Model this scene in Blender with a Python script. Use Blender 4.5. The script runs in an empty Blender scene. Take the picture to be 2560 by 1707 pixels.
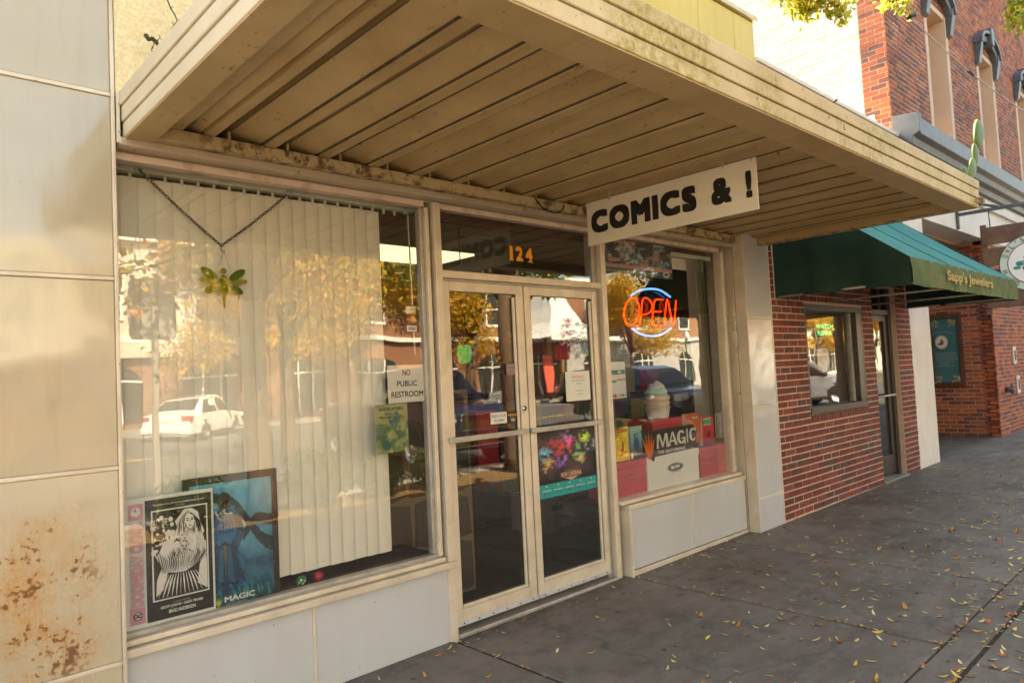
import bpy, bmesh, math, random
from mathutils import Vector, Matrix
R = math.radians
rnd = random.Random(7)
scn = bpy.context.scene
col = scn.collection

# ------------------------------------------------------------------ camera
CAM = Vector((-2.5784, -3.4025, 1.5372)); FPX = 1766.1; PW, PH = 2560, 1707
_y, _p, _r = R(42.9938), R(2.7052), R(-2.7903)
_fw = Vector((math.sin(_y) * math.cos(_p), math.cos(_y) * math.cos(_p), math.sin(_p)))
_rt0 = Vector((math.cos(_y), -math.sin(_y), 0)); _up0 = _rt0.cross(_fw)
_rt = math.cos(_r) * _rt0 + math.sin(_r) * _up0
_up = -math.sin(_r) * _rt0 + math.cos(_r) * _up0
cd = bpy.data.cameras.new('camera'); cam = bpy.data.objects.new('camera', cd); col.objects.link(cam)
cam.matrix_world = Matrix((( _rt.x, _up.x, -_fw.x, CAM.x), (_rt.y, _up.y, -_fw.y, CAM.y), (_rt.z, _up.z, -_fw.z, CAM.z), (0, 0, 0, 1)))
cd.sensor_width = 36; cd.lens = FPX / PW * 36; cd.clip_start = 0.05; cd.clip_end = 600
cd.dof.use_dof = True; cd.dof.focus_distance = 4.2; cd.dof.aperture_fstop = 3.2
scn.camera = cam

# ------------------------------------------------------------------ sky, sun, exposure
SUN_EL, SUN_AZ = R(48), R(-5)          # azimuth measured from +y towards +x: behind the shop, from its left
world = bpy.data.worlds.new('World'); scn.world = world; world.use_nodes = True
nt = world.node_tree; nt.nodes.clear()
sky = nt.nodes.new('ShaderNodeTexSky'); sky.sky_type = 'NISHITA'; sky.sun_disc = False
sky.sun_elevation = SUN_EL; sky.sun_rotation = SUN_AZ; sky.air_density = 1.2; sky.dust_density = 2.5; sky.ozone_density = 0.8
bg = nt.nodes.new('ShaderNodeBackground'); bg.inputs[1].default_value = 0.11
wo = nt.nodes.new('ShaderNodeOutputWorld')
nt.links.new(sky.outputs[0], bg.inputs[0]); nt.links.new(bg.outputs[0], wo.inputs[0])
sd = bpy.data.lights.new('sun', 'SUN'); sd.energy = 4.4; sd.angle = R(0.5); sd.color = (1.0, 0.89, 0.72)
sun = bpy.data.objects.new('sun', sd); col.objects.link(sun)
_sv = Vector((math.sin(SUN_AZ) * math.cos(SUN_EL), math.cos(SUN_AZ) * math.cos(SUN_EL), math.sin(SUN_EL)))
sun.rotation_euler = _sv.to_track_quat('Z', 'Y').to_euler(); sun.location = (0, 0, 20)
vs = scn.view_settings
vs.view_transform = 'Standard'; vs.look = 'None'; vs.exposure = 2.85; vs.gamma = 1.0; vs.use_curve_mapping = False
vs.use_white_balance = True; vs.white_balance_temperature = 8300; vs.white_balance_tint = 6   # the photographer's balance for open shade
scn.render.engine = 'CYCLES'
cy = scn.cycles
cy.use_denoising = True; cy.max_bounces = 8; cy.diffuse_bounces = 4; cy.glossy_bounces = 4; cy.transmission_bounces = 4; cy.transparent_max_bounces = 12
cy.caustics_reflective = False; cy.caustics_refractive = False; cy.sample_clamp_indirect = 6

# ------------------------------------------------------------------ helpers
def ray(u, v): return _rt * ((u - PW / 2) / FPX) - _up * ((v - PH / 2) / FPX) + _fw
def onY(u, v, Y=0.0):                    # the point of plane y=Y seen at a photo pixel
    r = ray(u, v); return CAM + r * ((Y - CAM.y) / r.y)
def onX(u, v, X):
    r = ray(u, v); return CAM + r * ((X - CAM.x) / r.x)
def onZ(u, v, Z):
    r = ray(u, v); return CAM + r * ((Z - CAM.z) / r.z)
def G(x): return 0.0075 * x               # the pavement rises gently along the street

def tag(o, label=None, cat=None, group=None, kind=None):
    if label: o['label'] = label
    if cat: o['category'] = cat
    if group: o['group'] = group
    if kind: o['kind'] = kind
    return o
def empty(name, loc=(0, 0, 0), parent=None):
    e = bpy.data.objects.new(name, None); e.location = loc; e.empty_display_size = 0.1; col.objects.link(e)
    if parent: attach(e, parent)
    return e
def attach(o, parent):
    """parent o keeping its world-space coordinates"""
    o.parent = parent
    w = Matrix.Identity(4); p = parent; chain = []
    while p: chain.append(p); p = p.parent
    for p in reversed(chain):
        w = w @ (p.matrix_parent_inverse if p.parent else Matrix.Identity(4)) @ p.matrix_basis
    o.matrix_parent_inverse = w.inverted()
    return o
def thing(name, label, cat, loc=(0, 0, 0), group=None):
    return tag(empty(name, loc), label, cat, group)

class MB:
    """collects faces; build() links them as one mesh object"""
    def __init__(s): s.v = []; s.f = []; s.m = []; s.c = []; s.smooth = []
    def add(s, vs, fs, mi=0, c=None, sm=False):
        b = len(s.v); s.v += [tuple(q) for q in vs]
        for f in fs:
            s.f.append([b + i for i in f]); s.m.append(mi); s.c.append(c); s.smooth.append(sm)
        return s
    def box(s, x0, x1, y0, y1, z0, z1, mi=0, c=None):
        vs = [(x0,y0,z0),(x1,y0,z0),(x1,y1,z0),(x0,y1,z0),(x0,y0,z1),(x1,y0,z1),(x1,y1,z1),(x0,y1,z1)]
        return s.add(vs, [(0,3,2,1),(4,5,6,7),(0,1,5,4),(1,2,6,5),(2,3,7,6),(3,0,4,7)], mi, c)
    def quad(s, a, b, c_, d, mi=0, c=None): return s.add([a, b, c_, d], [(0,1,2,3)], mi, c)
    def poly(s, pts, mi=0, c=None): return s.add(pts, [tuple(range(len(pts)))], mi, c)
    def prism(s, pts, vec, mi=0, c=None):
        """polygon pts extruded by vec"""
        n = len(pts); vec = Vector(vec); a = [Vector(p) for p in pts]
        fs = [tuple(range(n - 1, -1, -1)), tuple(range(n, 2 * n))] + [(i, (i + 1) % n, n + (i + 1) % n, n + i) for i in range(n)]
        return s.add(a + [p + vec for p in a], fs, mi, c)
    def tube(s, pts, r, n=8, mi=0, c=None, closed=False, caps=True):
        P = [Vector(p) for p in pts]; m = len(P); rs = r if isinstance(r, (list, tuple)) else [r] * m
        vs = []; up = None
        for i in range(m):
            if closed: t = P[(i + 1) % m] - P[i - 1]
            else: t = P[min(i + 1, m - 1)] - P[max(i - 1, 0)]
            t.normalize()
            if up is None: up = Vector((0, 0, 1)) if abs(t.z) < 0.9 else Vector((1, 0, 0))
            a = t.cross(up)
            if a.length < 1e-5: a = t.cross(Vector((0, 1, 0)))
            a.normalize(); b = a.cross(t); up = b
            for k in range(n):
                th = 2 * math.pi * k / n; vs.append(P[i] + (a * math.cos(th) + b * math.sin(th)) * rs[i])
        fs = []
        for i in range(m if closed else m - 1):
            j = (i + 1) % m
            for k in range(n): fs.append((i*n+k, i*n+(k+1)%n, j*n+(k+1)%n, j*n+k))
        if caps and not closed: fs += [tuple(range(n - 1, -1, -1)), tuple(range((m-1)*n, m*n))]
        return s.add(vs, fs, mi, c, True)
    def lathe(s, prof, n=24, o=(0,0,0), mi=0, c=None):
        o = Vector(o); vs = []; m = len(prof)
        for r, z in prof:
            for k in range(n):
                th = 2*math.pi*k/n; vs.append(o + Vector((r*math.cos(th), r*math.sin(th), z)))
        fs = [(i*n+k, i*n+(k+1)%n, (i+1)*n+(k+1)%n, (i+1)*n+k) for i in range(m-1) for k in range(n)]
        fs += [tuple(range(n-1,-1,-1)), tuple(range((m-1)*n, m*n))]
        return s.add(vs, fs, mi, c, True)
    def mesh(s, name, mats):
        me = bpy.data.meshes.new(name); me.from_pydata(s.v, [], s.f)
        mats = mats if isinstance(mats, (list, tuple)) else [mats]
        for m in mats: me.materials.append(m)
        me.polygons.foreach_set('material_index', s.m)
        me.polygons.foreach_set('use_smooth', s.smooth)
        if any(c is not None for c in s.c):
            at = me.color_attributes.new('Col', 'FLOAT_COLOR', 'CORNER'); buf = []
            for f, c in zip(s.f, s.c):
                c = c or (1, 1, 1); buf += [c[0], c[1], c[2], 1.0] * len(f)
            at.data.foreach_set('color', buf)
        me.update(); return me
    def build(s, name, mats, parent=None, bevel=0.0):
        o = bpy.data.objects.new(name, s.mesh(name, mats)); col.objects.link(o)
        if bevel:
            md = o.modifiers.new('bevel', 'BEVEL'); md.width = bevel; md.segments = 2; md.limit_method = 'ANGLE'; md.angle_limit = R(40)
        if parent: attach(o, parent)
        return o
def box(name, x0, x1, y0, y1, z0, z1, mat, parent=None, bevel=0.0):
    return MB().box(x0, x1, y0, y1, z0, z1).build(name, mat, parent, bevel)
def inst(name, me, loc, parent=None, rot=None, scale=None):
    o = bpy.data.objects.new(name, me); o.location = loc
    if rot: o.rotation_euler = rot
    if scale: o.scale = scale
    col.objects.link(o)
    if parent: attach(o, parent)
    return o
def copy_tree(o, parent=None):
    c = o.copy(); col.objects.link(c); c.parent = parent
    for ch in list(o.children): copy_tree(ch, c)
    return c

# ------------------------------------------------------------------ materials
def mat(name, base=(0.5,0.5,0.5), rough=0.6, metal=0.0, spec=0.5, **k):
    m = bpy.data.materials.new(name); m.use_nodes = True; b = m.node_tree.nodes['Principled BSDF']
    b.inputs['Base Color'].default_value = (*base, 1); b.inputs['Roughness'].default_value = rough
    b.inputs['Metallic'].default_value = metal; b.inputs['Specular IOR Level'].default_value = spec
    for kk, v in k.items():
        kk = kk.replace('_', ' ')
        b.inputs[kk].default_value = (*v, 1) if isinstance(v, tuple) and len(v) == 3 else v
    return m
class N:
    """tiny node-graph helper round one Principled material"""
    def __init__(s, m): s.m = m; s.t = m.node_tree; s.b = s.t.nodes['Principled BSDF']
    def n(s, typ, **k):
        x = s.t.nodes.new(typ)
        for a, v in k.items(): setattr(x, a, v)
        return x
    def l(s, a, b): s.t.links.new(a, b)
    def pos(s): return s.n('ShaderNodeNewGeometry').outputs['Position']
    def objco(s): return s.n('ShaderNodeTexCoord').outputs['Object']
    def noise(s, co, scale, detail=4, rough=0.55, stretch=None):
        if stretch:
            mp = s.n('ShaderNodeMapping'); mp.inputs['Scale'].default_value = stretch; s.l(co, mp.inputs[0]); co = mp.outputs[0]
        x = s.n('ShaderNodeTexNoise'); x.inputs['Scale'].default_value = scale; x.inputs['Detail'].default_value = detail; x.inputs['Roughness'].default_value = rough
        s.l(co, x.inputs['Vector']); return x.outputs['Fac']
    def ramp(s, f, a, b, lo=0.0, hi=1.0):
        x = s.n('ShaderNodeMapRange'); x.inputs[1].default_value = a; x.inputs[2].default_value = b; x.inputs[3].default_value = lo; x.inputs[4].default_value = hi
        s.l(f, x.inputs[0]); return x.outputs[0]
    def mix(s, f, a, b):
        x = s.n('ShaderNodeMix', data_type='RGBA')
        for i, q in ((6, a), (7, b)):
            if isinstance(q, tuple): x.inputs[i].default_value = (*q, 1)
            else: s.l(q, x.inputs[i])
        if isinstance(f, (int, float)): x.inputs[0].default_value = f
        else: s.l(f, x.inputs[0])
        return x.outputs[2]
    def math(s, op, a, b=0.0):
        x = s.n('ShaderNodeMath', operation=op)
        for i, q in ((0, a), (1, b)):
            if isinstance(q, (int, float)): x.inputs[i].default_value = q
            else: s.l(q, x.inputs[i])
        return x.outputs[0]
    def sep(s, co):
        x = s.n('ShaderNodeSeparateXYZ'); s.l(co, x.inputs[0]); return x.outputs
    def base(s, o): s.l(o, s.b.inputs['Base Color'])
    def rough(s, o): s.l(o, s.b.inputs['Roughness'])
    def bump(s, h, strength=0.2, dist=0.01):
        x = s.n('ShaderNodeBump'); x.inputs['Strength'].default_value = strength; x.inputs['Distance'].default_value = dist
        s.l(h, x.inputs['Height']); s.l(x.outputs[0], s.b.inputs['Normal']); return x
def noisy(name, c1, c2, scale=4.0, rough=0.6, r2=None, metal=0.0, bump=0.0, bscale=60, spec=0.5, lo=0.35, hi=0.65, stretch=None):
    m = mat(name, c1, rough, metal, spec); g = N(m); co = g.pos()
    f = g.ramp(g.noise(co, scale, 6, 0.6, stretch), lo, hi); g.base(g.mix(f, c1, c2))
    if r2 is not None: g.rough(g.ramp(g.noise(co, scale * 2.3, 4), 0.3, 0.7, rough, r2))
    if bump: g.bump(g.noise(co, bscale, 5), bump, 0.004)
    return m
def vcol(name, rough=0.5, var=0.0, scale=20, bump=0.0, spec=0.5):
    """colour comes from the mesh's own colour attribute"""
    m = mat(name, (0.5,0.5,0.5), rough, 0, spec); g = N(m)
    a = g.n('ShaderNodeVertexColor', layer_name='Col'); c = a.outputs[0]
    if var:
        h = g.noise(g.pos(), scale, 5, 0.65); c = g.mix(g.ramp(h, 0.35, 0.7, 0.0, var), c, (0.03, 0.02, 0.015))
    g.base(c)
    if bump: g.bump(g.noise(g.pos(), 90, 5), bump, 0.003)
    return m
def emit(name, c, s):
    m = mat(name, (0.02,0.02,0.02), 0.4); b = m.node_tree.nodes['Principled BSDF']
    b.inputs['Emission Color'].default_value = (*c, 1); b.inputs['Emission Strength'].default_value = s; return m
def glass(name, tint=(0.975, 0.975, 0.965), ior=1.70):
    m = bpy.data.materials.new(name); m.use_nodes = True; t = m.node_tree; t.nodes.clear()
    o = t.nodes.new('ShaderNodeOutputMaterial'); mx = t.nodes.new('ShaderNodeMixShader')
    tr = t.nodes.new('ShaderNodeBsdfTransparent'); tr.inputs[0].default_value = (*tint, 1)
    gl = t.nodes.new('ShaderNodeBsdfGlossy'); gl.inputs['Roughness'].default_value = 0.0; gl.inputs[0].default_value = (1, 1, 1, 1)
    fr = t.nodes.new('ShaderNodeFresnel'); fr.inputs[0].default_value = ior
    ge = t.nodes.new('ShaderNodeNewGeometry'); mr = t.nodes.new('ShaderNodeMapRange')   # the pane's far face reflects like its near face
    mr.inputs[3].default_value = ior; mr.inputs[4].default_value = 1 / ior
    t.links.new(ge.outputs['Backfacing'], mr.inputs[0]); t.links.new(mr.outputs[0], fr.inputs[0])
    nz = t.nodes.new('ShaderNodeTexNoise'); nz.inputs['Scale'].default_value = 2.2; nz.inputs['Detail'].default_value = 1.5      # rolled sheet is never quite flat
    bu = t.nodes.new('ShaderNodeBump'); bu.inputs['Strength'].default_value = 0.10; bu.inputs['Distance'].default_value = 0.012
    t.links.new(ge.outputs['Position'], nz.inputs['Vector']); t.links.new(nz.outputs['Fac'], bu.inputs['Height']); t.links.new(bu.outputs[0], gl.inputs['Normal'])
    t.links.new(fr.outputs[0], mx.inputs[0]); t.links.new(tr.outputs[0], mx.inputs[1]); t.links.new(gl.outputs[0], mx.inputs[2]); t.links.new(mx.outputs[0], o.inputs[0])
    return m

MT = {}
MT['glass'] = glass('window_glass')
MT['glass_dark'] = glass('tinted_glass', (0.5, 0.5, 0.47), 1.6)
def enamel(name, c, rust=False, streak=0.18):
    m = mat(name, c, 0.13, 0.0, 0.9); g = N(m); co = g.pos()
    warm = g.ramp(g.noise(co, 1.3, 3), 0.35, 0.7)
    base = g.mix(warm, c, (c[0]*0.93, c[1]*0.9, c[2]*0.84))
    specks = g.ramp(g.noise(co, 70, 2, 0.4), 0.775, 0.80)
    base = g.mix(specks, base, (0.16, 0.10, 0.05))
    if rust:
        x, y, zz = g.sep(co)
        # a belt of pitted rust with runs below it
        d = g.math('ABSOLUTE', g.math('SUBTRACT', zz, 0.74)); env = g.ramp(d, 0.40, 0.10, 0.0, 1.0)
        xe = g.ramp(g.noise(co, 2.6, 3), 0.3, 0.62)
        env = g.math('MULTIPLY', env, g.math('MULTIPLY', xe, g.ramp(x, -1.77, -1.92, 0.0, 1.0)))
        pit = g.noise(co, 46, 4, 0.6); cl = g.noise(co, 9, 4, 0.65)
        sp = g.ramp(g.math('ADD', g.math('MULTIPLY', pit, 0.6), g.math('MULTIPLY', cl, 0.55)), 0.635, 0.69)
        run = g.ramp(g.noise(co, 1.0, 4, 0.6, (70, 70, 4.5)), 0.50, 0.66)
        cl2 = g.ramp(cl, 0.42, 0.62)
        st = g.math('MULTIPLY', g.math('MULTIPLY', run, cl2), g.math('MULTIPLY', env, 0.95))
        base = g.mix(st, base, (0.48, 0.21, 0.04))
        halo = g.math('MULTIPLY', g.ramp(g.math('ADD', g.math('MULTIPLY', pit, 0.6), g.math('MULTIPLY', cl, 0.55)), 0.575, 0.66), env)
        base = g.mix(g.math('MULTIPLY', halo, 0.92), base, (0.48, 0.19, 0.03))
        spm = g.math('MULTIPLY', sp, g.ramp(env, 0.15, 0.5)); base = g.mix(g.math('MULTIPLY', spm, 0.85), base, (0.15, 0.055, 0.014))
        g.rough(g.ramp(halo, 0, 1, 0.24, 0.8))
        sm = g.math('MULTIPLY', env, g.ramp(g.noise(co, 3.4, 5, 0.65), 0.38, 0.60)); base = g.mix(g.math('MULTIPLY', sm, 0.85), base, (0.50, 0.25, 0.06))
        base = g.mix(g.math('MULTIPLY', spm, 0.85), base, (0.15, 0.055, 0.014))
    base = g.mix(g.ramp(g.noise(co, 1.0, 5, 0.65, (16, 16, 1.6)), 0.52, 0.74, 0.0, streak), base, (c[0]*0.55, c[1]*0.50, c[2]*0.42))     # rain streaks
    b = g.bump(g.noise(co, 2.2, 2, 0.4), 0.35, 0.05)
    g.base(base); return m
MT['enamel'] = enamel('enamel_cream', (0.47, 0.40, 0.28))
MT['enamel_rust'] = enamel('enamel_cream_rusted', (0.54, 0.47, 0.35), True)
MT['enamel_yellow'] = enamel('enamel_yellow', (0.68, 0.52, 0.15)); MT['enamel_yellow'].node_tree.nodes['Principled BSDF'].inputs['Roughness'].default_value = 0.5; MT['enamel_yellow'].node_tree.nodes['Principled BSDF'].inputs['Specular IOR Level'].default_value = 0.3
MT['enamel_white'] = enamel('enamel_white', (0.55, 0.56, 0.58), False, 0.06)
m = mat('stippled_cream', (0.74, 0.66, 0.42), 0.55); g = N(m); g.base(g.mix(g.ramp(g.noise(g.pos(), 70, 3), 0.4, 0.6), (0.72, 0.58, 0.30), (0.82, 0.70, 0.42))); g.bump(g.noise(g.pos(), 140, 3), 0.4, 0.004); MT['stipple'] = m
m = mat('beige_aluminium', (0.76, 0.66, 0.52), 0.36, 0.15); g = N(m); co = g.pos()
b_ = g.mix(g.ramp(g.noise(co, 5, 5, 0.6), 0.4, 0.7), (0.72, 0.62, 0.49), (0.57, 0.48, 0.37))
g.base(g.mix(g.ramp(g.noise(co, 34, 4, 0.7), 0.68, 0.74), b_, (0.13, 0.09, 0.06))); g.rough(g.ramp(g.noise(co, 12, 4), 0.3, 0.7, 0.3, 0.5)); MT['alu'] = m
MT['alu_grey'] = noisy('grey_aluminium', (0.50, 0.47, 0.42), (0.36, 0.33, 0.29), 8, 0.35, 0.55, 0.4)
MT['gasket'] = mat('black_gasket', (0.02, 0.02, 0.02), 0.6)
MT['dirt_shade'] = noisy('joint_dirt_shade', (0.05, 0.04, 0.03), (0.12, 0.09, 0.06), 20, 0.9)  # dark joints and cores, also the painted shade strips of the soffit
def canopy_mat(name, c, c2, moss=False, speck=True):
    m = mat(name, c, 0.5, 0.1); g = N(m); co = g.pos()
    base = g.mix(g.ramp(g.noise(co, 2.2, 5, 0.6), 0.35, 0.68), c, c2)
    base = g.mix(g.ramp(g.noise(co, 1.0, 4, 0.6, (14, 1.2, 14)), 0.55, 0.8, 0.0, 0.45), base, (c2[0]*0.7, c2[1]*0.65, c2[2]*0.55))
    if speck:
        a = g.ramp(g.noise(co, 1.0, 5, 0.72, (34, 16, 34)), 0.625, 0.66); cl = g.ramp(g.noise(co, 2.4, 3), 0.38, 0.58)
        base = g.mix(g.math('MULTIPLY', a, cl), base, (0.07, 0.045, 0.025))
    if moss:
        mo = g.math('MULTIPLY', g.ramp(g.noise(co, 1.5, 3, 0.6), 0.46, 0.58), g.ramp(g.noise(co, 24, 6, 0.75), 0.4, 0.62))
        base = g.mix(g.math('MULTIPLY', mo, 0.75), base, (0.30, 0.27, 0.03))
        base = g.mix(g.ramp(g.noise(co, 42, 5, 0.75), 0.60, 0.72, 0.0, 0.6), base, (0.16, 0.12, 0.05))
    g.base(base); g.bump(g.noise(co, 40, 4), 0.12, 0.003); return m
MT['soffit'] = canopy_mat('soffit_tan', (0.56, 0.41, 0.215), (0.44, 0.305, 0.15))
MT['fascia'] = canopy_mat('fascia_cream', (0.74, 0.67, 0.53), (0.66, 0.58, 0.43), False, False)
MT['fascia_moss'] = canopy_mat('fascia_cream_mossy', (0.68, 0.60, 0.40), (0.55, 0.46, 0.27), True)
m = mat('rusty_beam', (0.4, 0.3, 0.16), 0.7); g = N(m); co = g.pos()
f1 = g.ramp(g.noise(co, 14, 6, 0.72), 0.48, 0.58); f2 = g.ramp(g.noise(co, 1.6, 3), 0.30, 0.5)
g.base(g.mix(g.math('MULTIPLY', f1, f2), (0.50, 0.39, 0.22), (0.13, 0.065, 0.025))); g.bump(g.noise(co, 30, 5), 0.3, 0.004); MT['rusty'] = m
MT['head'] = noisy('head_panel', (0.50, 0.41, 0.29), (0.60, 0.52, 0.42), 3, 0.25, 0.45, 0.35)
MT['pinkbar'] = noisy('worn_pink_trim', (0.72, 0.56, 0.46), (0.40, 0.30, 0.22), 9, 0.5, None, 0, 0.1, lo=0.5, hi=0.72)
# pavement concrete
m = mat('pavement_concrete', (0.1, 0.1, 0.1), 0.75, 0.0, 0.22); g = N(m); co = g.pos()
b_ = g.mix(g.ramp(g.noise(co, 0.9, 6, 0.62), 0.3, 0.7), (0.125, 0.103, 0.083), (0.235, 0.203, 0.176))
b_ = g.mix(g.ramp(g.noise(co, 1.0, 6, 0.7, (2.0, 9.0, 2.0)), 0.46, 0.74, 0.0, 0.6), b_, (0.27, 0.245, 0.222))
b_ = g.mix(g.ramp(g.noise(co, 5, 6, 0.7), 0.5, 0.74, 0.0, 0.6), b_, (0.06, 0.052, 0.046))
b_ = g.mix(g.ramp(g.noise(co, 60, 3, 0.6), 0.66, 0.74, 0, 0.7), b_, (0.04, 0.035, 0.03))
vo = g.n('ShaderNodeTexVoronoi'); vo.inputs['Scale'].default_value = 4.5; g.l(co, vo.inputs['Vector'])
b_ = g.mix(g.ramp(vo.outputs['Distance'], 0.085, 0.055, 0.0, 0.75), b_, (0.05, 0.042, 0.036))          # trodden gum
vo2 = g.n('ShaderNodeTexVoronoi', feature='DISTANCE_TO_EDGE'); vo2.inputs['Scale'].default_value = 0.27
nz = g.n('ShaderNodeTexNoise'); nz.inputs['Scale'].default_value = 3.0; nz.inputs['Detail'].default_value = 5; g.l(co, nz.inputs['Vector'])
va = g.n('ShaderNodeVectorMath', operation='MULTIPLY_ADD'); va.inputs[1].default_value = (0.5, 0.5, 0.0); g.l(nz.outputs['Color'], va.inputs[0]); g.l(co, va.inputs[2]); g.l(va.outputs[0], vo2.inputs['Vector'])
b_ = g.mix(g.ramp(vo2.outputs['Distance'], 0.0035, 0.001, 0.0, 0.28), b_, (0.05, 0.042, 0.034))           # hairline cracks
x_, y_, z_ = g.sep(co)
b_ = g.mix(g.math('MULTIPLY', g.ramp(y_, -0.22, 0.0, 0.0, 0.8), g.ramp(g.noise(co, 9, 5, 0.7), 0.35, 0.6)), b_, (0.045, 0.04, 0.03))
g.base(b_); g.rough(g.ramp(g.noise(co, 3, 4), 0.3, 0.7, 0.55, 0.85)); g.bump(g.noise(co, 110, 5, 0.7), 0.3, 0.004); MT['concrete'] = m
MT['joint'] = noisy('joint_soil', (0.035, 0.027, 0.02), (0.09, 0.065, 0.04), 30, 0.95)
MT['kerb'] = noisy('kerb_concrete', (0.30, 0.29, 0.26), (0.22, 0.21, 0.19), 6, 0.85)
MT['asphalt'] = noisy('asphalt', (0.055, 0.055, 0.055), (0.085, 0.083, 0.08), 2.5, 0.85, None, 0, 0.3, 120)
MT['roadpaint_yellow'] = noisy('yellow_road_paint', (0.75, 0.42, 0.05), (0.6, 0.33, 0.05), 12, 0.7)
MT['roadpaint_white'] = mat('white_road_paint', (0.75, 0.75, 0.72), 0.7)
MT['mulch'] = noisy('straw_mulch', (0.24, 0.145, 0.055), (0.12, 0.07, 0.03), 14, 0.95, None, 0, 0.5, 50)
MT['brick'] = vcol('brick_faces', 0.8, 0.35, 30, 0.35)
MT['mortar_pink'] = noisy('pinkish_mortar', (0.66, 0.48, 0.39), (0.55, 0.39, 0.31), 12, 0.95)
MT['mortar_grey'] = noisy('grey_mortar', (0.56, 0.41, 0.30), (0.42, 0.31, 0.23), 12, 0.95)
MT['whitebrick'] = noisy('white_painted_brick', (0.50, 0.48, 0.43), (0.46, 0.43, 0.37), 3, 0.8)
MT['plaster'] = noisy('white_plaster', (0.80, 0.76, 0.70), (0.70, 0.64, 0.56), 2, 0.8)
MT['tan'] = noisy('tan_paint', (0.56, 0.39, 0.29), (0.50, 0.34, 0.25), 3, 0.7)
MT['darkiron'] = noisy('dark_grey_iron', (0.055, 0.06, 0.075), (0.09, 0.095, 0.11), 5, 0.45)
MT['bronze'] = noisy('dark_bronze_frame', (0.035, 0.027, 0.022), (0.06, 0.047, 0.036), 8, 0.4)
MT['wood'] = noisy('dark_stained_wood', (0.075, 0.028, 0.014), (0.13, 0.05, 0.022), 6, 0.5, None, 0, 0.2, 40, stretch=(2, 2, 0.3))
MT['plank'] = noisy('weathered_brown_wood', (0.11, 0.055, 0.035), (0.18, 0.10, 0.07), 5, 0.7)
MT['awning'] = noisy('green_canvas', (0.0025, 0.026, 0.017), (0.005, 0.038, 0.024), 4, 0.75, None, 0, 0.25, 250)
MT['awning_top'] = noisy('teal_skylit_canvas', (0.004, 0.20, 0.18), (0.005, 0.145, 0.13), 2, 0.75, None, 0, 0.25, 250)  # top canvas: its skylight is painted into the brighter teal
MT['awning_worn'] = noisy('worn_green_canvas', (0.035, 0.10, 0.03), (0.13, 0.15, 0.05), 6, 0.8, None, 0, 0.2, 200)
MT['gold'] = mat('gold_lettering', (0.44, 0.31, 0.08), 0.6)
MT['print'] = vcol('colour_print', 0.35)
MT['paper'] = mat('white_paper', (0.80, 0.80, 0.74), 0.6)
MT['ink'] = mat('black_ink', (0.012, 0.010, 0.008), 0.5)
MT['white'] = mat('white_ink', (0.82, 0.82, 0.80), 0.5)
MT['slat'] = noisy('ivory_blind_fabric', (0.84, 0.81, 0.71), (0.80, 0.77, 0.66), 3, 0.6)
MT['rail'] = mat('pale_green_rail', (0.60, 0.64, 0.54), 0.4)
MT['clearplastic'] = mat('clear_blue_plastic', (0.35, 0.48, 0.5), 0.2)
MT['maroon'] = noisy('maroon_paint', (0.060, 0.012, 0.012), (0.035, 0.010, 0.010), 5, 0.5)
MT['chain'] = mat('black_chain', (0.015, 0.013, 0.012), 0.4, 0.6)
MT['interior'] = noisy('dim_wall', (0.16, 0.10, 0.055), (0.12, 0.075, 0.04), 2, 0.85)
MT['ceiling'] = noisy('ceiling_tile', (0.36, 0.32, 0.24), (0.31, 0.27, 0.20), 6, 0.9)
MT['floor'] = noisy('dark_carpet', (0.05, 0.04, 0.032), (0.07, 0.055, 0.04), 5, 0.9)
MT['lamp'] = emit('ceiling_lamp_diffuser', (1.0, 0.97, 0.60), 0.24)
MT['chrome'] = mat('chrome', (0.8, 0.8, 0.8), 0.12, 1.0)
MT['rubber'] = mat('tyre_rubber', (0.02, 0.02, 0.02), 0.8)
# ------------------------------------------------------------------ print and lettering
_tcache = {}
def text_shape(body, bold=0.0, space=1.0):
    key = (body, bold, space)
    if key in _tcache: return _tcache[key]
    cu = bpy.data.curves.new('t', 'FONT'); cu.body = body; cu.size = 1.0; cu.space_character = space; cu.align_x = 'CENTER'; cu.resolution_u = 4
    cu.fill_mode = 'FRONT'
    o = bpy.data.objects.new('t', cu); col.objects.link(o)
    bpy.context.view_layer.update()
    me = bpy.data.meshes.new_from_object(o.evaluated_get(bpy.context.evaluated_depsgraph_get()))
    vs = [(v.co.x, v.co.y) for v in me.vertices]; fs = [tuple(p.vertices) for p in me.polygons]
    bpy.data.objects.remove(o); bpy.data.curves.remove(cu); bpy.data.meshes.remove(me)
    if bold:                               # heavier strokes: the glyphs again, shifted round a small circle
        n0 = len(vs); nv = list(vs); nf = list(fs); lv = [0] * n0
        for k in range(8):
            a = k * math.pi / 4; sq = ((1,0),(1,1),(0,1),(-1,1),(-1,0),(-1,-1),(0,-1),(1,-1))[k]; nv += [(x + bold * sq[0], y + bold * sq[1]) for x, y in vs]; nf += [tuple(i + n0 * (k + 1) for i in f) for f in fs]; lv += [k + 1] * n0
        vs, fs = nv, nf
    else: lv = [0] * len(vs)
    x0 = min(v[0] for v in vs); x1 = max(v[0] for v in vs); y0 = min(v[1] for v in vs); y1 = max(v[1] for v in vs)
    _tcache[key] = ([((x - x0) / (x1 - x0), (y - y0) / (y1 - y0), l * 3.5e-5) for (x, y), l in zip(vs, lv)], fs, (x1 - x0) / (y1 - y0)); return _tcache[key]
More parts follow.
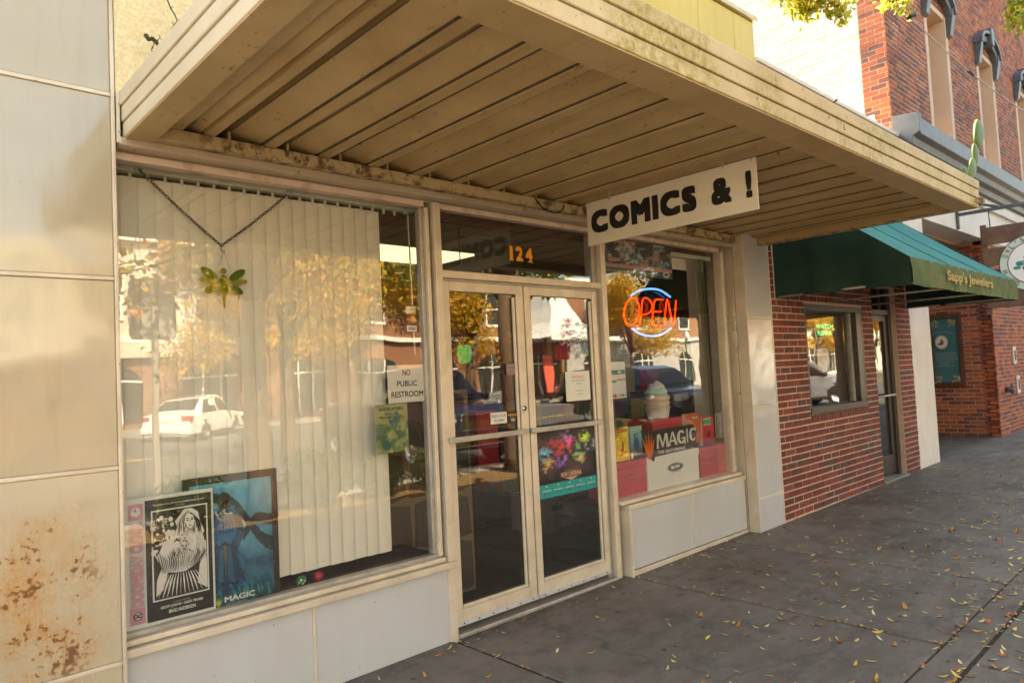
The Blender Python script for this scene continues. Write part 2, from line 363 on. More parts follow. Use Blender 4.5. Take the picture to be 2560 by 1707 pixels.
class Sheet:
    """a flat print: shapes stacked on a rectangle given by three corners (bottom-left, bottom-right, top-left seen from the reader)"""
    def __init__(s, bl, br, tl):
        s.o = Vector(bl); s.x = Vector(br) - s.o; s.y = Vector(tl) - s.o; s.n = s.x.cross(s.y).normalized(); s.mb = MB(); s.lift = 0.0
    def pt(s, u, v, k=0.0): return s.o + s.x * u + s.y * v + s.n * (s.lift + k)
    def up(s, d=0.0004): s.lift += d; return s
    def rect(s, u0, u1, v0, v1, c): s.up(); s.mb.poly([s.pt(u0,v0), s.pt(u1,v0), s.pt(u1,v1), s.pt(u0,v1)], 0, c); return s
    def poly(s, pts, c): s.up(); s.mb.poly([s.pt(*p) for p in pts], 0, c); return s
    def ell(s, u, v, ru, rv, c, n=28, a0=0, a1=360):
        s.up(); pts = [s.pt(u + ru*math.cos(R(a0+(a1-a0)*k/n)), v + rv*math.sin(R(a0+(a1-a0)*k/n))) for k in range(n if a1-a0 == 360 else n+1)]
        s.mb.poly(pts, 0, c); return s
    def text(s, body, u0, u1, v0, v1, c, bold=0.0, space=1.0, shear=0.0):
        s.up(); vs, fs, _ = text_shape(body, bold, space)
        s.mb.add([s.pt(u0 + (u1-u0)*a + shear*b*(v1-v0), v0 + (v1-v0)*b, l) for a, b, l in vs], fs, 0, c); return s
    def grid(s, nx, ny, fn, u0=0.0, u1=1.0, v0=0.0, v1=1.0):
        s.up(); vs = []; b = len(s.mb.v)
        for j in range(ny + 1):
            for i in range(nx + 1): vs.append(s.pt(u0+(u1-u0)*i/nx, v0+(v1-v0)*j/ny))
        s.mb.v += [tuple(q) for q in vs]
        for j in range(ny):
            for i in range(nx):
                k = b + j*(nx+1)+i; s.mb.f.append([k, k+1, k+nx+2, k+nx+1]); s.mb.m.append(0); s.mb.smooth.append(False)
                s.mb.c.append(fn((i+0.5)/nx, (j+0.5)/ny))
        return s
    def build(s, name, parent=None, mat_=None): return s.mb.build(name, mat_ or MT['print'], parent)
def rectY(pix, Y):
    """upright rectangle on plane y=Y from four photo pixels tl,tr,br,bl -> (x0,x1,z0,z1)"""
    q = [onY(*p, Y) for p in pix]
    return ((q[0].x+q[3].x)/2, (q[1].x+q[2].x)/2, (q[2].z+q[3].z)/2, (q[0].z+q[1].z)/2)
def sheetY(pix, Y, back=0.0):
    x0, x1, z0, z1 = rectY(pix, Y); return Sheet((x0, Y, z0), (x1, Y, z0), (x0, Y, z1)), (x0, x1, z0, z1)
def Z(reg, s, *pts): return [(reg[0] + a / s, reg[1] + b / s) for a, b in pts]
# value noise for prints
_perm = [rnd.random() for _ in range(4096)]
def vn(x, y, seed=0):
    xi, yi = math.floor(x), math.floor(y); fx, fy = x-xi, y-yi; fx = fx*fx*(3-2*fx); fy = fy*fy*(3-2*fy)
    h = lambda a, b: _perm[(a*127 + b*311 + seed*733) % 4096]
    return (h(xi,yi)*(1-fx)+h(xi+1,yi)*fx)*(1-fy)+(h(xi,yi+1)*(1-fx)+h(xi+1,yi+1)*fx)*fy
def fbm(x, y, seed=0, o=4): return sum(vn(x*2**k, y*2**k, seed+k)*0.5**(k+1) for k in range(o))
def lerp(a, b, t): t = max(0, min(1, t)); return tuple(p+(q-p)*t for p, q in zip(a, b))

# ------------------------------------------------------------------ ground
YF = -0.19                                # plane of the street fronts
pav = tag(MB().add([(-14, -4.2, G(-14)-0.012), (40, -4.2, G(40)-0.012), (40, 3.2, G(40)-0.012), (-14, 3.2, G(-14)-0.012)], [(0,1,2,3)]).build('pavement', MT['joint']), kind='structure')
def slab(x0, x1, y0, y1, d=0.007, tilt=0.0):
    x0 += d * 1.9; x1 -= d * 1.9; y0 += d; y1 -= d; b = 0.012
    zt = lambda x: G(x) + tilt
    vs = [(x0,y0,zt(x0)-b),(x1,y0,zt(x1)-b),(x1,y1,zt(x1)-b),(x0,y1,zt(x0)-b),(x0,y0,zt(x0)-0.09),(x1,y0,zt(x1)-0.09),(x1,y1,zt(x1)-0.09),(x0,y1,zt(x0)-0.09)]
    e = 0.008
    top = [(x0+e,y0+e,zt(x0)),(x1-e,y0+e,zt(x1)),(x1-e,y1-e,zt(x1)),(x0+e,y1-e,zt(x0))]
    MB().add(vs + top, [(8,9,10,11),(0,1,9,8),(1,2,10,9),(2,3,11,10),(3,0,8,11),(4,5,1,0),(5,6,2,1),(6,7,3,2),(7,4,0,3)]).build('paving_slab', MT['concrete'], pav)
xs = [-9.0, -6.2, -4.7, -3.1, -1.55, 0.0, 1.62, 2.93, 4.45, 6.02, 7.6, 9.2, 10.8, 12.4, 14.0, 16, 18, 20, 23, 26, 30]
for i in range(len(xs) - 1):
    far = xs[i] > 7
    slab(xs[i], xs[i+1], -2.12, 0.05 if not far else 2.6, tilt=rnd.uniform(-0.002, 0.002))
xs2 = [-9, -6, -3.0, 0.4, 3.6, 6.8, 10, 13.5, 17, 21, 25, 30]
for i in range(len(xs2) - 1): slab(xs2[i], xs2[i+1], -2.28, -2.12, 0.004)
x = -9.0
while x < 26:
    for y in (-2.94, -3.58, -4.2): slab(x, x + 0.95, y, y + 0.645, 0.005)
    x += 0.95
bed = tag(MB().box(-14, 40, -5.45, -4.2, -0.2, -0.01).build('planting_bed', MT['mulch']), kind='structure')
kerb = tag(MB().box(-40, 60, -5.75, -5.45, -0.3, 0.0).build('kerb', MT['kerb'], bevel=0.02), kind='structure')
road = tag(MB().add([(-150,-26.5,-0.15),(200,-26.5,-0.15),(200,-5.75,-0.15),(-150,-5.75,-0.15)], [(0,1,2,3)]).build('road', MT['asphalt']), kind='structure')
for y in (-15.9, -16.15): MB().box(-60, 90, y-0.05, y+0.05, -0.149, -0.146).build('centre_line', MT['roadpaint_yellow'], road)
for k in range(12): MB().box(-0.06, 0.06, -2.4, 2.4, 0, 0.003).build('bay_line', MT['roadpaint_white'], None)
for k, o in enumerate([o for o in list(col.objects) if o.name.startswith('bay_line')]):
    o.location = (-14 + 3.1 * k * 1.6, -23.9, -0.149); o.rotation_euler = (0, 0, R(-28)); o.parent = road
pav2 = tag(MB().box(-150, 200, -29.6, -26.5, -0.4, 0.0).build('opposite_pavement', MT['kerb']), kind='structure')
gnd = tag(MB().add([(-400,-400,-0.42),(400,-400,-0.42),(400,400,-0.42),(-400,400,-0.42)], [(0,1,2,3)]).build('ground', MT['kerb']), kind='structure')

# ------------------------------------------------------------------ bricks
RED = [(0.22,0.046,0.034),(0.18,0.040,0.031),(0.26,0.055,0.036),(0.15,0.040,0.033),(0.205,0.050,0.037),(0.115,0.055,0.044),(0.135,0.046,0.037),(0.24,0.07,0.05),(0.17,0.034,0.026)]
ORANGE = [(0.34,0.075,0.028),(0.29,0.065,0.028),(0.24,0.05,0.028),(0.40,0.10,0.034),(0.17,0.042,0.03),(0.31,0.082,0.036),(0.14,0.04,0.034)]
_bm = {}
def brick_mesh(L, h, key, c, proud, mt):
    k = (round(L, 3), key)
    if k not in _bm:
        e = 0.003; p = proud
        vs = [(0,0.01,0),(L,0.01,0),(L,0.01,h),(0,0.01,h),(0,-p+e,0),(L,-p+e,0),(L,-p+e,h),(0,-p+e,h),(e,-p,e),(L-e,-p,e),(L-e,-p,h-e),(e,-p,h-e)]
        fs = [(8,9,10,11),(4,5,9,8),(5,6,10,9),(6,7,11,10),(7,4,8,11),(0,1,5,4),(1,2,6,5),(2,3,7,6),(3,0,4,7)]
        _bm[k] = MB().add(vs, fs, 0, c).mesh('brick', mt)
    return _bm[k]
def bricks(parent, O, rotz, length, z0, z1, holes=(), pal=RED, L=0.2, h=0.0655, joint=0.011, proud=0.0045, single=lambda p: True, limit=300, mt=None, zfun=None, off=0.0):
    """running-bond bricks on a wall; O = start point, rotz turns the wall (0 faces -y, -90 faces -x); holes = (s0,s1,z0,z1)"""
    mt = mt or MT['brick']; cs, sn = math.cos(rotz), math.sin(rotz); n = 0; stuff = MB(); r = random.Random(int(length*1000)+3)
    rows = int((z1 - z0) / h)
    for j in range(rows):
        za = z0 + j * h; zb = za + h - joint
        spans = [(0.0, length)]
        for (s0, s1, h0, h1) in holes:
            if zb > h0 and za < h1:
                ns = []
                for a, b in spans:
                    if s1 <= a or s0 >= b: ns.append((a, b)); continue
                    if s0 > a: ns.append((a, s0))
                    if s1 < b: ns.append((s1, b))
                spans = ns
        for a, b in spans:
            s = -((0.5 if j % 2 else 0.0) * L) - off
            while s < b:
                lo, hi = max(a, s), min(b, s + L - joint)
                if hi - lo > 0.02:
                    ci = r.randrange(len(pal)); p = Vector((O[0] + cs*lo, O[1] + sn*lo, za))
                    dx = r.uniform(-0.003, 0.003)
                    if n < limit and single(p):
                        o = inst('brick', brick_mesh(hi-lo, h-joint, (ci, pal[0], mt.name, h), pal[ci], proud, mt), (p.x + dx*sn, p.y - dx*cs, za), parent, (0,0,rotz)); n += 1
                    else:
                        me = MB(); q = proud + dx; c = pal[ci]
                        f = lambda sx, y, zz: (O[0]+cs*sx-sn*y, O[1]+sn*sx+cs*y, zz)
                        stuff.add([f(lo,0.01,za),f(hi,0.01,za),f(hi,0.01,zb),f(lo,0.01,zb),f(lo,-q,za),f(hi,-q,za),f(hi,-q,zb),f(lo,-q,zb)],
                                  [(4,5,6,7),(0,1,5,4),(1,2,6,5),(2,3,7,6),(3,0,4,7)], 0, c)
                s += L
    if stuff.f: tag(stuff.build('far_bricks', mt, parent), kind='stuff')
    return n

# ------------------------------------------------------------------ the shop building
shop = thing('shop_building', 'cream enamel panelled shop front with aluminium door and windows beside the red brick jeweller', 'building', (0.8, 0.5, 0))
YL = -0.07                                 # the near pier stands a little farther back than the far pillar
zj = [-0.32, 0.425, 1.229, 2.028, 2.825, 3.62, 4.40, 4.94]
XT = -1.7525                               # right edge of the panelled pier at the near end
for i in range(len(zj) - 1):
    o = MB().box(-4.4, XT - 0.016, YL, YL + 0.06, zj[i] + 0.009, zj[i+1] - 0.009).build('enamel_panel', MT['enamel_rust'] if i in (0, 1) else MT['enamel'], shop, bevel=0.004)
    if i == 1: o['label'] = 'panel with a belt of rust spots and runs'
    if i: MB().box(-4.4, XT - 0.016, YL - 0.006, YL + 0.02, zj[i] - 0.0085, zj[i] + 0.0085).build('panel_strip', MT['alu'], shop, bevel=0.003)
MB().box(XT - 0.0155, XT, YL - 0.009, YL + 0.10, -0.3, 4.94).build('corner_trim', MT['alu'], shop, bevel=0.003)
MB().box(-4.4, XT - 0.02, YL + 0.062, YL + 0.2, -0.3, 4.94).build('wall_core', MT['dirt_shade'], shop)
def Yu(x): return YL - 0.005 + (YF - YL + 0.005) * (x + 1.75) / 5.57        # the upper front runs between the two
def slant(x0, x1, d0, d1, z0, z1):
    vs = [(x0,Yu(x0)+d0,z0),(x1,Yu(x1)+d0,z0),(x1,Yu(x1)+d1,z0),(x0,Yu(x0)+d1,z0),(x0,Yu(x0)+d0,z1),(x1,Yu(x1)+d0,z1),(x1,Yu(x1)+d1,z1),(x0,Yu(x0)+d1,z1)]
    return MB().add(vs, [(0,3,2,1),(4,5,6,7),(0,1,5,4),(1,2,6,5),(2,3,7,6),(3,0,4,7)])
# upper front above the canopy
up_z = [2.835, 3.62, 4.38, 4.83]; up_x = [-1.752, -0.55, 0.68, 1.9, 2.86, 3.45, 3.82]
for a in range(3):
    for b in range(len(up_x) - 1):
        slant(up_x[b] + 0.003, up_x[b+1] - 0.003, 0.0, 0.05, up_z[a] + 0.004, up_z[a+1] - 0.004).build('upper_panel', MT['stipple'] if a == 0 else MT['enamel_yellow'], shop, bevel=0.003)
box('upper_core', -1.75, 3.80, 0.0, 0.4, 2.85, 4.80, MT['dirt_shade'], shop); MB().box(3.70, 3.805, YF + 0.052, 0.0, 2.86, 4.80).build('upper_core', MT['enamel_yellow'], shop)
for a in (1, 2): slant(-1.75, 3.82, -0.004, 0.01, up_z[a] - 0.006, up_z[a] + 0.006).build('panel_strip', MT['alu'], shop)
slant(-1.75, 3.86, -0.03, 0.6, 4.84, 4.885).build('coping', MT['fascia_moss'], shop, bevel=0.006)
box('roof', -4.4, 3.8, 0.42, 7.0, 4.3, 4.4, MT['dirt_shade'], shop)
# far pillar
PX0, PX1 = 3.325, 3.800
pz = [-0.05, 0.328, 1.139, 1.955, 2.78]
for i in range(4):
    MB().box(PX0 + 0.014, PX1 - 0.004, YF, YF + 0.05, pz[i] + 0.008, pz[i+1] - 0.008).build('pillar_panel', MT['enamel_white'], shop, bevel=0.006)
    if i: MB().box(PX0 + 0.014, PX1 - 0.004, YF - 0.006, YF + 0.02, pz[i] - 0.009, pz[i] + 0.009).build('panel_strip', MT['alu'], shop, bevel=0.003)
MB().box(PX0, PX0 + 0.013, YF - 0.006, YF + 0.1, -0.05, 2.70).build('corner_trim', MT['alu'], shop, bevel=0.003)
MB().box(PX1 - 0.003, PX1 + 0.012, YF - 0.003, YF + 0.1, -0.05, 4.84).build('corner_trim', MT['alu'], shop, bevel=0.003)
box('pillar_core', PX0 + 0.016, PX1 - 0.006, YF + 0.052, 0.2, -0.05, 2.78, MT['dirt_shade'], shop)
# metal reveal beside the far window
box('reveal', PX0 - 0.012, PX0 + 0.002, YF + 0.102, 0.06, G(3.3) - 0.02, 2.64, MT['head'], shop, 0.002)

# head of the shopfront
box('head_panel', XT, PX0, 0.0, 0.10, 2.598, 2.76, MT['head'], shop)
for a, b in ((XT, -0.085), (0.035, 1.465), (1.575, 3.22)):
    MB().box(a, b, -0.014, 0.05, 2.566, 2.5975).build('head_strip', MT['pinkbar'], shop, bevel=0.002)
box('wall_behind', -4.4, 3.7, 0.30, 0.42, 2.64, 4.3, MT['dirt_shade'], shop)

# near display window ------------------------------------------------
win = empty('display_window', (-0.9, 0.0, 0.45), shop)
def bar(name, x0, x1, y0, y1, z0, z1, m, p, bv=0.003): return MB().box(x0, x1, y0, y1, z0, z1).build(name, m, p, bevel=bv)
box('glass', XT - 0.02, -0.075, 0.028, 0.034, 0.505, 2.57, MT['glass'], win)
bar('mullion', -0.078, -0.052, -0.012, 0.07, 0.50, 2.565, MT['alu'], win)
bar('frame_edge', -0.104, -0.080, 0.012, 0.06, 0.515, 2.563, MT['alu_grey'], win)
bar('mullion', -0.050, -0.032, 0.012, 0.06, 0.50, 2.565, MT['bronze'], win)
bar('post', -0.030, 0.020, -0.034, 0.075, G(0) - 0.03, 2.60, MT['alu'], win)
bar('sill_inner', XT, -0.06, 0.005, 0.06, 0.492, 0.512, MT['alu_grey'], win)
bar('sill', XT, -0.045, -0.030, 0.05, 0.466, 0.4915, MT['alu'], win, 0.006)
bar('ledge', XT, 0.014, -0.062, 0.05, 0.428, 0.4625, MT['alu'], win, 0.004)
bx = [XT, -0.885, -0.024]
for i in range(2):
    bar('bulkhead_panel', bx[i] + 0.008, bx[i+1] - 0.008, -0.020, 0.05, -0.06, 0.4275, MT['enamel_white'], win, 0.002)
bar('bulkhead_strip', -0.893, -0.877, -0.026, 0.03, -0.05, 0.4275, MT['alu'], win)
bar('bulkhead_strip', -0.033, -0.019, -0.030, 0.03, -0.04, 0.4275, MT['alu'], win)
box('bulkhead_core', XT, -0.03, 0.052, 0.14, -0.06, 0.50, MT['dirt_shade'], win)

# entrance -----------------------------------------------------------
XC, XR = 0.705, 1.452
ent = empty('entrance', (0.74, 0, 0), shop)
bar('transom_bar', 0.0215, 1.508, -0.022, 0.06, 2.146, 2.192, MT['alu'], ent)
bar('head_shadow_gap', 0.0215, 1.508, 0.0, 0.05, 2.130, 2.1455, MT['alu_grey'], ent)
box('transom_glass', 0.02, 1.50, 0.022, 0.028, 2.19, 2.57, MT['glass'], ent)
bar('jamb', 1.456, 1.503, 0.008, 0.08, 0.02, 2.60, MT['alu_grey'], ent)
bar('threshold', 0.02, 1.51, -0.045, 0.08, 0.0, 0.028, MT['alu_grey'], ent, 0.008)
def leaf(x0, x1, sl, sr):
    d = empty('door', (x0, 0, 0.06), ent)
    bar('stile', x0, x0 + sl, -0.016, 0.03, 0.066, 2.127, MT['alu'], d, 0.004)
    bar('stile', x1 - sr, x1, -0.016, 0.03, 0.066, 2.127, MT['alu'], d, 0.004)
    bar('top_rail', x0 + sl + 0.0005, x1 - sr - 0.0005, -0.015, 0.03, 2.068, 2.127, MT['alu'], d, 0.003)
    bar('bottom_rail', x0 + sl + 0.0005, x1 - sr - 0.0005, -0.015, 0.03, 0.066, 0.158, MT['alu'], d, 0.003)
    bar('kick_strip', x0, x1, -0.024, -0.0165, 0.064, 0.092, MT['enamel_white'], d, 0.002)
    for k in range(6):
        xx = x0 + 0.05 + k * (x1 - x0 - 0.1) / 5
        MB().tube([(xx, -0.0265, 0.078), (xx, -0.023, 0.078)], 0.005, 10).build('screw', MT['gasket'], d)
    box('gasket', x0 + sl, x1 - sr, 0.004, 0.012, 0.158, 2.068, MT['gasket'], d) if False else None
    for a, b in ((x0 + sl, x0 + sl + 0.008), (x1 - sr - 0.008, x1 - sr)): box('gasket', a, b, -0.004, 0.02, 0.160, 2.066, MT['gasket'], d)
    bar('glazing_bead', x0 + sl + 0.009, x1 - sr - 0.009, -0.012, 0.004, 0.160, 0.180, MT['alu'], d)
    bar('glazing_bead', x1 - sr - 0.030, x1 - sr - 0.009, -0.010, 0.004, 0.181, 2.050, MT['alu'], d)
    box('glass', x0 + sl, x1 - sr, 0.006, 0.012, 0.158, 2.068, MT['glass'], d)
    return d
d1 = leaf(0.024, XC - 0.006, 0.052, 0.064); d2 = leaf(XC + 0.006, XR, 0.056, 0.048)
for d, (a, b, zl, zr) in ((d1, (0.005, 0.660, 1.0, 1.0)), (d2, (0.690, 1.405, 1.0, 1.0))):
    z0 = 1.147
    bar('push_bar', a, b, -0.052, -0.036, z0, z0 + 0.034, MT['alu_grey'], d, 0.004)
    for xx in (a + 0.02, b - 0.02): bar('bar_bracket', xx - 0.014, xx + 0.014, -0.036, -0.0165, z0 + 0.004, z0 + 0.03, MT['alu_grey'], d, 0.002)
lk = onY(*Z((1080,780), 5.107, (1178, 1228))[0], -0.02)
MB().tube([(lk.x, -0.030, lk.z), (lk.x, -0.016, lk.z)], 0.016, 20).build('lock_cylinder', MT['chrome'], d1)
MB().tube([(lk.x, -0.0315, lk.z), (lk.x, -0.030, lk.z)], 0.007, 12).build('keyhole', MT['gasket'], d1)

# far display window -------------------------------------------------
w2 = empty('display_window', (2.4, -0.03, 0.5), shop)
YW = -0.035
box('glass', 1.57, 3.235, YW + 0.030, YW + 0.036, 0.56, 2.57, MT['glass'], w2)
bar('post', 1.509, 1.562, -0.034, 0.075, 0.0, 2.60, MT['alu'], w2)
bar('frame_edge', 3.222, 3.262, -0.030, 0.05, 0.53, 2.57, MT['alu'], w2)
bar('jamb', 3.264, 3.311, -0.020, 0.05, 0.53, 2.60, MT['alu_grey'], w2)
bar('sill', 1.545, 3.285, -0.075, 0.05, 0.538, 0.566, MT['alu'], w2, 0.005)
bar('ledge', 1.610, 3.300, -0.100, 0.03, 0.496, 0.533, MT['alu'], w2, 0.004)
bxx = [1.632, 2.445, 3.300]
for i in range(2): bar('bulkhead_panel', bxx[i] + 0.004, bxx[i+1] - 0.004, -0.085, 0.0, G(2.4) + 0.04, 0.4955, MT['enamel_white'], w2, 0.002)
bar('bulkhead_strip', 2.439, 2.451, -0.090, 0.0, 0.06, 0.4955, MT['alu'], w2)
bar('bulkhead_strip', 1.606, 1.632, -0.094, 0.05, -0.01, 0.4955, MT['alu'], w2)
bar('base_strip', 1.634, 3.300, -0.090, 0.0, 0.0, 0.050, MT['alu'], w2)
box('bulkhead_core', 1.62, 3.31, 0.002, 0.1, -0.02, 0.53, MT['dirt_shade'], w2)

# ------------------------------------------------------------------ inside the shop
IX0, IX1 = -4.2, 3.72
floor = tag(box('shop_floor', IX0, IX1, 0.1, 7.0, -0.05, 0.035, MT['floor']), kind='structure')
ceil = tag(box('shop_ceiling', IX0, IX1, 0.12, 7.0, 2.64, 2.68, MT['ceiling']), kind='structure')
for nm, a in (('shop_back_wall', (IX0, IX1, 6.9, 7.0, 0.03, 2.64)), ('shop_side_wall', (IX0 - 0.1, IX0, 0.1, 7.0, 0.0, 2.64)), ('shop_end_wall', (IX1, IX1 + 0.08, 0.25, 7.0, 0.0, 2.64))):
    tag(box(nm, *a, MT['interior']), kind='structure')
tile_me = MB().box(0.006, 1.214, 0.006, 0.604, 0, 0.012).mesh('ceiling_tile', MT['ceiling'])
lampq = [onZ(*p, 2.62) for p in Z((1060,480), 4.704, (130, 690), (470, 595), (985, 655))]
LX, LY = 0.90, 1.62                        # lit troffer corner
for i in range(6):
    for j in range(8):
        x, y = -3.4 + i * 1.22, 0.15 + j * 0.61
        if i == 3 and j == 2: LX, LY = x, y; continue
        inst('ceiling_tile', tile_me, (x, y, 2.626), ceil)
tl = thing('ceiling_light', 'lit fluorescent panel in the shop ceiling behind the transom window', 'light', (LX + 0.6, LY + 0.3, 2.62))
MB().box(LX + 0.008, LX + 1.21, LY + 0.008, LY + 0.60, 2.612, 2.632).build('diffuser', MT['lamp'], tl)
box('lintel_inside', XT, -0.03, 0.26, 0.28, 2.50, 2.64, MT['maroon'], shop); box('lintel_inside', -0.028, 3.3, 0.12, 0.14, 2.525, 2.64, MT['maroon'], shop)
tag(box('display_floor', XT, -0.03, 0.065, 0.46, 0.44, 0.497, MT['maroon']), kind='structure')
tag(box('display_floor', 1.60, 3.3, 0.035, 0.62, 0.50, 0.535, MT['maroon']), kind='structure')
# low wall of flat stones behind the near window
sw = thing('stone_wall', 'low wall of flat irregular stones inside the near window, right of the blinds', 'wall', (0.1, 0.5, 0.4))
MT['stone_mortar'] = mat('stone_mortar', (0.22, 0.14, 0.07), 0.9)
MT['stone'] = noisy('brown_flagstone', (0.045, 0.030, 0.020), (0.085, 0.055, 0.032), 4, 0.7, None, 0, 0.3, 30)
box('mortar_bed', -0.30, 0.62, 0.52, 0.62, 0.05, 1.45, MT['stone_mortar'], sw)
box('wall_end_trim', -0.36, -0.30, 0.47, 0.62, 0.05, 1.45, MT['maroon'], sw)
r_ = random.Random(5); rows_ = [0.06, 0.42, 0.74, 1.08, 1.44]
for j in range(4):
    xx = -0.29; k = 0
    while xx < 0.58:
        wd = r_.uniform(0.22, 0.40); a = min(xx + wd, 0.61); z0, z1 = rows_[j] + 0.012, rows_[j+1] - 0.012; jt = lambda: r_.uniform(-0.03, 0.03)
        MB().prism([(xx + 0.012, 0.519, z0 + abs(jt())), ((xx+a)/2 + jt(), 0.519, z0 - 0.006 if j == 0 else z0 + jt()*0.6), (a - 0.012, 0.519, z0 + abs(jt())), (a - 0.012 - abs(jt()), 0.519, z1 - abs(jt())), ((xx+a)/2 + jt(), 0.519, z1 + jt()*0.4), (xx + 0.012 + abs(jt()), 0.519, z1 - abs(jt()))], (0, -0.012, 0)).build('flagstone', MT['stone'], sw, bevel=0.004)
        xx = a
    
# ------------------------------------------------------------------ canopy
can = thing('metal_canopy', 'beige ribbed metal canopy with mossy cream edge over the shop entrance', 'canopy', (1.0, -1.0, 2.65))
CX0, CX1, CY0, CY1 = -1.726, 3.722, -1.950, -0.165
ZB, ZT = 2.640, 2.848
# soffit: one folded sheet per period
PER = 0.2905; L0 = -1.4035
def soffit(x0, x1):
    prof = [(0.0, 2.699), (0.045, 2.699), (0.0455, 2.822), (0.090, 2.826), (0.0905, 2.790), (0.103, 2.790), (0.1035, 2.770), (0.122, 2.770), (0.1225, 2.746), (0.270, 2.712), (0.2705, 2.720), (0.2815, 2.720), (0.282, 2.699), (PER - 0.001, 2.699)]
    pts = [(x0 + a, zz) for a, zz in prof if x0 + a <= x1 + 1e-6]
    if pts[-1][0] < x1 - 0.002 and x1 < x0 + PER - 0.01: pts.append((x1, pts[-1][1]))
    vs = []; n = len(pts); ys = [CY1 + 0.15, CY0 + 0.155]
    for y in ys: vs += [(a, y, zz) for a, zz in pts]
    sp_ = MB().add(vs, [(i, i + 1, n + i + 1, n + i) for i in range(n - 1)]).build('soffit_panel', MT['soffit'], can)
    for a, b, za, zb in ((0.2665, 0.2812, 2.7115, 2.7085), (0.1215, 0.127, 2.7445, 2.7435), (0.0895, 0.0935, 2.788, 2.788)):      # dark strips painted in for the shade of the laps
        if x0 + b < x1: MB().add([(x0+a, ys[0]-0.002, za), (x0+b, ys[0]-0.002, zb), (x0+b, ys[1]+0.002, zb), (x0+a, ys[1]+0.002, za)], [(0,1,2,3)]).build('lap_shade', MT['dirt_shade'], sp_)
    return sp_
x = L0
while x < CX1 - 0.12:
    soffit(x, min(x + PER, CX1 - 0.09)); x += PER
vs = []
for y in (CY1 + 0.15, CY0 + 0.155): vs += [(a, y, b) for a, b in ((CX0 + 0.11, 2.699), (-1.502, 2.699), (-1.5015, 2.762), (-1.420, 2.709), (-1.4195, 2.726), (-1.4075, 2.726), (-1.407, 2.699), (-1.4045, 2.699))]
MB().add(vs, [(i, i + 1, 8 + i + 1, 8 + i) for i in range(7)]).build('soffit_panel', MT['soffit'], can)
MB().box(XT + 0.002, CX0 - 0.0125, YL - 0.030, YL - 0.012, 2.615, 2.835).build('end_flange', MT['fascia'], can, bevel=0.002)
for zz in (2.66, 2.78): MB().tube([(CX0 - 0.019, YL - 0.033, zz), (CX0 - 0.019, YL - 0.029, zz)], 0.003, 8).build('rivet', MT['alu_grey'], can)
box('wall_plate', XT + 0.02, 3.7, -0.03, -0.012, 2.6986, 2.829, MT['dirt_shade'], can)
box('deck', CX0 + 0.03, CX1 - 0.03, CY0 + 0.03, 0.0, 2.830, 2.842, MT['dirt_shade'], can)
def edge(axis, m):
    """three overlapping cream strips with a return underneath"""
    zs = [ZB, 2.708, 2.778, ZT]; out = [0.000, 0.006, 0.012]
    for i in range(3):
        o = out[i]
        if axis == 'front': b = MB().box(CX0 - o, CX1 + o, CY0 - o, CY0 + 0.03, zs[i] + 0.0015, zs[i+1] - 0.0025)
        elif axis == 'near': b = MB().box(CX0 - o, CX0 + 0.03, CY0 + 0.031, Yu(CX0) - 0.003, zs[i] + 0.0015, zs[i+1] - 0.0025)
        else: b = MB().box(CX1 - 0.03, CX1 + o, CY0 + 0.031, YF - 0.002, zs[i] + 0.0015, zs[i+1] - 0.0025)
        b.build('edge_strip', m, can, bevel=0.005)
edge('front', MT['fascia_moss']); edge('near', MT['fascia']); edge('far', MT['fascia'])
MB().box(CX0 + 0.004, CX1 - 0.004, CY0 + 0.004, CY0 + 0.16, 2.634, 2.6395).build('edge_return', MT['soffit'], can)
MB().box(CX0 + 0.004, CX0 + 0.115, CY0 + 0.161, -0.08, 2.634, 2.6395).build('edge_return', MT['soffit'], can)
MB().box(CX1 - 0.115, CX1 - 0.004, CY0 + 0.161, CY1 - 0.005, 2.634, 2.6395).build('edge_return', MT['rusty'], can)
for a in (CX0 + 0.112, CX1 - 0.118): MB().box(a, a + 0.005, CY0 + 0.161, CY1 - 0.005, 2.6396, 2.70).build('return_lip', MT['soffit'], can)
MB().box(CX0 + 0.118, CX1 - 0.12, CY0 + 0.156, CY0 + 0.161, 2.6396, 2.71).build('return_lip', MT['soffit'], can)
MB().box(CX0 + 0.05, 3.745, CY1 + 0.005, -0.03, 2.640, 2.6985).build('wall_beam', MT['rusty'], can, bevel=0.005)
MB().box(XT + 0.01, 3.32, -0.105, -0.002, 2.606, 2.6395).build('beam_flange', MT['head'], can, bevel=0.003)
x = L0 + 0.105
while x < CX1 - 0.15:
    MB().box(x + 0.004, x + 0.016, -0.145, -0.05, 2.6986, 2.74).build('rib_clip', MT['soffit'], can); x += PER
for p in ((CX1 - 0.03, CY0 - 0.02),):
    MB().box(CX1 - 0.085, CX1 - 0.03, CY0 - 0.05, CY0 - 0.003, 2.665, 2.70).build('corner_bracket', MT['rusty'], can, bevel=0.002)
    MB().tube([(CX1 - 0.03 + 0.016*math.cos(R(a)), CY0 - 0.03, 2.650 + 0.016*math.sin(R(a))) for a in range(0, 360, 20)], 0.0022, 6, closed=True).build('ring', MT['rusty'], can)
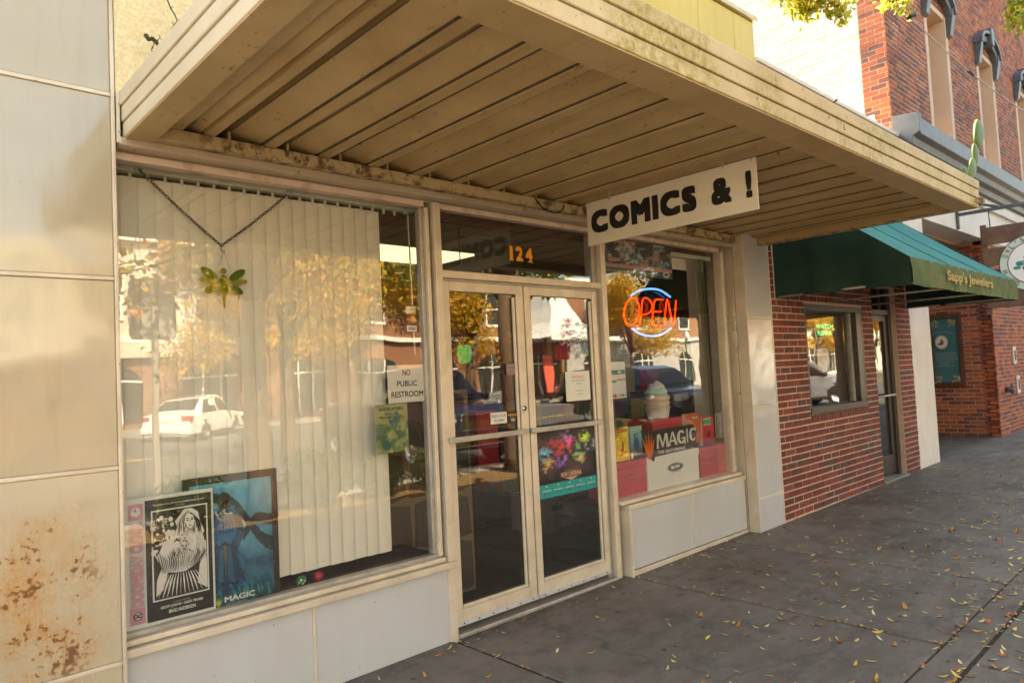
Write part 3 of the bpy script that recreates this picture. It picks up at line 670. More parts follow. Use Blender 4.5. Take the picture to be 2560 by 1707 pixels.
# ------------------------------------------------------------------ jeweller next door
jew = thing('brick_shop', 'low red brick jeweller shop with dark framed window and door under the green awning', 'building', (5.6, 0, 0))
JX0, JX1 = 3.815, 7.555
wz = G(5)
box('mortar_wall', JX0, 4.495, YF + 0.0, 0.3, -0.05, 4.44, MT['mortar_pink'], jew)
box('mortar_wall', 4.495, 5.975, YF + 0.0, 0.3, -0.05, 0.985, MT['mortar_pink'], jew)
box('mortar_wall', 4.495, 5.975, YF + 0.0, 0.3, 2.115, 4.44, MT['mortar_pink'], jew)
box('mortar_wall', 5.975, 6.295, YF + 0.0, 0.3, -0.05, 4.44, MT['mortar_pink'], jew)
box('mortar_wall', 6.295, 7.07, YF + 0.0, 0.3, 2.40, 4.44, MT['mortar_pink'], jew)
box('mortar_wall', 7.07, JX1, YF + 0.0, 0.3, -0.05, 4.44, MT['mortar_pink'], jew)
holes = [(4.49 - JX0, 5.98 - JX0, 0.905, 2.12), (6.29 - JX0, 7.075 - JX0, -1, 2.40)]
nb = bricks(jew, (JX0, YF, wz + 0.012), 0.0, JX1 - JX0, wz + 0.012, 4.43, holes, RED, single=lambda p: p.z < 2.18 and p.x < 6.35, limit=300)
rl = MB().box(0, 0.058, -0.018, 0.02, 0, 0.078).mesh('sill_brick', MT['brick'])
for i, c in enumerate(((0.20,0.055,0.04), (0.17,0.045,0.035), (0.225,0.07,0.05))):
    me = MB().box(0, 0.056, -0.016, 0.02, 0, 0.076, 0, c).mesh('sill_brick', MT['brick'])
    for k in range(i, 22, 3): inst('sill_brick', me, (4.497 + k * 0.0672, YF, 0.907), jew)
MB().box(JX0 - 0.02, 7.59, YF - 0.035, 0.5, 4.44, 4.485).build('coping', MT['plaster'], jew, bevel=0.006)
box('roof', JX0, 7.6, 0.31, 9.0, 4.2, 4.3, MT['dirt_shade'], jew)
wj = empty('window', (5.2, YF, 0.98), jew)
WJ = (4.497, 5.973, 0.987, 2.113)
bar('frame', WJ[0], WJ[1], YF + 0.005, YF + 0.09, WJ[3] - 0.055, WJ[3], MT['bronze'], wj)
bar('frame', WJ[0], WJ[1], YF - 0.012, YF + 0.09, WJ[2], WJ[2] + 0.062, MT['bronze'], wj)
bar('frame', WJ[0], WJ[0] + 0.045, YF + 0.005, YF + 0.09, WJ[2] + 0.063, WJ[3] - 0.056, MT['bronze'], wj)
bar('frame', WJ[1] - 0.16, WJ[1], YF + 0.004, YF + 0.16, WJ[2] + 0.063, WJ[3] - 0.056, MT['bronze'], wj)
bar('bead', WJ[1] - 0.20, WJ[1] - 0.162, YF + 0.06, YF + 0.12, WJ[2] + 0.063, WJ[3] - 0.056, MT['alu_grey'], wj)
box('glass', WJ[0] + 0.04, WJ[1] - 0.15, YF + 0.075, YF + 0.081, WJ[2] + 0.05, WJ[3] - 0.05, MT['glass'], wj)
dj = empty('door', (6.68, YF + 0.1, 0.05), jew)
bar('frame', 6.297, 6.345, YF + 0.06, YF + 0.16, 0.07, 2.39, MT['bronze'], dj)
bar('frame', 6.98, 7.068, YF + 0.06, YF + 0.16, 0.07, 2.39, MT['bronze'], dj)
bar('frame', 6.346, 6.979, YF + 0.06, YF + 0.16, 2.06, 2.12, MT['bronze'], dj)
bar('stile', 6.347, 6.41, YF + 0.085, YF + 0.13, 0.10, 2.055, MT['bronze'], dj); bar('stile', 6.88, 6.978, YF + 0.085, YF + 0.13, 0.10, 2.055, MT['bronze'], dj)
bar('bottom_rail', 6.411, 6.879, YF + 0.085, YF + 0.13, 0.10, 0.32, MT['bronze'], dj); bar('top_rail', 6.411, 6.879, YF + 0.085, YF + 0.13, 1.98, 2.055, MT['bronze'], dj)
box('glass', 6.41, 6.88, YF + 0.10, YF + 0.106, 0.31, 1.99, MT['glass_dark'], dj)
box('transom_glass', 6.346, 6.979, YF + 0.10, YF + 0.106, 2.12, 2.39, MT['glass_dark'], dj)
MB().tube([(6.36, YF + 0.03, 1.06), (6.95, YF + 0.03, 1.06)], 0.014, 10).build('push_bar', MT['alu_grey'], dj)
for xx in (6.38, 6.93): MB().tube([(xx, YF + 0.03, 1.06), (xx, YF + 0.085, 1.06)], 0.010, 8).build('bar_bracket', MT['alu_grey'], dj)
box('door_step', 6.28, 7.08, YF - 0.03, YF + 0.3, 0.0, 0.068, MT['kerb'], jew, 0.006)
tag(box('jeweller_floor', 3.85, 7.5, 0.31, 5, -0.02, 0.06, MT['floor']), kind='structure')
tag(box('jeweller_back_wall', 3.85, 7.5, 2.6, 2.7, 0.06, 2.8, noisy('jeweller_panelling', (0.22,0.12,0.04),(0.16,0.085,0.03),3,0.7)), kind='structure')
tag(box('jeweller_ceiling', 3.85, 7.5, 0.31, 5, 2.6, 2.66, MT['ceiling']), kind='structure')
MT['navy'] = mat('navy_cloth', (0.02, 0.025, 0.09), 0.8)
cs = thing('display_counter', 'navy draped counter seen low inside the jeweller window', 'counter', (5.2, 0.4, 0.06))
box('cloth', 4.2, 6.1, 0.24, 0.80, 1.02, 1.05, MT['navy'], cs); box('cabinet', 4.22, 6.08, 0.32, 0.78, 0.06, 1.019, MT['wood'], cs)
# small signs in the jeweller window
MT['led'] = emit('green_led', (0.02, 1.0, 0.30), 0.30)
tq = [onY(*p, YF + 0.10) for p in Z((1940,740), 5.225, (515,370), (780,395), (650,495), (535,495))]
ls = thing('led_sign', 'small sign of glowing green letters hung inside the jeweller window', 'sign', (tq[0].x, YF + 0.1, tq[0].z))
s = Sheet((tq[0].x, YF+0.095, tq[0].z-0.05), (tq[1].x+0.02, YF+0.095, tq[0].z-0.05), (tq[0].x, YF+0.095, tq[0].z+0.01)); s.text('WATCH', 0, 0.8, 0.05, 0.95, (1,1,1), 0.01, 1.1); s.build('lettering', ls, MT['led'])
s = Sheet((tq[0].x+0.03, YF+0.095, tq[0].z-0.12), (tq[1].x, YF+0.095, tq[0].z-0.12), (tq[0].x+0.03, YF+0.095, tq[0].z-0.065)); s.text('REPAIR', 0, 0.72, 0.05, 0.95, (1,1,1), 0.01, 1.1); s.build('lettering', ls, MT['led'])
box('sign_backing', tq[0].x - 0.02, tq[1].x + 0.03, YF + 0.105, YF + 0.115, tq[0].z - 0.14, tq[0].z + 0.03, MT['gasket'], ls)
q = Z((1940,740), 5.225, (510,695), (672,688), (678,772), (520,782))
s, (a0, a1, b0, b1) = sheetY(q, YF + 0.088); s.rect(0, 1, 0, 1, (0.75,0.72,0.66)); s.text('IN', 0.06, 0.32, 0.15, 0.85, (0.05,0.04,0.05), 0.02); s.text('HERE', 0.40, 0.96, 0.15, 0.85, (0.35,0.12,0.10), 0.02)
tag(s.build('window_card'), 'small white lettered card in the middle of the jeweller window', 'card')
q = Z((1860,1050), 3.357, (1165,345), (1208,330), (1200,405), (1168,418))
s, _ = sheetY(q, YF + 0.097); s.rect(0, 1, 0, 1, (0.10,0.55,0.52)); s.rect(0.2, 0.8, 0.3, 0.6, (0.02,0.12,0.12)); tag(s.build('door_sticker'), 'turquoise sticker low on the jeweller glass door', 'sticker')

# green awning
awn = thing('green_awning', 'green canvas awning with gold lettering over the jeweller front', 'awning', (5.6, -0.8, 2.1))
AX0, AX1, AY, AZ0, AZ1 = 3.868, 7.455, -1.400, 2.125, 2.360
AW = 3.285                                   # height of the canvas where it meets the wall
def ruffle(x, k): return 0.012 * math.sin(x * 9 + k)
n = 24; vs = []
for i in range(n + 1):
    t = i / n; x = AX0 + (AX1 - AX0) * t
    vs += [(x, YF - 0.012, AW), (x, (YF + AY) / 2, (AW + AZ1) / 2 - 0.018 - 0.02 * math.sin(t * math.pi * 4) ** 2), (x, AY, AZ1)]
fs = []
for i in range(n):
    for k in range(2): fs.append((i*3+k, i*3+k+1, i*3+k+4, i*3+k+3))
MB().add(vs, fs, sm=True).build('top_canvas', MT['awning_top'], awn)
vs = []
for i in range(n + 1):
    x = AX0 + (AX1 - AX0) * i / n; vs += [(x, AY, AZ1), (x, AY - 0.012 + ruffle(x, 0) * 0.4, (AZ0 + AZ1) / 2), (x, AY - 0.004 + ruffle(x, 1) * 0.6, AZ0 + 0.004 * math.sin(x * 7))]
fs = [(i*3+k, i*3+k+1, i*3+k+4, i*3+k+3) for i in range(n) for k in range(2)]
MB().add(vs, fs, sm=True).build('valance', MT['awning_worn'], awn)
for x in (AX0, AX1):
    vs = []; m_ = 14
    for i in range(m_ + 1):
        t = i / m_; y = YF - 0.012 + (AY - YF + 0.012) * t; zt = AW + (AZ1 - AW) * t; w = 0.018 * math.sin(t * 13) + 0.008 * math.sin(t * 31)
        vs += [(x, y, zt), (x + (0.5 * w if x == AX0 else 0), y, (zt + AZ0) / 2), (x + w, y, AZ0 + 0.10), (x + 1.6 * w, y, AZ0 + 0.025 * (1 - t))]
    fs = [(i*4+k, i*4+k+1, i*4+k+5, i*4+k+4) for i in range(m_) for k in range(3)]
    MB().add(vs, fs, sm=True).build('side_canvas', MT['awning'], awn)
for x in (4.95, 6.05):
    MB().tube([(x, YF - 0.012, AW + 0.003), (x, (YF + AY) / 2, (AW + AZ1) / 2 - 0.016), (x, AY, AZ1 + 0.003)], 0.005, 6).build('seam', MT['awning_top'], awn)
for zz, yy in ((AZ0 + 0.02, AY + 0.015), (AZ1 - 0.02, AY + 0.02)): MB().tube([(AX0 + 0.02, yy, zz), (AX1 - 0.02, yy, zz)], 0.012, 8).build('frame_tube', MT['alu_grey'], awn)
for x in (AX0 + 0.02, 5.0, 6.2, AX1 - 0.02):
    MB().tube([(x, YF - 0.02, AZ0 + 0.03), (x, AY + 0.02, AZ0 + 0.03)], 0.011, 8).build('frame_tube', MT['alu_grey'], awn)
MB().tube([(AX0 - 0.006, YF - 0.014, AZ0 + 0.02), (AX0 - 0.006, YF - 0.014, AW)], 0.007, 6).build('edge_rail', MT['alu'], awn)
for k in range(12):
    for zz in (AZ1 - 0.015, AZ0 + 0.012):
        x = AX0 + 0.5 + k * 0.27; MB().lathe([(0.0, 0.006), (0.007, 0.0)], 8, (0, 0, 0)).build('rivet', MT['alu'], awn)
        o = col.objects[-1]; o.rotation_euler = (R(90), 0, 0); o.matrix_parent_inverse = Matrix.Translation(-awn.location); o.location = (x, AY - 0.012, zz)
tb = onY(*Z((1860,420), 3.357, (1712, 960))[0], AY - 0.03); te = onY(*Z((1860,420), 3.357, (2092, 1000))[0], AY - 0.03)
s = Sheet((tb.x, AY - 0.03, 2.180), (te.x, AY - 0.03, 2.180), (tb.x, AY - 0.03, 2.305)); s.text("Sapp's Jewelers", 0, 1, 0, 1, (1,1,1), 0.022, 1.0); s.build('lettering', awn, MT['gold'])

# ------------------------------------------------------------------ tall brick building
tall = thing('tall_brick_building', 'two storey orange brick building with black window hoods and a white painted side wall', 'building', (10, 0, 0))
TX, TY = 7.60, -0.15
_e = [TX + 0.302, 9.26, 10.45, 12.07, 13.26, 14.88, 16.07, 17.7, 18.89, 24]
for _i in range(0, 10, 2): box('mortar_front', _e[_i], _e[_i+1], TY, 0.4, 4.50, 6.97, MT['mortar_grey'], tall)
box('mortar_front', TX + 0.302, 24, TY, 0.4, 6.971, 11.0, MT['mortar_grey'], tall)
box('mortar_side', TX, TX + 0.3, TY + 0.001, 0.185, 4.0, 11.0, MT['mortar_grey'], tall)
box('painted_side', TX, TX + 0.3, 0.185, 14, 3.8, 11.0, MT['whitebrick'], tall)
box('floor_slab', TX + 0.31, 24, 0.41, 10, 4.0, 4.3, MT['dirt_shade'], tall)
# front windows: tan boarded bays
E1 = lambda *p: Z((1860,0), 3.357, *p)
def bx_(p): return onY(*E1(p)[0], TY)
bays = []
for (a, b) in (((1535, 600), (1725, 600)), ((1965, 800), (2100, 800)), ((2275, 900), (2400, 900))):
    bays.append((bx_(a).x, bx_(b).x))
w0 = bays[0]; pitch = bays[1][0] - bays[0][0]
zs0, zs1 = 4.86, 6.98
fholes = []
W_ = 1.19
starts = [9.26, 12.07, 14.88, 17.7]
for sx in starts: fholes.append((sx - TX, sx + W_ - TX, 4.5, zs1))
nb = bricks(tall, (TX, TY, 4.55), 0.0, 11.5, 4.55, 9.0, fholes, ORANGE, L=0.205, h=0.072, joint=0.015, single=lambda p: p.x < 9.3 and p.z < 6.9, limit=290)
nb2 = bricks(tall, (TX, 0.185, 4.40), -math.pi / 2, 0.335, 4.40, 7.6, (), ORANGE, L=0.205, h=0.069, limit=0)
nb3 = bricks(tall, (TX, 7.0, 4.35), -math.pi / 2, 6.80, 4.35, 8.6, (), [(0.50,0.48,0.425),(0.49,0.47,0.41),(0.515,0.495,0.44)], L=0.205, h=0.069, joint=0.006, proud=0.003, limit=0, mt=vcol('painted_bricks', 0.85))
for sx in starts:
    w = empty('window', (sx + W_ / 2, TY, 4.6), tall)
    box('boarding', sx + 0.14, sx + W_ - 0.14, TY + 0.34, TY + 0.37, 4.62, zs1, MT['tan'], w)
    bar('jamb', sx + 0.005, sx + 0.138, TY - 0.012, TY + 0.36, 4.60, zs1 - 0.011, MT['tan'], w); bar('jamb', sx + W_ - 0.138, sx + W_ - 0.005, TY - 0.012, TY + 0.36, 4.60, zs1 - 0.011, MT['tan'], w)
    bar('meeting_rail', sx + 0.14, sx + W_ - 0.14, TY + 0.28, TY + 0.339, 5.75, 5.85, MT['tan'], w)
    bar('head_board', sx + 0.14, sx + W_ - 0.14, TY - 0.005, TY + 0.35, zs1 - 0.08, zs1 - 0.012, MT['tan'], w)
    for k in range(3): bar('board_batten', sx + 0.30 + 0.2 * k, sx + 0.315 + 0.2 * k, TY + 0.325, TY + 0.339, 4.65, zs1 - 0.11, MT['tan'], w)
    h = empty('window_hood', (sx + W_ / 2, TY - 0.1, zs1), tall)
    cx = sx + W_ / 2
    arch = [(cx + 0.60 * math.cos(R(a)), zs1 + 0.02 + 0.27 * math.sin(R(a))) for a in range(180, -1, -20)]
    inner = [(cx + 0.50 * math.cos(R(a)), zs1 - 0.02 + 0.20 * math.sin(R(a))) for a in range(0, 181, 20)]
    MB().prism([(a, TY - 0.002, b) for a, b in arch + inner], (0, -0.10, 0)).build('arch', MT['darkiron'], h, bevel=0.01)
    top = [(cx + 0.68 * math.cos(R(a)), zs1 + 0.03 + 0.34 * math.sin(R(a))) for a in range(180, -1, -20)]
    top += [(cx + 0.605 * math.cos(R(a)), zs1 + 0.03 + 0.28 * math.sin(R(a))) for a in range(0, 181, 20)]
    MB().prism([(a, TY - 0.002, b) for a, b in top], (0, -0.15, 0)).build('moulding', MT['darkiron'], h, bevel=0.01)
    for sg in (-1, 1):
        xa = cx + sg * 0.58
        MB().prism([(xa - 0.07, TY - 0.002, zs1 - 0.36), (xa - 0.07, TY - 0.07, zs1 - 0.32), (xa - 0.07, TY - 0.12, zs1 - 0.02), (xa - 0.07, TY - 0.12, zs1 + 0.10), (xa - 0.07, TY - 0.002, zs1 + 0.10)], (0.14, 0, 0)).build('bracket', MT['darkiron'], h, bevel=0.008)
    MB().prism([(cx - 0.07, TY - 0.002, zs1 + 0.12), (cx + 0.07, TY - 0.002, zs1 + 0.12), (cx + 0.10, TY - 0.002, zs1 + 0.44), (cx - 0.10, TY - 0.002, zs1 + 0.44)], (0, -0.17, 0)).build('keystone', MT['darkiron'], h, bevel=0.012)
# white splash of old paint low on the corner
MT['whitepatch'] = mat('white_paint_patch', (0.86, 0.86, 0.86), 0.7)
r_ = random.Random(3)
for j in range(6):
    z0 = 4.42 + j * 0.069; yb = 0.185; ya = 0.10 - 0.25 * (1 - j / 6.0) + r_.uniform(0, 0.05)
    MB().box(TX - 0.014, TX - 0.0085, max(ya, TY + 0.004), yb - 0.002, z0 + 0.004, z0 + 0.060).build('paint_patch', MT['whitepatch'], tall)
# cornice over the ground floor
cpro = [(0.0, 4.50), (0.0, 4.20), (0.10, 4.21), (0.12, 4.30), (0.20, 4.33), (0.22, 4.42), (0.29, 4.46), (0.30, 4.66), (0.27, 4.69), (0.0, 4.72)]
MB().prism([(TX + 0.06, TY - a, b) for a, b in cpro], (17, 0, 0)).build('cornice', MT['darkiron'], tall, bevel=0.004)
MB().prism([(TX - 0.02, TY - a * 1.12, b + 0.012 if b > 4.6 else b - 0.012) for a, b in cpro], (0.079, 0, 0)).build('cornice_end', MT['darkiron'], tall, bevel=0.004)
# ground floor: pilaster, beam, recess
box('pilaster', 7.562, 8.365, YF, 0.9, 0.0, 4.199, MT['plaster'], tall, 0.006)
box('beam', 8.366, 22, YF + 0.002, 0.2, 3.45, 4.198, MT['plaster'], tall, 0.004)
box('beam_moulding', 8.37, 22, YF - 0.05, YF + 0.001, 3.98, 4.10, MT['plaster'], tall, 0.01)
box('recess_ceiling', 8.36, 11.62, 0.2, 3.0, 3.40, 3.449, MT['tan'], tall)
box('recess_back', 8.36, 11.7, 3.0, 3.1, 0, 3.4, MT['interior'], tall)
box('return_wall', 11.632, 11.9, YF + 0.012, 3.0, 0.0, 3.45, MT['mortar_grey'], tall)
box('far_front', 11.632, 22, YF + 0.001, YF + 0.2, 0.0, 3.45, MT['mortar_grey'], tall)
bricks(tall, (11.632, 2.2, G(11.6)), -math.pi / 2, 2.385, G(11.6), 3.42, (), [tuple(min(0.7, q_ * 1.25) for q_ in c_) for c_ in ORANGE], L=0.205, h=0.069, limit=0)
far = empty('lower_brickwork', (13, YF, 0), tall)
bricks(far, (11.626, YF + 0.001, G(12)), 0.0, 5.0, G(12), 3.42, (), [tuple(min(0.7, q_ * 1.35) for q_ in c_) for c_ in ORANGE], L=0.205, h=0.069, single=lambda p: p.x < 13.2 and p.z < 2.4, limit=280)  # palette raised: sunlight painted into the far bricks
# services on the far front
for (u, v, w, h_) in ((2535, 888, 14, 40), (2545, 960, 14, 38)):
    p = onY(u, v, YF - 0.012); MB().box(p.x - 0.10, p.x + 0.10, YF - 0.03, YF - 0.006, p.z - 0.16, p.z + 0.16).build('vent_frame', MT['plaster'], tall, bevel=0.006)
    MB().box(p.x - 0.05, p.x + 0.05, YF - 0.034, YF - 0.0305, p.z - 0.09, p.z + 0.09).build('vent_opening', MT['gasket'], tall)
p = onY(2522, 973, YF - 0.05); MB().tube([(p.x, YF - 0.005, p.z), (p.x, YF - 0.10, p.z)], 0.05, 12).build('hose_valve', MT['darkiron'], tall)
MB().tube([(p.x - 0.03, YF - 0.10, p.z - 0.07), (p.x, YF - 0.10, p.z + 0.06), (p.x + 0.04, YF - 0.10, p.z - 0.06)], 0.022, 8).build('valve_wheel', MT['darkiron'], tall)

# framed teal notice on the return wall
fr = thing('framed_poster', 'teal notice with a round picture in a dark wood frame on the brick return wall', 'poster', (11.6, 0.5, 0.95))
FX = 11.604; y0, y1, z0, z1 = 0.262, 0.795, 0.955, 2.235
for a in ((y0, y1, z0, z0 + 0.075), (y0, y1, z1 - 0.075, z1), (y0, y0 + 0.07, z0 + 0.0755, z1 - 0.0755), (y1 - 0.07, y1, z0 + 0.0755, z1 - 0.0755)):
    MB().box(FX - 0.035, FX + 0.02, a[0], a[1], a[2], a[3]).build('frame_rail', MT['wood'], fr, bevel=0.006)
s = Sheet((FX, y1 - 0.06, z0 + 0.06), (FX, y0 + 0.06, z0 + 0.06), (FX, y1 - 0.06, z1 - 0.06))
s.rect(0, 1, 0, 1, (0.055, 0.17, 0.185))
for k in range(26):
    for (cu, cv, sg) in ((0.12, 0.93, 1), (0.80, 0.93, -1), (0.15, 0.06, 1), (0.82, 0.07, -1)):
        s.ell(cu + rnd.uniform(-0.17, 0.14), cv + rnd.uniform(-0.055, 0.04), rnd.uniform(0.012, 0.035), rnd.uniform(0.006, 0.016), rnd.choice([(0.52,0.40,0.20),(0.60,0.50,0.30),(0.40,0.32,0.16)]), 8)
s.ell(0.36, 0.63, 0.27, 0.115, (0.05,0.06,0.05)); s.ell(0.36, 0.63, 0.255, 0.108, (0.42,0.44,0.38)); s.ell(0.36, 0.63, 0.21, 0.088, (0.70,0.66,0.58))
s.ell(0.38, 0.625, 0.07, 0.04, (0.22,0.12,0.05)); s.ell(0.31, 0.60, 0.10, 0.018, (0.32,0.05,0.05)); s.ell(0.36, 0.665, 0.04, 0.018, (0.40,0.26,0.12))
for k, (a, b) in enumerate(((0.08, 0.92), (0.12, 0.88), (0.08, 0.9), (0.1, 0.92), (0.1, 0.8), (0.2, 0.62), (0.1, 0.82))):
    s.rect(a, b, 0.45 - k * 0.032, 0.462 - k * 0.032, (0.22, 0.33, 0.34))
for k in range(9): s.rect(0.05 + k*0.1, 0.12 + k*0.1, 0.775 - 0.002*(k-3.5)**2, 0.785 - 0.002*(k-3.5)**2, (0.24, 0.36, 0.36))
s.build('notice', fr)

# hanging round sign and its bracket
SXX = 10.0
hs = thing('hanging_sign', 'round white sign with berries and leaves on brown planks hanging from a black bracket', 'sign', (SXX, -1.0, 2.5))
cpt = onX(2583, 655, SXX); cy_, cz_ = cpt.y, cpt.z
rad = (onX(2496, 655, SXX).y - cy_)
for k, zz in enumerate((-0.62, -0.30, 0.02, 0.34)):
    MB().box(SXX + 0.012, SXX + 0.045, cy_ - 0.78, cy_ + 0.62, cz_ + zz * 1.0 - 0.0, cz_ + zz + 0.27).build('plank', MT['plank'], hs, bevel=0.012)
MB().box(SXX + 0.046, SXX + 0.075, cy_ + 0.56, cy_ + 0.64, cz_ - 0.72, cz_ + 0.66).build('upright', MT['plank'], hs, bevel=0.008)
nn = 56
def disc(name, r, x, m_): MB().prism([(x, cy_ + r*math.cos(2*math.pi*k/nn), cz_ + r*math.sin(2*math.pi*k/nn)) for k in range(nn)], (0.006, 0, 0)).build(name, m_, hs)
MT['sage'] = mat('sage_ring', (0.60, 0.66, 0.58), 0.5)
disc('rim', rad, SXX + 0.004, MT['ink']); disc('ring', rad * 0.965, SXX - 0.002, MT['sage']); disc('inner_rim', rad * 0.74, SXX - 0.008, MT['ink']); disc('face', rad * 0.71, SXX - 0.014, mat('sign_face', (0.82, 0.79, 0.80), 0.5))
s = Sheet((SXX - 0.0155, cy_ + rad, cz_ - rad), (SXX - 0.0155, cy_ - rad, cz_ - rad), (SXX - 0.0155, cy_ + rad, cz_ + rad))
for (a, b, ru, rv, c) in ((0.32,0.50,0.07,0.045,(0.01,0.22,0.20)),(0.27,0.43,0.06,0.03,(0.02,0.27,0.24)),(0.40,0.60,0.03,0.03,(0.10,0.36,0.36)),(0.44,0.66,0.03,0.025,(0.05,0.30,0.28)),(0.38,0.52,0.03,0.04,(0.20,0.45,0.30)),(0.50,0.56,0.05,0.05,(0.02,0.25,0.2)),(0.62,0.5,0.07,0.05,(0.01,0.22,0.2))): s.ell(a, b, ru, rv, c, 12)
for (a, b) in ((0.38,0.42),(0.43,0.43),(0.40,0.37),(0.45,0.38),(0.50,0.40),(0.47,0.33)): s.ell(a, b, 0.035, 0.035, (0.22,0.01,0.04), 14)
s.build('picture', hs)
def arc_text(txt, a0, a1, flip=False):
    for k, ch in enumerate(txt):
        if ch == ' ': continue
        a = R(a0 + (a1 - a0) * k / max(1, len(txt) - 1)); rr = rad * 0.85
        c = Vector((SXX - 0.0095, cy_ - rr * math.cos(a), cz_ + rr * math.sin(a)))
        tang = Vector((0, -math.sin(a), -math.cos(a))); rdl = Vector((0, -math.cos(a), math.sin(a)))
        if flip: tang, rdl = -tang, -rdl
        w = rad * (0.11 if ch not in "I'1" else 0.04); hgt = rad * 0.16
        if ch == "'": c = c + rdl * hgt * 0.35; hgt *= 0.35
        b = c - tang * w * 0.5 - rdl * hgt * 0.5
        sh = Sheet(b, b + tang * w, b + rdl * hgt); sh.text(ch, 0, 1, 0, 1, (0.01,0.01,0.012), 0.005); sh.build('letter', hs)
arc_text("OWL'S", 158, 108)
arc_text("H", 196, 196, True); arc_text("1D", 222, 234, True)
zb = onY(*Z((1860,420), 3.357, (1775, 520))[0], YF).z
bkt = thing('sign_bracket', 'black iron bracket on the white beam carrying the round sign', 'bracket', (SXX, YF, 3.6))
MB().box(SXX - 0.025, SXX + 0.025, YF - 0.04, YF - 0.002, 3.46, 3.86).build('wall_plate', MT['darkiron'], bkt, bevel=0.004)
MB().box(SXX - 0.02, SXX + 0.02, cy_ - 0.9, YF - 0.041, 3.655, 3.705).build('arm', MT['darkiron'], bkt, bevel=0.004)
MB().tube([(SXX, YF - 0.04, 3.90), (SXX, -0.75, 3.70)], 0.022, 8).build('brace', MT['darkiron'], bkt)
for yy in (cy_ + 0.5, cy_ - 0.6): MB().tube([(SXX, yy, 3.66), (SXX + 0.03, yy, cz_ + 0.60)], 0.008, 6).build('hanger', MT['darkiron'], bkt)
# guy wire with a clamp
w1 = onY(*E1((1385, 140))[0], TY - 0.02); w2p = onY(*E1((2400, 970))[0], -0.9)
gw = thing('guy_wire', 'grey steel cable slanting across the upper brick wall', 'cable', (w1.x, w1.y, w1.z))
MB().tube([w1 + (w2p - w1) * t + Vector((0, 0, -0.10 * math.sin(math.pi * t))) for t in [k / 12 for k in range(13)]], 0.010, 6).build('cable', MT['alu_grey'], gw)
MB().tube([w1 + Vector((0, 0.02, 0)), w1 + Vector((0, -0.10, 0))], 0.035, 8).build('anchor', MT['darkiron'], gw)
mp = w1 + (w2p - w1) * 0.45 + Vector((0, 0, -0.099)); MB().tube([mp, mp + (w2p - w1).normalized() * 0.14], 0.028, 8).build('clamp', MT['darkiron'], gw)
# ------------------------------------------------------------------ across the street (seen in the shop windows)
def mir(u, v, d): p = onY(u, v, d + 0.06); return p.x, p.z      # what a window pixel mirrors at distance d in front of the glass
YO = -29.6
MT['brick_opp'] = noisy('warm_brick_wall', (0.30, 0.15, 0.09), (0.24, 0.11, 0.065), 3, 0.85)
MT['stucco'] = noisy('pale_stucco', (0.62, 0.58, 0.50), (0.56, 0.51, 0.43), 1, 0.85)
MT['stucco2'] = noisy('grey_stucco', (0.40, 0.40, 0.40), (0.34, 0.34, 0.34), 1, 0.85)
MT['trim'] = mat('white_trim', (0.8, 0.8, 0.78), 0.6)
MT['pane'] = mat('dark_pane', (0.03, 0.035, 0.04), 0.08)
MT['whiteroof'] = noisy('white_metal_roof', (0.72, 0.74, 0.74), (0.62, 0.64, 0.65), 2, 0.4)
MT['redsign'] = mat('red_sign', (0.55, 0.02, 0.03), 0.5)
def opp_building(name, label, x0, x1, H, wall, upper, wins, sign=None, door=None):
    b = thing(name, label, 'building', ((x0 + x1) / 2, YO, 0))
    MB().box(x0, x1, YO - 10, YO, -0.2, 3.9).build('lower_wall', wall, b)
    MB().box(x0, x1, YO - 10, YO + 0.001, 3.95, H).build('upper_wall', upper, b)
    MB().box(x0 - 0.1, x1 + 0.1, YO - 0.1, YO + 0.28, H - 0.35, H).build('parapet', MT['trim'], b)
    MB().box(x0, x1, YO - 0.1, YO + 0.22, 3.70, 3.949).build('string_course', MT['trim'], b)
    for k in range(wins):
        x = x0 + (k + 0.5) * (x1 - x0) / wins
        w = empty('window', (x, YO, 4.8), b)
        MB().box(x - 0.75, x + 0.75, YO + 0.002, YO + 0.07, 4.6, 6.8).build('frame', MT['trim'], w)
        MB().box(x - 0.62, x + 0.62, YO + 0.071, YO + 0.08, 4.75, 6.65).build('pane', MT['pane'], w)
        MB().box(x - 0.62, x + 0.62, YO + 0.081, YO + 0.10, 5.66, 5.74).build('meeting_rail', MT['trim'], w)
    for k in range(wins):
        x = x0 + (k + 0.5) * (x1 - x0) / wins
        g = empty('shop_window', (x, YO, 0), b)
        pts = [(x - 1.25, 0.25), (x + 1.25, 0.25)] + [(x + 1.25 * math.cos(R(a)), 2.1 + 0.75 * math.sin(R(a))) for a in range(0, 181, 20)]
        MB().prism([(a, YO + 0.002, zz) for a, zz in pts], (0, 0.03, 0)).build('opening', MT['pane'], g)
        for dx in (-0.42, 0.42): MB().box(x + dx - 0.04, x + dx + 0.04, YO + 0.033, YO + 0.06, 0.25, 2.75).build('mullion', MT['trim'], g)
        MB().box(x - 1.25, x + 1.25, YO + 0.0335, YO + 0.055, 2.06, 2.14).build('transom', MT['trim'], g)
    if sign:
        MB().box(x0 + 0.4, x1 - 0.4, YO + 0.02, YO + 0.30, 3.05, 3.68).build('sign_band', MT['stucco'], b)
        n_ = len(sign) * 0.34
        sx = (x0 + x1) / 2
        s = Sheet((sx + n_/2, YO + 0.305, 3.2), (sx - n_/2, YO + 0.305, 3.2), (sx + n_/2, YO + 0.305, 3.52)); s.text(sign, 0, 1, 0, 1, (0.15,0.14,0.12), 0.02, 1.2); s.build('lettering', b)
    return b
opp_building('law_office', 'pale two storey building with a lettered band and brick arches across the street', -14, 11.5, 8.4, MT['brick_opp'], MT['stucco'], 6, '& DANLEY LAW FIRM')
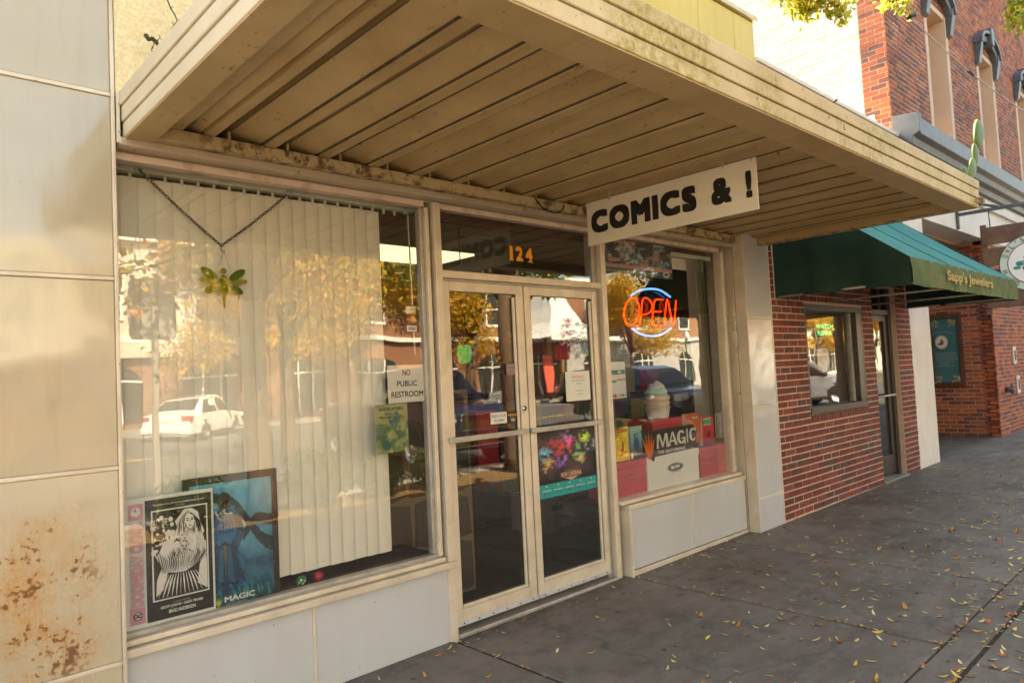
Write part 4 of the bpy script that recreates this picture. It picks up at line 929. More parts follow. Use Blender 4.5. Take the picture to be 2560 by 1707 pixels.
opp_building('brick_store', 'orange brick store with white parapet across the street', 11.8, 33, 7.4, MT['brick_opp'], MT['brick_opp'], 5)
b = opp_building('grey_store', 'grey rendered store down the street with red brick upper floor', 33.4, 62, 8.0, MT['stucco2'], MT['brick_opp'], 5)
b = opp_building('near_end_store', 'pale stucco store at the near end across the street', -40, -14.3, 7.6, MT['stucco2'], MT['stucco'], 5)
# white hipped pavilion with red boards
opp_building('cream_block', 'long cream block farthest down the street across the road', 62.4, 110, 8.5, MT['stucco'], MT['stucco'], 9)
pv = thing('pavilion', 'small pavilion with a flared white metal roof and red boards across the street', 'pavilion', (29.6, -27.5, 0))
for a in (27.6, 31.6):
    for y in (-29.0, -26.0): MB().tube([(a, y, 0), (a, y, 3.7)], 0.11, 10).build('post', MT['brick_opp'], pv)
prof = [(2.9, 3.6), (2.2, 3.9), (1.5, 4.6), (1.0, 5.6), (0.7, 6.6)]
vs = []
for h_, zz in prof: vs += [(29.6 - h_, -27.5 - h_, zz), (29.6 + h_, -27.5 - h_, zz), (29.6 + h_, -27.5 + h_, zz), (29.6 - h_, -27.5 + h_, zz)]
MB().add(vs, [(i*4+k, i*4+(k+1)%4, i*4+4+(k+1)%4, i*4+4+k) for i in range(4) for k in range(4)] + [(16,17,18,19), (3,2,1,0)]).build('roof', MT['whiteroof'], pv)
MB().box(26.6, 32.6, -24.56, -24.50, 3.45, 3.66).build('gutter', MT['trim'], pv)
MB().box(28.0, 29.5, -25.9, -25.8, 2.3, 3.2).build('sign_board', MT['redsign'], pv); MB().box(27.2, 27.9, -25.95, -25.87, 0.5, 2.6).build('banner', mat('pink_banner', (0.7,0.12,0.08), 0.6), pv)

# ------------------------------------------------------------------ trees
BARK = noisy('brown_bark', (0.16, 0.10, 0.06), (0.09, 0.06, 0.04), 9, 0.95, None, 0, 0.6, 24, stretch=(3, 3, 0.6))
def leafmat():
    m = bpy.data.materials.new('autumn_leaves'); m.use_nodes = True; t = m.node_tree; t.nodes.clear()
    o = t.nodes.new('ShaderNodeOutputMaterial'); mx = t.nodes.new('ShaderNodeMixShader'); mx.inputs[0].default_value = 0.45
    a = t.nodes.new('ShaderNodeVertexColor'); a.layer_name = 'Col'
    d = t.nodes.new('ShaderNodeBsdfPrincipled'); d.inputs['Roughness'].default_value = 0.5; tr = t.nodes.new('ShaderNodeBsdfTranslucent')
    t.links.new(a.outputs[0], d.inputs['Base Color']); t.links.new(a.outputs[0], tr.inputs[0])
    t.links.new(d.outputs[0], mx.inputs[1]); t.links.new(tr.outputs[0], mx.inputs[2]); t.links.new(mx.outputs[0], o.inputs[0]); return m
MT['leaf'] = leafmat()
GOLD = [(0.72,0.40,0.03),(0.64,0.31,0.03),(0.76,0.50,0.06),(0.50,0.36,0.04),(0.36,0.32,0.04),(0.24,0.27,0.04),(0.66,0.26,0.03)]
GREENGOLD = [(0.34,0.34,0.04),(0.46,0.40,0.05),(0.22,0.28,0.04),(0.58,0.46,0.07),(0.16,0.22,0.03)]
def add_leaf(mb, p, L, r, c):
    d = Vector((r.gauss(0,1), r.gauss(0,1), r.gauss(-0.5,0.8))).normalized(); s_ = d.cross(Vector((r.gauss(0,1), r.gauss(0,1), r.gauss(0,1)))).normalized()
    w = L * r.uniform(0.20, 0.30); n = d.cross(s_) * L * 0.08
    mb.add([p, p + d*L*0.5 + s_*w + n, p + d*L, p + d*L*0.5 - s_*w + n], [(0,1,2,3)], 0, c)
def tree_meshes(seed, H, clear, rad, nleaf, L, pal):
    r = random.Random(seed); tr = MB(); lv = MB()
    top = Vector((r.uniform(-.2,.2), r.uniform(-.2,.2), clear + 0.4))
    tr.tube([(0,0,-0.05), (0.02,0.01,0.3), (top.x*0.5, top.y*0.5, clear*0.55), top], [0.20, 0.155, 0.14, 0.12], 10)
    blobs = []
    for k in range(9):
        a = 2*math.pi*k/9 + r.uniform(-.3,.3); t = r.uniform(0.35, 1.0); hh = clear + 0.5 + (H - clear - 0.8) * r.uniform(0.05, 1.0)
        e = Vector((math.cos(a)*rad*t*0.75, math.sin(a)*rad*t*0.75, hh)); mid = (top + e) / 2 + Vector((0,0,0.25))
        tr.tube([top - Vector((0,0,0.2)), mid, e], [0.075, 0.045, 0.015], 6)
        for q in range(3):
            c = mid + (e - mid) * r.uniform(0.3, 1.1) + Vector((r.gauss(0,.35), r.gauss(0,.35), r.gauss(0,.3)))
            blobs.append((c, r.uniform(0.45, 0.95) * rad / 2.2)); tr.tube([mid, c], [0.025, 0.006], 5)
    for k in range(nleaf):
        c, br = r.choice(blobs); 
        while True:
            o = Vector((r.uniform(-1,1), r.uniform(-1,1), r.uniform(-1,1)))
            if o.length < 1: break
        p = c + Vector((o.x, o.y, o.z*0.75)) * br * (0.5 + 0.5 * o.length)
        if p.z < clear - 0.2: p.z = clear - 0.2 + r.uniform(0, 0.4)
        add_leaf(lv, p, L * r.uniform(0.7, 1.3), r, r.choice(pal))
    return tr.mesh('trunk', BARK), lv.mesh('crown', MT['leaf'])
ta = tree_meshes(11, 6.2, 2.3, 2.1, 9000, 0.12, GOLD); tb_ = tree_meshes(23, 6.8, 2.5, 2.4, 9000, 0.13, GREENGOLD); tc = tree_meshes(37, 8.4, 2.4, 3.8, 14000, 0.19, GOLD)
ta2 = tree_meshes(51, 6.6, 2.3, 2.5, 11000, 0.13, GOLD)
trees = [((0.95, -4.85, 0), ta, 'golden street tree in the bed opposite the near window'), ((5.2, -5.0, 0), tb_, 'yellow green street tree leaning over the canopy end'),
         ((11.0, -5.0, 0), ta, 'golden street tree in the bed near the round sign'), ((17.5, -5.0, 0), tb_, 'yellow green street tree farthest along the bed'), ((-7.0, -5.0, 0), ta, 'golden street tree in the bed at the near end of the block'),
         ((4.3, -11.2, 0), ta2, 'golden tree in the parking island before the near window'), ((9.3, -11.0, 0), ta2, 'golden tree in the parking island before the door'), ((10.2, -27.4, 0), tc, 'amber tree between the law office and the orange brick store'), ((15.2, -27.4, 0), tc, 'amber tree before the orange brick store'), ((22.6, -29.6, 0), tc, 'amber tree beside the white pavilion'), ((38, -27.6, 0), tc, 'amber tree before the grey store'), ((66, -27.0, 0), tc, 'amber tree before the cream block, nearer one'), ((73, -27.0, 0), tc, 'amber tree before the cream block, middle one'), ((81, -27.0, 0), tc, 'amber tree before the cream block, farthest one')]
for k, (loc, (tm, cm), lab) in enumerate(trees):
    t = thing('street_tree', lab, 'tree', loc, 'street trees'); t.rotation_euler = (0, 0, k * 1.7)
    for nm, me in (('trunk', tm), ('crown', cm)):
        o = bpy.data.objects.new(nm, me); col.objects.link(o); o.parent = t
    if k == 1: tree2 = t
# the spray of leaves that reaches over the canopy, and one farther along: twigs belong to that tree
def spray(c, ext, n, L, seed, pal, base):
    r = random.Random(seed); tw = MB(); lv = MB(); c = Vector(c)
    for k in range(10):
        e = c + Vector((r.uniform(-1,1)*ext[0], r.uniform(-1,1)*ext[1], r.uniform(-1,0.3)*ext[2])); b = c + Vector((r.uniform(-.4,.4)*ext[0], r.uniform(-.3,.3)*ext[1], ext[2]*1.2))
        tw.tube([b, (b+e)/2 + Vector((0,0,0.05)), e], [0.008, 0.005, 0.002], 5)
        for q in range(n // 10):
            t = r.uniform(0.15, 1.05); p = b + (e - b) * t + Vector((r.gauss(0,.035), r.gauss(0,.035), r.gauss(0,.03)))
            add_leaf(lv, p, L * r.uniform(0.7, 1.25), r, r.choice(pal))
    tw.tube([Vector(base), (Vector(base) + c) / 2 + Vector((0,0,0.6)), c + Vector((0,0,ext[2]*1.3))], [0.05, 0.03, 0.010], 6)
    o = tw.build('branch', BARK); o.parent = tree2; o.matrix_parent_inverse = (Matrix.Translation(tree2.location) @ Matrix.Rotation(1.7, 4, 'Z')).inverted()
    o = tag(lv.build('leaf_spray', MT['leaf']), kind='stuff'); o.parent = tree2; o.matrix_parent_inverse = (Matrix.Translation(tree2.location) @ Matrix.Rotation(1.7, 4, 'Z')).inverted()
LIME = [(0.55,0.50,0.06),(0.40,0.42,0.05),(0.66,0.60,0.16),(0.28,0.34,0.04),(0.72,0.62,0.14)]
p1 = onY(2045, 14, -1.3); spray(p1, (0.55, 0.16, 0.13), 1200, 0.062, 4, LIME, (5.0, -4.6, 4.6))
p2 = onY(2240, 8, -1.3); spray(p2, (0.13, 0.10, 0.12), 300, 0.062, 5, LIME, (5.0, -4.6, 4.8))
p3 = onY(2545, 30, -1.55); spray(p3 + Vector((0.05,0,0.0)), (0.22, 0.15, 0.24), 1000, 0.07, 6, GREENGOLD, (5.6, -4.6, 4.6))
# shrubs in the bed
sm = MB(); r_ = random.Random(9)
for k in range(1500):
    o = Vector((r_.gauss(0,1), r_.gauss(0,1), r_.gauss(0,1))).normalized() * r_.uniform(0.5, 1)
    p = Vector((o.x*0.42, o.y*0.38, 0.34 + o.z*0.32)); add_leaf(sm, p, r_.uniform(0.05, 0.09), r_, r_.choice([(0.05,0.09,0.02),(0.07,0.11,0.03),(0.035,0.06,0.02),(0.10,0.13,0.03)]))
sme = sm.mesh('foliage', MT['leaf'])
stm = MB()
for a in range(5): stm.tube([(0,0,-0.03), (0.2*math.cos(a*1.3), 0.2*math.sin(a*1.3), 0.45)], [0.015, 0.006], 5)
stme = stm.mesh('stems', BARK)
for k, x in enumerate((-2.0, -1.1, 0.15, 1.75, 2.6, 3.4, 6.4, 7.3, 8.2, 9.2)):
    t = thing('low_shrub', 'low dark green shrub, %s in the kerbside bed counted from the near end' % ('first second third fourth fifth sixth seventh eighth ninth tenth'.split()[k]), 'shrub', (x, -4.80 + 0.1 * (k % 3 - 1), 0), 'low shrubs in the kerbside bed'); t.rotation_euler = (0, 0, k); s_ = 0.85 + 0.1 * (k % 4); t.scale = (s_, s_, s_)
    for nm, me in (('foliage', sme), ('stems', stme)):
        o = bpy.data.objects.new(nm, me); col.objects.link(o); o.parent = t
# road sign seen from behind
rs = thing('road_sign', 'back of a grey road sign plate on a perforated steel post by the kerb', 'sign', (-0.18, -4.85, 0))
MB().box(-0.21, -0.15, -4.88, -4.82, -0.02, 2.75).build('post', MT['alu_grey'], rs, bevel=0.004)
pl = [(-0.18 + sx * 0.23, zz) for sx, zz in ((-1, 2.16), (-0.9, 2.12), (0.9, 2.12), (1, 2.16), (1, 2.74), (0.9, 2.78), (-0.9, 2.78), (-1, 2.74))]
MB().prism([(a, -4.885, b) for a, b in pl], (0, -0.004, 0)).build('plate', MT['alu_grey'], rs)
# lamps and bin across the road
MT['lampgreen'] = mat('dark_green_paint', (0.01, 0.10, 0.06), 0.4)
MT['globe'] = mat('white_globe', (0.85, 0.85, 0.82), 0.3)
for x, lab in ((25.5, 'green lamp post with white globe beside the yellow green tree'), (33.5, 'green lamp post with white globe beyond the pavilion'), (44.0, 'green lamp post with white globe before the grey store')):
    lp = thing('lamp_post', lab, 'lamp post', (x, -26.9, 0), 'lamp posts across the street')
    MB().lathe([(0.17, 0.0), (0.15, 0.5), (0.07, 0.7), (0.055, 3.4), (0.10, 3.5), (0.06, 3.6)], 14, (x, -26.9, 0)).build('post', MT['lampgreen'], lp)
    MB().lathe([(0.06, 3.6), (0.17, 3.75), (0.19, 3.95), (0.13, 4.15), (0.04, 4.28)], 14, (x, -26.9, 0)).build('globe', MT['globe'], lp)
tn = thing('litter_bin', 'round green slatted litter bin across the street', 'bin', (32.6, -26.7, 0))
MB().lathe([(0.27, 0.0), (0.32, 0.8), (0.34, 0.9)], 18, (32.6, -26.7, 0)).build('body', MT['lampgreen'], tn); MB().lathe([(0.35, 0.9), (0.30, 1.02), (0.12, 1.08)], 18, (32.6, -26.7, 0)).build('lid', MT['lampgreen'], tn)

# ------------------------------------------------------------------ vehicles
def paint(name, c, metal=0.3): return mat(name, c, 0.22, metal, 0.5, Coat_Weight=0.8)
MT['carglass'] = mat('car_glass', (0.012, 0.014, 0.016), 0.03, 0, 0.6)
MT['redlight'] = mat('tail_light', (0.45, 0.01, 0.01), 0.15); MT['headlight'] = mat('headlight_lens', (0.75, 0.78, 0.8), 0.08)
MT['blackplastic'] = mat('black_plastic', (0.02, 0.02, 0.022), 0.5)
KINDS = {
 'sedan': dict(L=4.65, W=1.80, belt=0.90, sill=0.22, wb=2.65, wr=0.32, prof=[(-2.32,0.55),(-2.28,0.92),(-1.75,1.00),(-1.05,1.40),(-0.35,1.46),(0.30,1.42),(1.10,0.98),(2.00,0.82),(2.25,0.70),(2.32,0.48)]),
 'suv': dict(L=4.75, W=1.92, belt=1.08, sill=0.28, wb=2.75, wr=0.37, prof=[(-2.37,0.60),(-2.33,1.10),(-2.05,1.66),(-1.40,1.76),(0.15,1.74),(0.60,1.64),(1.20,1.14),(2.10,1.04),(2.32,0.86),(2.37,0.52)]),
 'pickup': dict(L=5.6, W=2.0, belt=1.18, sill=0.36, wb=3.55, wr=0.41, prof=[(-2.80,0.70),(-2.78,1.12),(-2.74,1.18),(-0.95,1.18),(-0.80,1.72),(-0.50,1.90),(0.55,1.90),(0.90,1.80),(1.45,1.26),(2.50,1.16),(2.75,0.98),(2.80,0.58)])}
def vehicle(name, label, cat, kind, pm, loc, heading):
    K = KINDS[kind]; v = thing(name, label, cat, loc, 'vehicles on the street'); W = K['W']/2; prof = K['prof']; n = len(prof)
    L2 = K['L']/2
    rings = []
    for x, zt in prof:
        e = abs(x) / L2; w = W * (1 - 0.10 * max(0, (e - 0.72) / 0.28) ** 2)
        belt = min(K['belt'], zt - 0.02); gh = max(0.0, zt - K['belt'])
        wt = w * (0.90 - 0.16 * min(1, gh / 0.45)); s0 = K['sill']
        rings.append([(x, w*0.80, s0), (x, w*0.97, s0+0.06), (x, w, (s0+belt)*0.5), (x, w*0.97, belt), (x, wt, zt), (x, wt*0.5, zt + 0.012)])
    def full(r): return r + [(a, -b, c) for a, b, c in reversed(r)]
    vs = []; 
    for r in rings: vs += full(r)
    m = 12; fs = [(i*m+k, i*m+k+1, (i+1)*m+k+1, (i+1)*m+k) for i in range(n-1) for k in range(m-1)] + [(i*m+m-1, i*m, (i+1)*m, (i+1)*m+m-1) for i in range(n-1)]
    fs += [tuple(range(m)), tuple(range((n-1)*m + m-1, (n-1)*m - 1, -1))]
    def part(mb, nm, mt, par=None, bev=0.0):
        o = bpy.data.objects.new(nm, mb.mesh(nm, mt)); col.objects.link(o); o.parent = par or v
        if bev:
            md = o.modifiers.new('bevel', 'BEVEL'); md.width = bev; md.segments = 2; md.limit_method = 'ANGLE'; md.angle_limit = R(25)
        return o
    body = part(MB().add(vs, fs), 'body', pm, None, 0.03)
    # glass: each side, front, rear
    gi = [i for i, (x, zt) in enumerate(prof) if zt > K['belt'] + 0.12]
    for sg in (1, -1):
        lo, hi = [], []
        i0, i1 = gi[0], gi[-1]
        seq = [i0 - 1] + gi + [i1 + 1] if kind != 'pickup' else gi + [i1 + 1]
        for i in seq:
            b, t = Vector(rings[i][3]), Vector(rings[i][4])
            if i in gi: lo.append(b.lerp(t, 0.10)); hi.append(b.lerp(t, 0.86))
            else:
                j = gi[0] if i < i0 else gi[-1]; b2 = Vector(rings[j][3]); lo.append(b2.lerp(b, 0.72) + Vector((0, 0, 0.05)))
        pts = lo + hi[::-1]; off = 0.010
        MBx = MB().poly([(p.x, sg*(p.y + off), p.z + 0.0) for p in (pts if sg > 0 else pts[::-1])]); part(MBx, 'side_glass', MT['carglass'])
        for fx in (0.5, ):
            xm = (prof[gi[0]][0] + prof[gi[-1]][0]) / 2 + 0.05
            b = Vector(rings[gi[len(gi)//2]][3]); t = Vector(rings[gi[len(gi)//2]][4])
            q = [(xm-0.04, b.y+0.016, b.z+0.02), (xm+0.04, b.y+0.016, b.z+0.02), (xm+0.04, t.y+0.018, t.z-0.04), (xm-0.04, t.y+0.018, t.z-0.04)]
            part(MB().poly([(a, sg*c, d) for a, c, d in (q if sg > 0 else q[::-1])]), 'pillar', pm)
    for nm, i, j in (('windscreen', gi[-1], gi[-1] + 1), ('rear_glass', gi[0], gi[0] - 1)):
        a, b = Vector(rings[i][4]), Vector(rings[j][4]); nrm = Vector((1 if i < j else -1, 0, 0.9)).normalized() * 0.03
        A = a.lerp(b, 0.06); B = a.lerp(b, 0.90); p = [A + nrm, B + nrm, Vector((B.x, -B.y, B.z)) + nrm, Vector((A.x, -A.y, A.z)) + nrm]
        p = [Vector((q.x, q.y * 0.90, q.z)) for q in p]; part(MB().poly(p), nm, MT['carglass'])
    for sx in (1, -1):
        for sg in (1, -1):
            x = sx * K['wb'] / 2; y = sg * (W - 0.02); wr = K['wr']
            tyre = MB(); hub = MB()
            def ring_(mb, prf, nseg=20):
                vs = []; 
                for r0, yy in prf:
                    for k in range(nseg): th = 2*math.pi*k/nseg; vs.append((x + r0*math.cos(th), y + sg*yy, wr + r0*math.sin(th)))
                mm = len(prf); mb.add(vs, [(i*nseg+k, i*nseg+(k+1)%nseg, (i+1)*nseg+(k+1)%nseg, (i+1)*nseg+k) for i in range(mm-1) for k in range(nseg)], 0, None, True)
            ring_(tyre, [(wr*0.6, -0.20), (wr*0.96, -0.20), (wr, -0.16), (wr, -0.02), (wr*0.95, 0.025), (wr*0.66, 0.03)])
            ring_(hub, [(wr*0.66, 0.028), (wr*0.62, 0.0), (wr*0.2, 0.012), (wr*0.06, 0.02), (0.001, 0.02)])
            w_ = empty('wheel'); w_.parent = v
            part(tyre, 'tyre', MT['rubber'], w_); part(hub, 'rim', MT['chrome'], w_)
            arch = MB().poly([(x + (wr+0.07)*math.cos(R(a)), y + sg*0.012, wr + 0.02 + (wr+0.07)*math.sin(R(a))) for a in (range(0, 181, 15) if sg > 0 else range(180, -1, -15))]); part(arch, 'wheel_arch', MT['blackplastic'])
    zf = (K['belt'] + K['sill']) / 2 + 0.12
    for sg in (1, -1):
        part(MB().box(L2 - 0.22, L2 - 0.02, sg*W*0.80 - 0.17, sg*W*0.80 + 0.17, zf - 0.02, zf + 0.16), 'headlight', MT['headlight'], None, 0.02)
        part(MB().box(-L2 + 0.01, -L2 + 0.14, sg*W*0.80 - 0.16, sg*W*0.80 + 0.16, zf + 0.02, zf + 0.20), 'tail_light', MT['redlight'], None, 0.02)
        xm = prof[gi[-1]][0] + 0.30
        part(MB().box(xm - 0.10, xm + 0.06, sg*(W + 0.02) - 0.02, sg*(W + 0.19) if sg > 0 else sg*(W + 0.02) + 0.02, K['belt'] + 0.02, K['belt'] + 0.17) if sg > 0 else MB().box(xm - 0.10, xm + 0.06, -(W + 0.19), -(W), K['belt'] + 0.02, K['belt'] + 0.17), 'mirror', MT['blackplastic'], None, 0.02)
    gz = 0.18 if kind != 'sedan' else 0.10
    part(MB().box(L2 - 0.03, L2 + 0.015, -W*0.55, W*0.55, zf - gz, zf + 0.13), 'grille', MT['blackplastic'] if kind == 'sedan' else MT['chrome'], None, 0.02)
    part(MB().box(L2 - 0.06, L2 + 0.05, -W*0.92, W*0.92, K['sill'] + 0.05, K['sill'] + 0.24), 'front_bumper', MT['chrome'] if kind == 'pickup' else pm, None, 0.03)
    part(MB().box(-L2 - 0.05, -L2 + 0.08, -W*0.92, W*0.92, K['sill'] + 0.05, K['sill'] + 0.24), 'rear_bumper', MT['chrome'] if kind == 'pickup' else pm, None, 0.03)
    part(MB().box(-L2 - 0.02, -L2 + 0.02, -0.16, 0.16, zf - 0.02, zf + 0.10), 'number_plate', MT['trim'])
    part(MB().box(-L2 + 0.5, L2 - 0.5, -W*0.75, W*0.75, K['sill'] - 0.06, K['sill'] + 0.1), 'underbody', MT['blackplastic'])
    v.rotation_euler = (0, 0, heading); return v
WHITE = paint('white_car_paint', (0.82, 0.82, 0.82), 0.0); SILVER = paint('silver_car_paint', (0.55, 0.55, 0.54), 0.7); BLUE = paint('dark_blue_car_paint', (0.008, 0.017, 0.055), 0.4); GREY = paint('grey_car_paint', (0.16, 0.16, 0.16), 0.6); BLACKP = paint('black_car_paint', (0.02,0.02,0.024), 0.3)
vehicle('parked_car', 'white saloon car parked nose in before the law office', 'car', 'sedan', WHITE, (6.5, -23.2, -0.15), R(-48))
vehicle('pickup_truck', 'silver pickup truck standing in the road', 'truck', 'pickup', SILVER, (9.6, -13.6, -0.15), R(180))
vehicle('pickup_truck', 'blue pickup truck with chrome grille parked facing the shop door', 'truck', 'pickup', BLUE, (6.3, -9.4, -0.15), R(96))
vehicle('parked_car', 'dark blue sport utility car parked facing the far window', 'car', 'suv', BLUE, (14.9, -9.6, -0.15), R(100))
vehicle('parked_car', 'white sport utility car parked facing the jeweller', 'car', 'suv', WHITE, (23.0, -9.2, -0.15), R(40))
vehicle('parked_car', 'grey sport utility car parked before the white pavilion', 'car', 'suv', GREY, (27.5, -22.8, -0.15), R(-70))
vehicle('parked_car', 'white saloon car parked before the grey store', 'car', 'sedan', WHITE, (34.5, -23.2, -0.15), R(-66))
vehicle('parked_car', 'black saloon car parked before the orange brick store', 'car', 'sedan', BLACKP, (17.5, -23.4, -0.15), R(-64))
# ------------------------------------------------------------------ vertical blinds in the near window
YB = 0.15
bl = thing('vertical_blinds', 'ivory vertical blinds drawn across the near display window', 'blinds', (-1.0, YB, 2.5))
MB().box(-1.80, onY(*Z((600,400), 4.3556, (1890, 555))[0], YB).x, YB - 0.03, YB + 0.03, 2.562, 2.600).build('head_rail', MT['rail'], bl, bevel=0.004)
PIT = 0.0765; xr = -0.296; k = 0
sl_me = None
def slat_mesh(ztop, zbot):
    vs = []; n = 5
    for j in range(2):
        for i in range(n):
            t = i / (n - 1) - 0.5; vs.append((t * 0.089, -0.004 * (1 - 4 * t * t), zbot if j == 0 else ztop))
    return MB().add(vs, [(i, i+1, n+i+1, n+i) for i in range(n-1)], sm=True).mesh('slat', MT['slat'])
sl_me = [slat_mesh(2.540, 0.556 + d) for d in (-0.001, 0.0, 0.0015)]
cr_me = MB().box(-0.006, 0.006, -0.006, 0.006, 2.532, 2.562).mesh('carrier', MT['rail'])
x = xr - 0.044
while x > -1.82:
    inst('slat', sl_me[k % 3], (x, YB, 0), bl, (0, 0, R(6 + 0.6 * math.sin(k * 1.9))))
    inst('carrier', cr_me, (x, YB, 0), bl); x -= PIT; k += 1
for i in (1, 2): inst('carrier', cr_me, (xr - 0.044 + i * PIT, YB, 0), bl)
wt = onY(*Z((600,400), 4.3556, (1825, 590))[0], YB - 0.02); wb_ = onY(*Z((600,740), 4.3556, (1908, 650))[0], YB - 0.02)
MB().tube([wt, wb_], 0.005, 8).build('wand', MT['slat'], bl)
for p in Z((600,400), 4.3556, (540, 330), (1805, 545)) + Z((0,0), 3.3357, (1155, 1390)):
    q = onY(*p, YB - 0.035); MB().box(q.x - 0.018, q.x + 0.018, YB - 0.036, YB - 0.031, q.z - 0.028, q.z + 0.028).build('clip', MT['clearplastic'], bl)
# chain and sun catcher
YC = 0.10
a1 = onY(*Z((0,400), 3.3357, (1160, 80))[0], YC); a2 = onY(*Z((600,400), 4.3556, (505, 385))[0], YC); mid = onY(*Z((0,400), 3.3357, (1845, 715))[0], YC)
ch = thing('hanging_chain', 'thin black chain hung in a V from the blind rail in the near window', 'chain', tuple(mid))
links = MB(); links_n = 0
lm_ = MB().tube([(0.011*math.cos(R(a)), 0, 0.006*math.sin(R(a))) for a in range(0, 360, 45)], 0.0022, 5, closed=True).mesh('chain_link', MT['chain'])
for A in (a1, a2):
    d = mid - A; n = int(d.length / 0.0165); ang = math.atan2(d.z, d.x)
    for i in range(n):
        t = (i + 0.5) / n; p = A + d * t + Vector((0, 0, -0.008 * math.sin(math.pi * t)))
        o = inst('chain_link', lm_, p, ch); o.rotation_euler = Matrix.Rotation(-ang, 4, 'Y').to_euler() if i % 2 else (Matrix.Rotation(-ang, 4, 'Y') @ Matrix.Rotation(R(75), 4, 'X')).to_euler()
hk = [mid + Vector((0, 0, 0)), mid + Vector((-0.003, 0, -0.014)), mid + Vector((0.002, 0, -0.026)), mid + Vector((0.012, 0, -0.030)), mid + Vector((0.014, 0, -0.022))]
MB().tube(hk, 0.002, 6).build('hook', MT['chain'], ch)
sc_ = onY(*Z((0,400), 3.3357, (1868, 1050))[0], YC); sc_h = 0.155
MT['gglass1'] = mat('green_art_glass', (0.07, 0.15, 0.015), 0.12, 0, 0.6); MT['gglass2'] = mat('amber_green_art_glass', (0.26, 0.27, 0.03), 0.12, 0, 0.6)
sn = thing('sun_catcher', 'green and amber glass butterfly ornament hanging on the chain', 'ornament', tuple(sc_))
def gl(name, pts, m_): MB().prism([(sc_.x + a*sc_h, YC, sc_.z + b*sc_h) for a, b in pts], (0, 0.004, 0)).build(name, m_, sn)
for sg in (-1, 1):
    for i, (a, L1, w1, m_) in enumerate(((34, 0.62, 0.26, 'gglass1'), (8, 0.56, 0.17, 'gglass2'), (-26, 0.46, 0.24, 'gglass1'))):
        c, s_ = math.cos(R(a)), math.sin(R(a)); cx_, cz_2 = sg*c*(L1*0.5 + 0.22), s_*(L1*0.5 + 0.22) + 0.08
        pts = [(cx_ + sg*(c*L1*0.5*math.cos(R(t)) - s_*w1*0.5*math.sin(R(t))), cz_2 + s_*L1*0.5*math.cos(R(t)) + c*w1*0.5*math.sin(R(t))) for t in range(0, 360, 24)]
        gl('wing_pane', pts if sg < 0 else pts[::-1], MT[m_])
gl('body', [(0.16*math.cos(R(a)), 0.02 + 0.34*math.sin(R(a))) for a in range(0, 360, 30)][::-1], MT['gglass1'])
gl('head', [(0.10*math.cos(R(a)), 0.48 + 0.10*math.sin(R(a))) for a in range(0, 360, 40)][::-1], MT['gglass2'])
gl('tail', [(-0.05, -0.30), (0.05, -0.30), (0.02, -0.72), (-0.02, -0.72)], MT['gglass1'])
MB().tube([mid + Vector((0.012, 0, -0.024)), sc_ + Vector((-0.03, 0, 0.55*sc_h))], 0.0012, 5).build('hanging_wire', MT['alu_grey'], sn)
MB().tube([mid + Vector((0.012, 0, -0.024)), sc_ + Vector((0.03, 0, 0.55*sc_h))], 0.0012, 5).build('hanging_wire', MT['alu_grey'], sn)

# ------------------------------------------------------------------ posters in the near window
def flame(s, u, v, w, h, c, c2=None):
    """a five pronged flame mark"""
    for dx, top, b in ((-0.44, 0.78, 0.30), (-0.22, 0.92, 0.20), (0.0, 1.0, 0.0), (0.22, 0.92, 0.20), (0.44, 0.78, 0.30)):
        s.poly([(u + w*(dx*0.62 - 0.09), v + h*0.45), (u + w*(dx*0.25), v + h*0.02), (u + w*(dx*0.62 + 0.09), v + h*0.45), (u + w*dx*1.05, v + h*top)], c)
    s.poly([(u - w*0.33, v + h*0.5), (u, v), (u + w*0.33, v + h*0.5), (u, v + h*0.56)], c)
pq = Z((0,850), 3.3357, (1030,1330), (1780,1232)) + Z((0,1240), 3.357, (1805,945), (1055,1145))
s, (px0, px1, pz0, pz1) = sheetY(pq, 0.046)
BLK = (0.012,0.010,0.008); CRM = (0.70,0.72,0.66); PNK = (0.58,0.28,0.36)
s.rect(0, 1, 0, 1, CRM); s.rect(0.045, 0.205, 0.045, 0.955, (0.55, 0.60, 0.52))
s.rect(0.045, 0.205, 0.83, 0.955, PNK); s.ell(0.125, 0.895, 0.052, 0.037, (0.72,0.68,0.62)); s.rect(0.122, 0.128, 0.895, 0.925, BLK); s.poly([(0.12,0.893),(0.09,0.915),(0.094,0.918),(0.126,0.898)], BLK)
s.rect(0.045, 0.205, 0.035, 0.16, PNK); s.ell(0.125, 0.098, 0.05, 0.034, BLK); s.ell(0.125, 0.098, 0.042, 0.028, (0.60,0.48,0.52)); s.text('DC', 0.085, 0.165, 0.082, 0.114, BLK, 0.05)
s.rect(0.222, 0.972, 0.028, 0.972, BLK)
INK_W = (0.72,0.70,0.64)
def stroke(s, pts, w, c):
    """a tapering brush stroke through pts (in the art frame)"""
    n = len(pts); L_, R_ = [], []
    for i, (x, y) in enumerate(pts):
        x2, y2 = pts[min(i+1, n-1)]; x1, y1 = pts[max(i-1, 0)]; d = math.hypot(x2-x1, y2-y1) or 1; k = w * math.sin(math.pi * (0.12 + 0.80 * i / (n-1)))
        nx, ny = -(y2-y1)/d*k, (x2-x1)/d*k; L_.append((x+nx, y+ny)); R_.append((x-nx, y-ny))
    s.poly(L_ + R_[::-1], c)
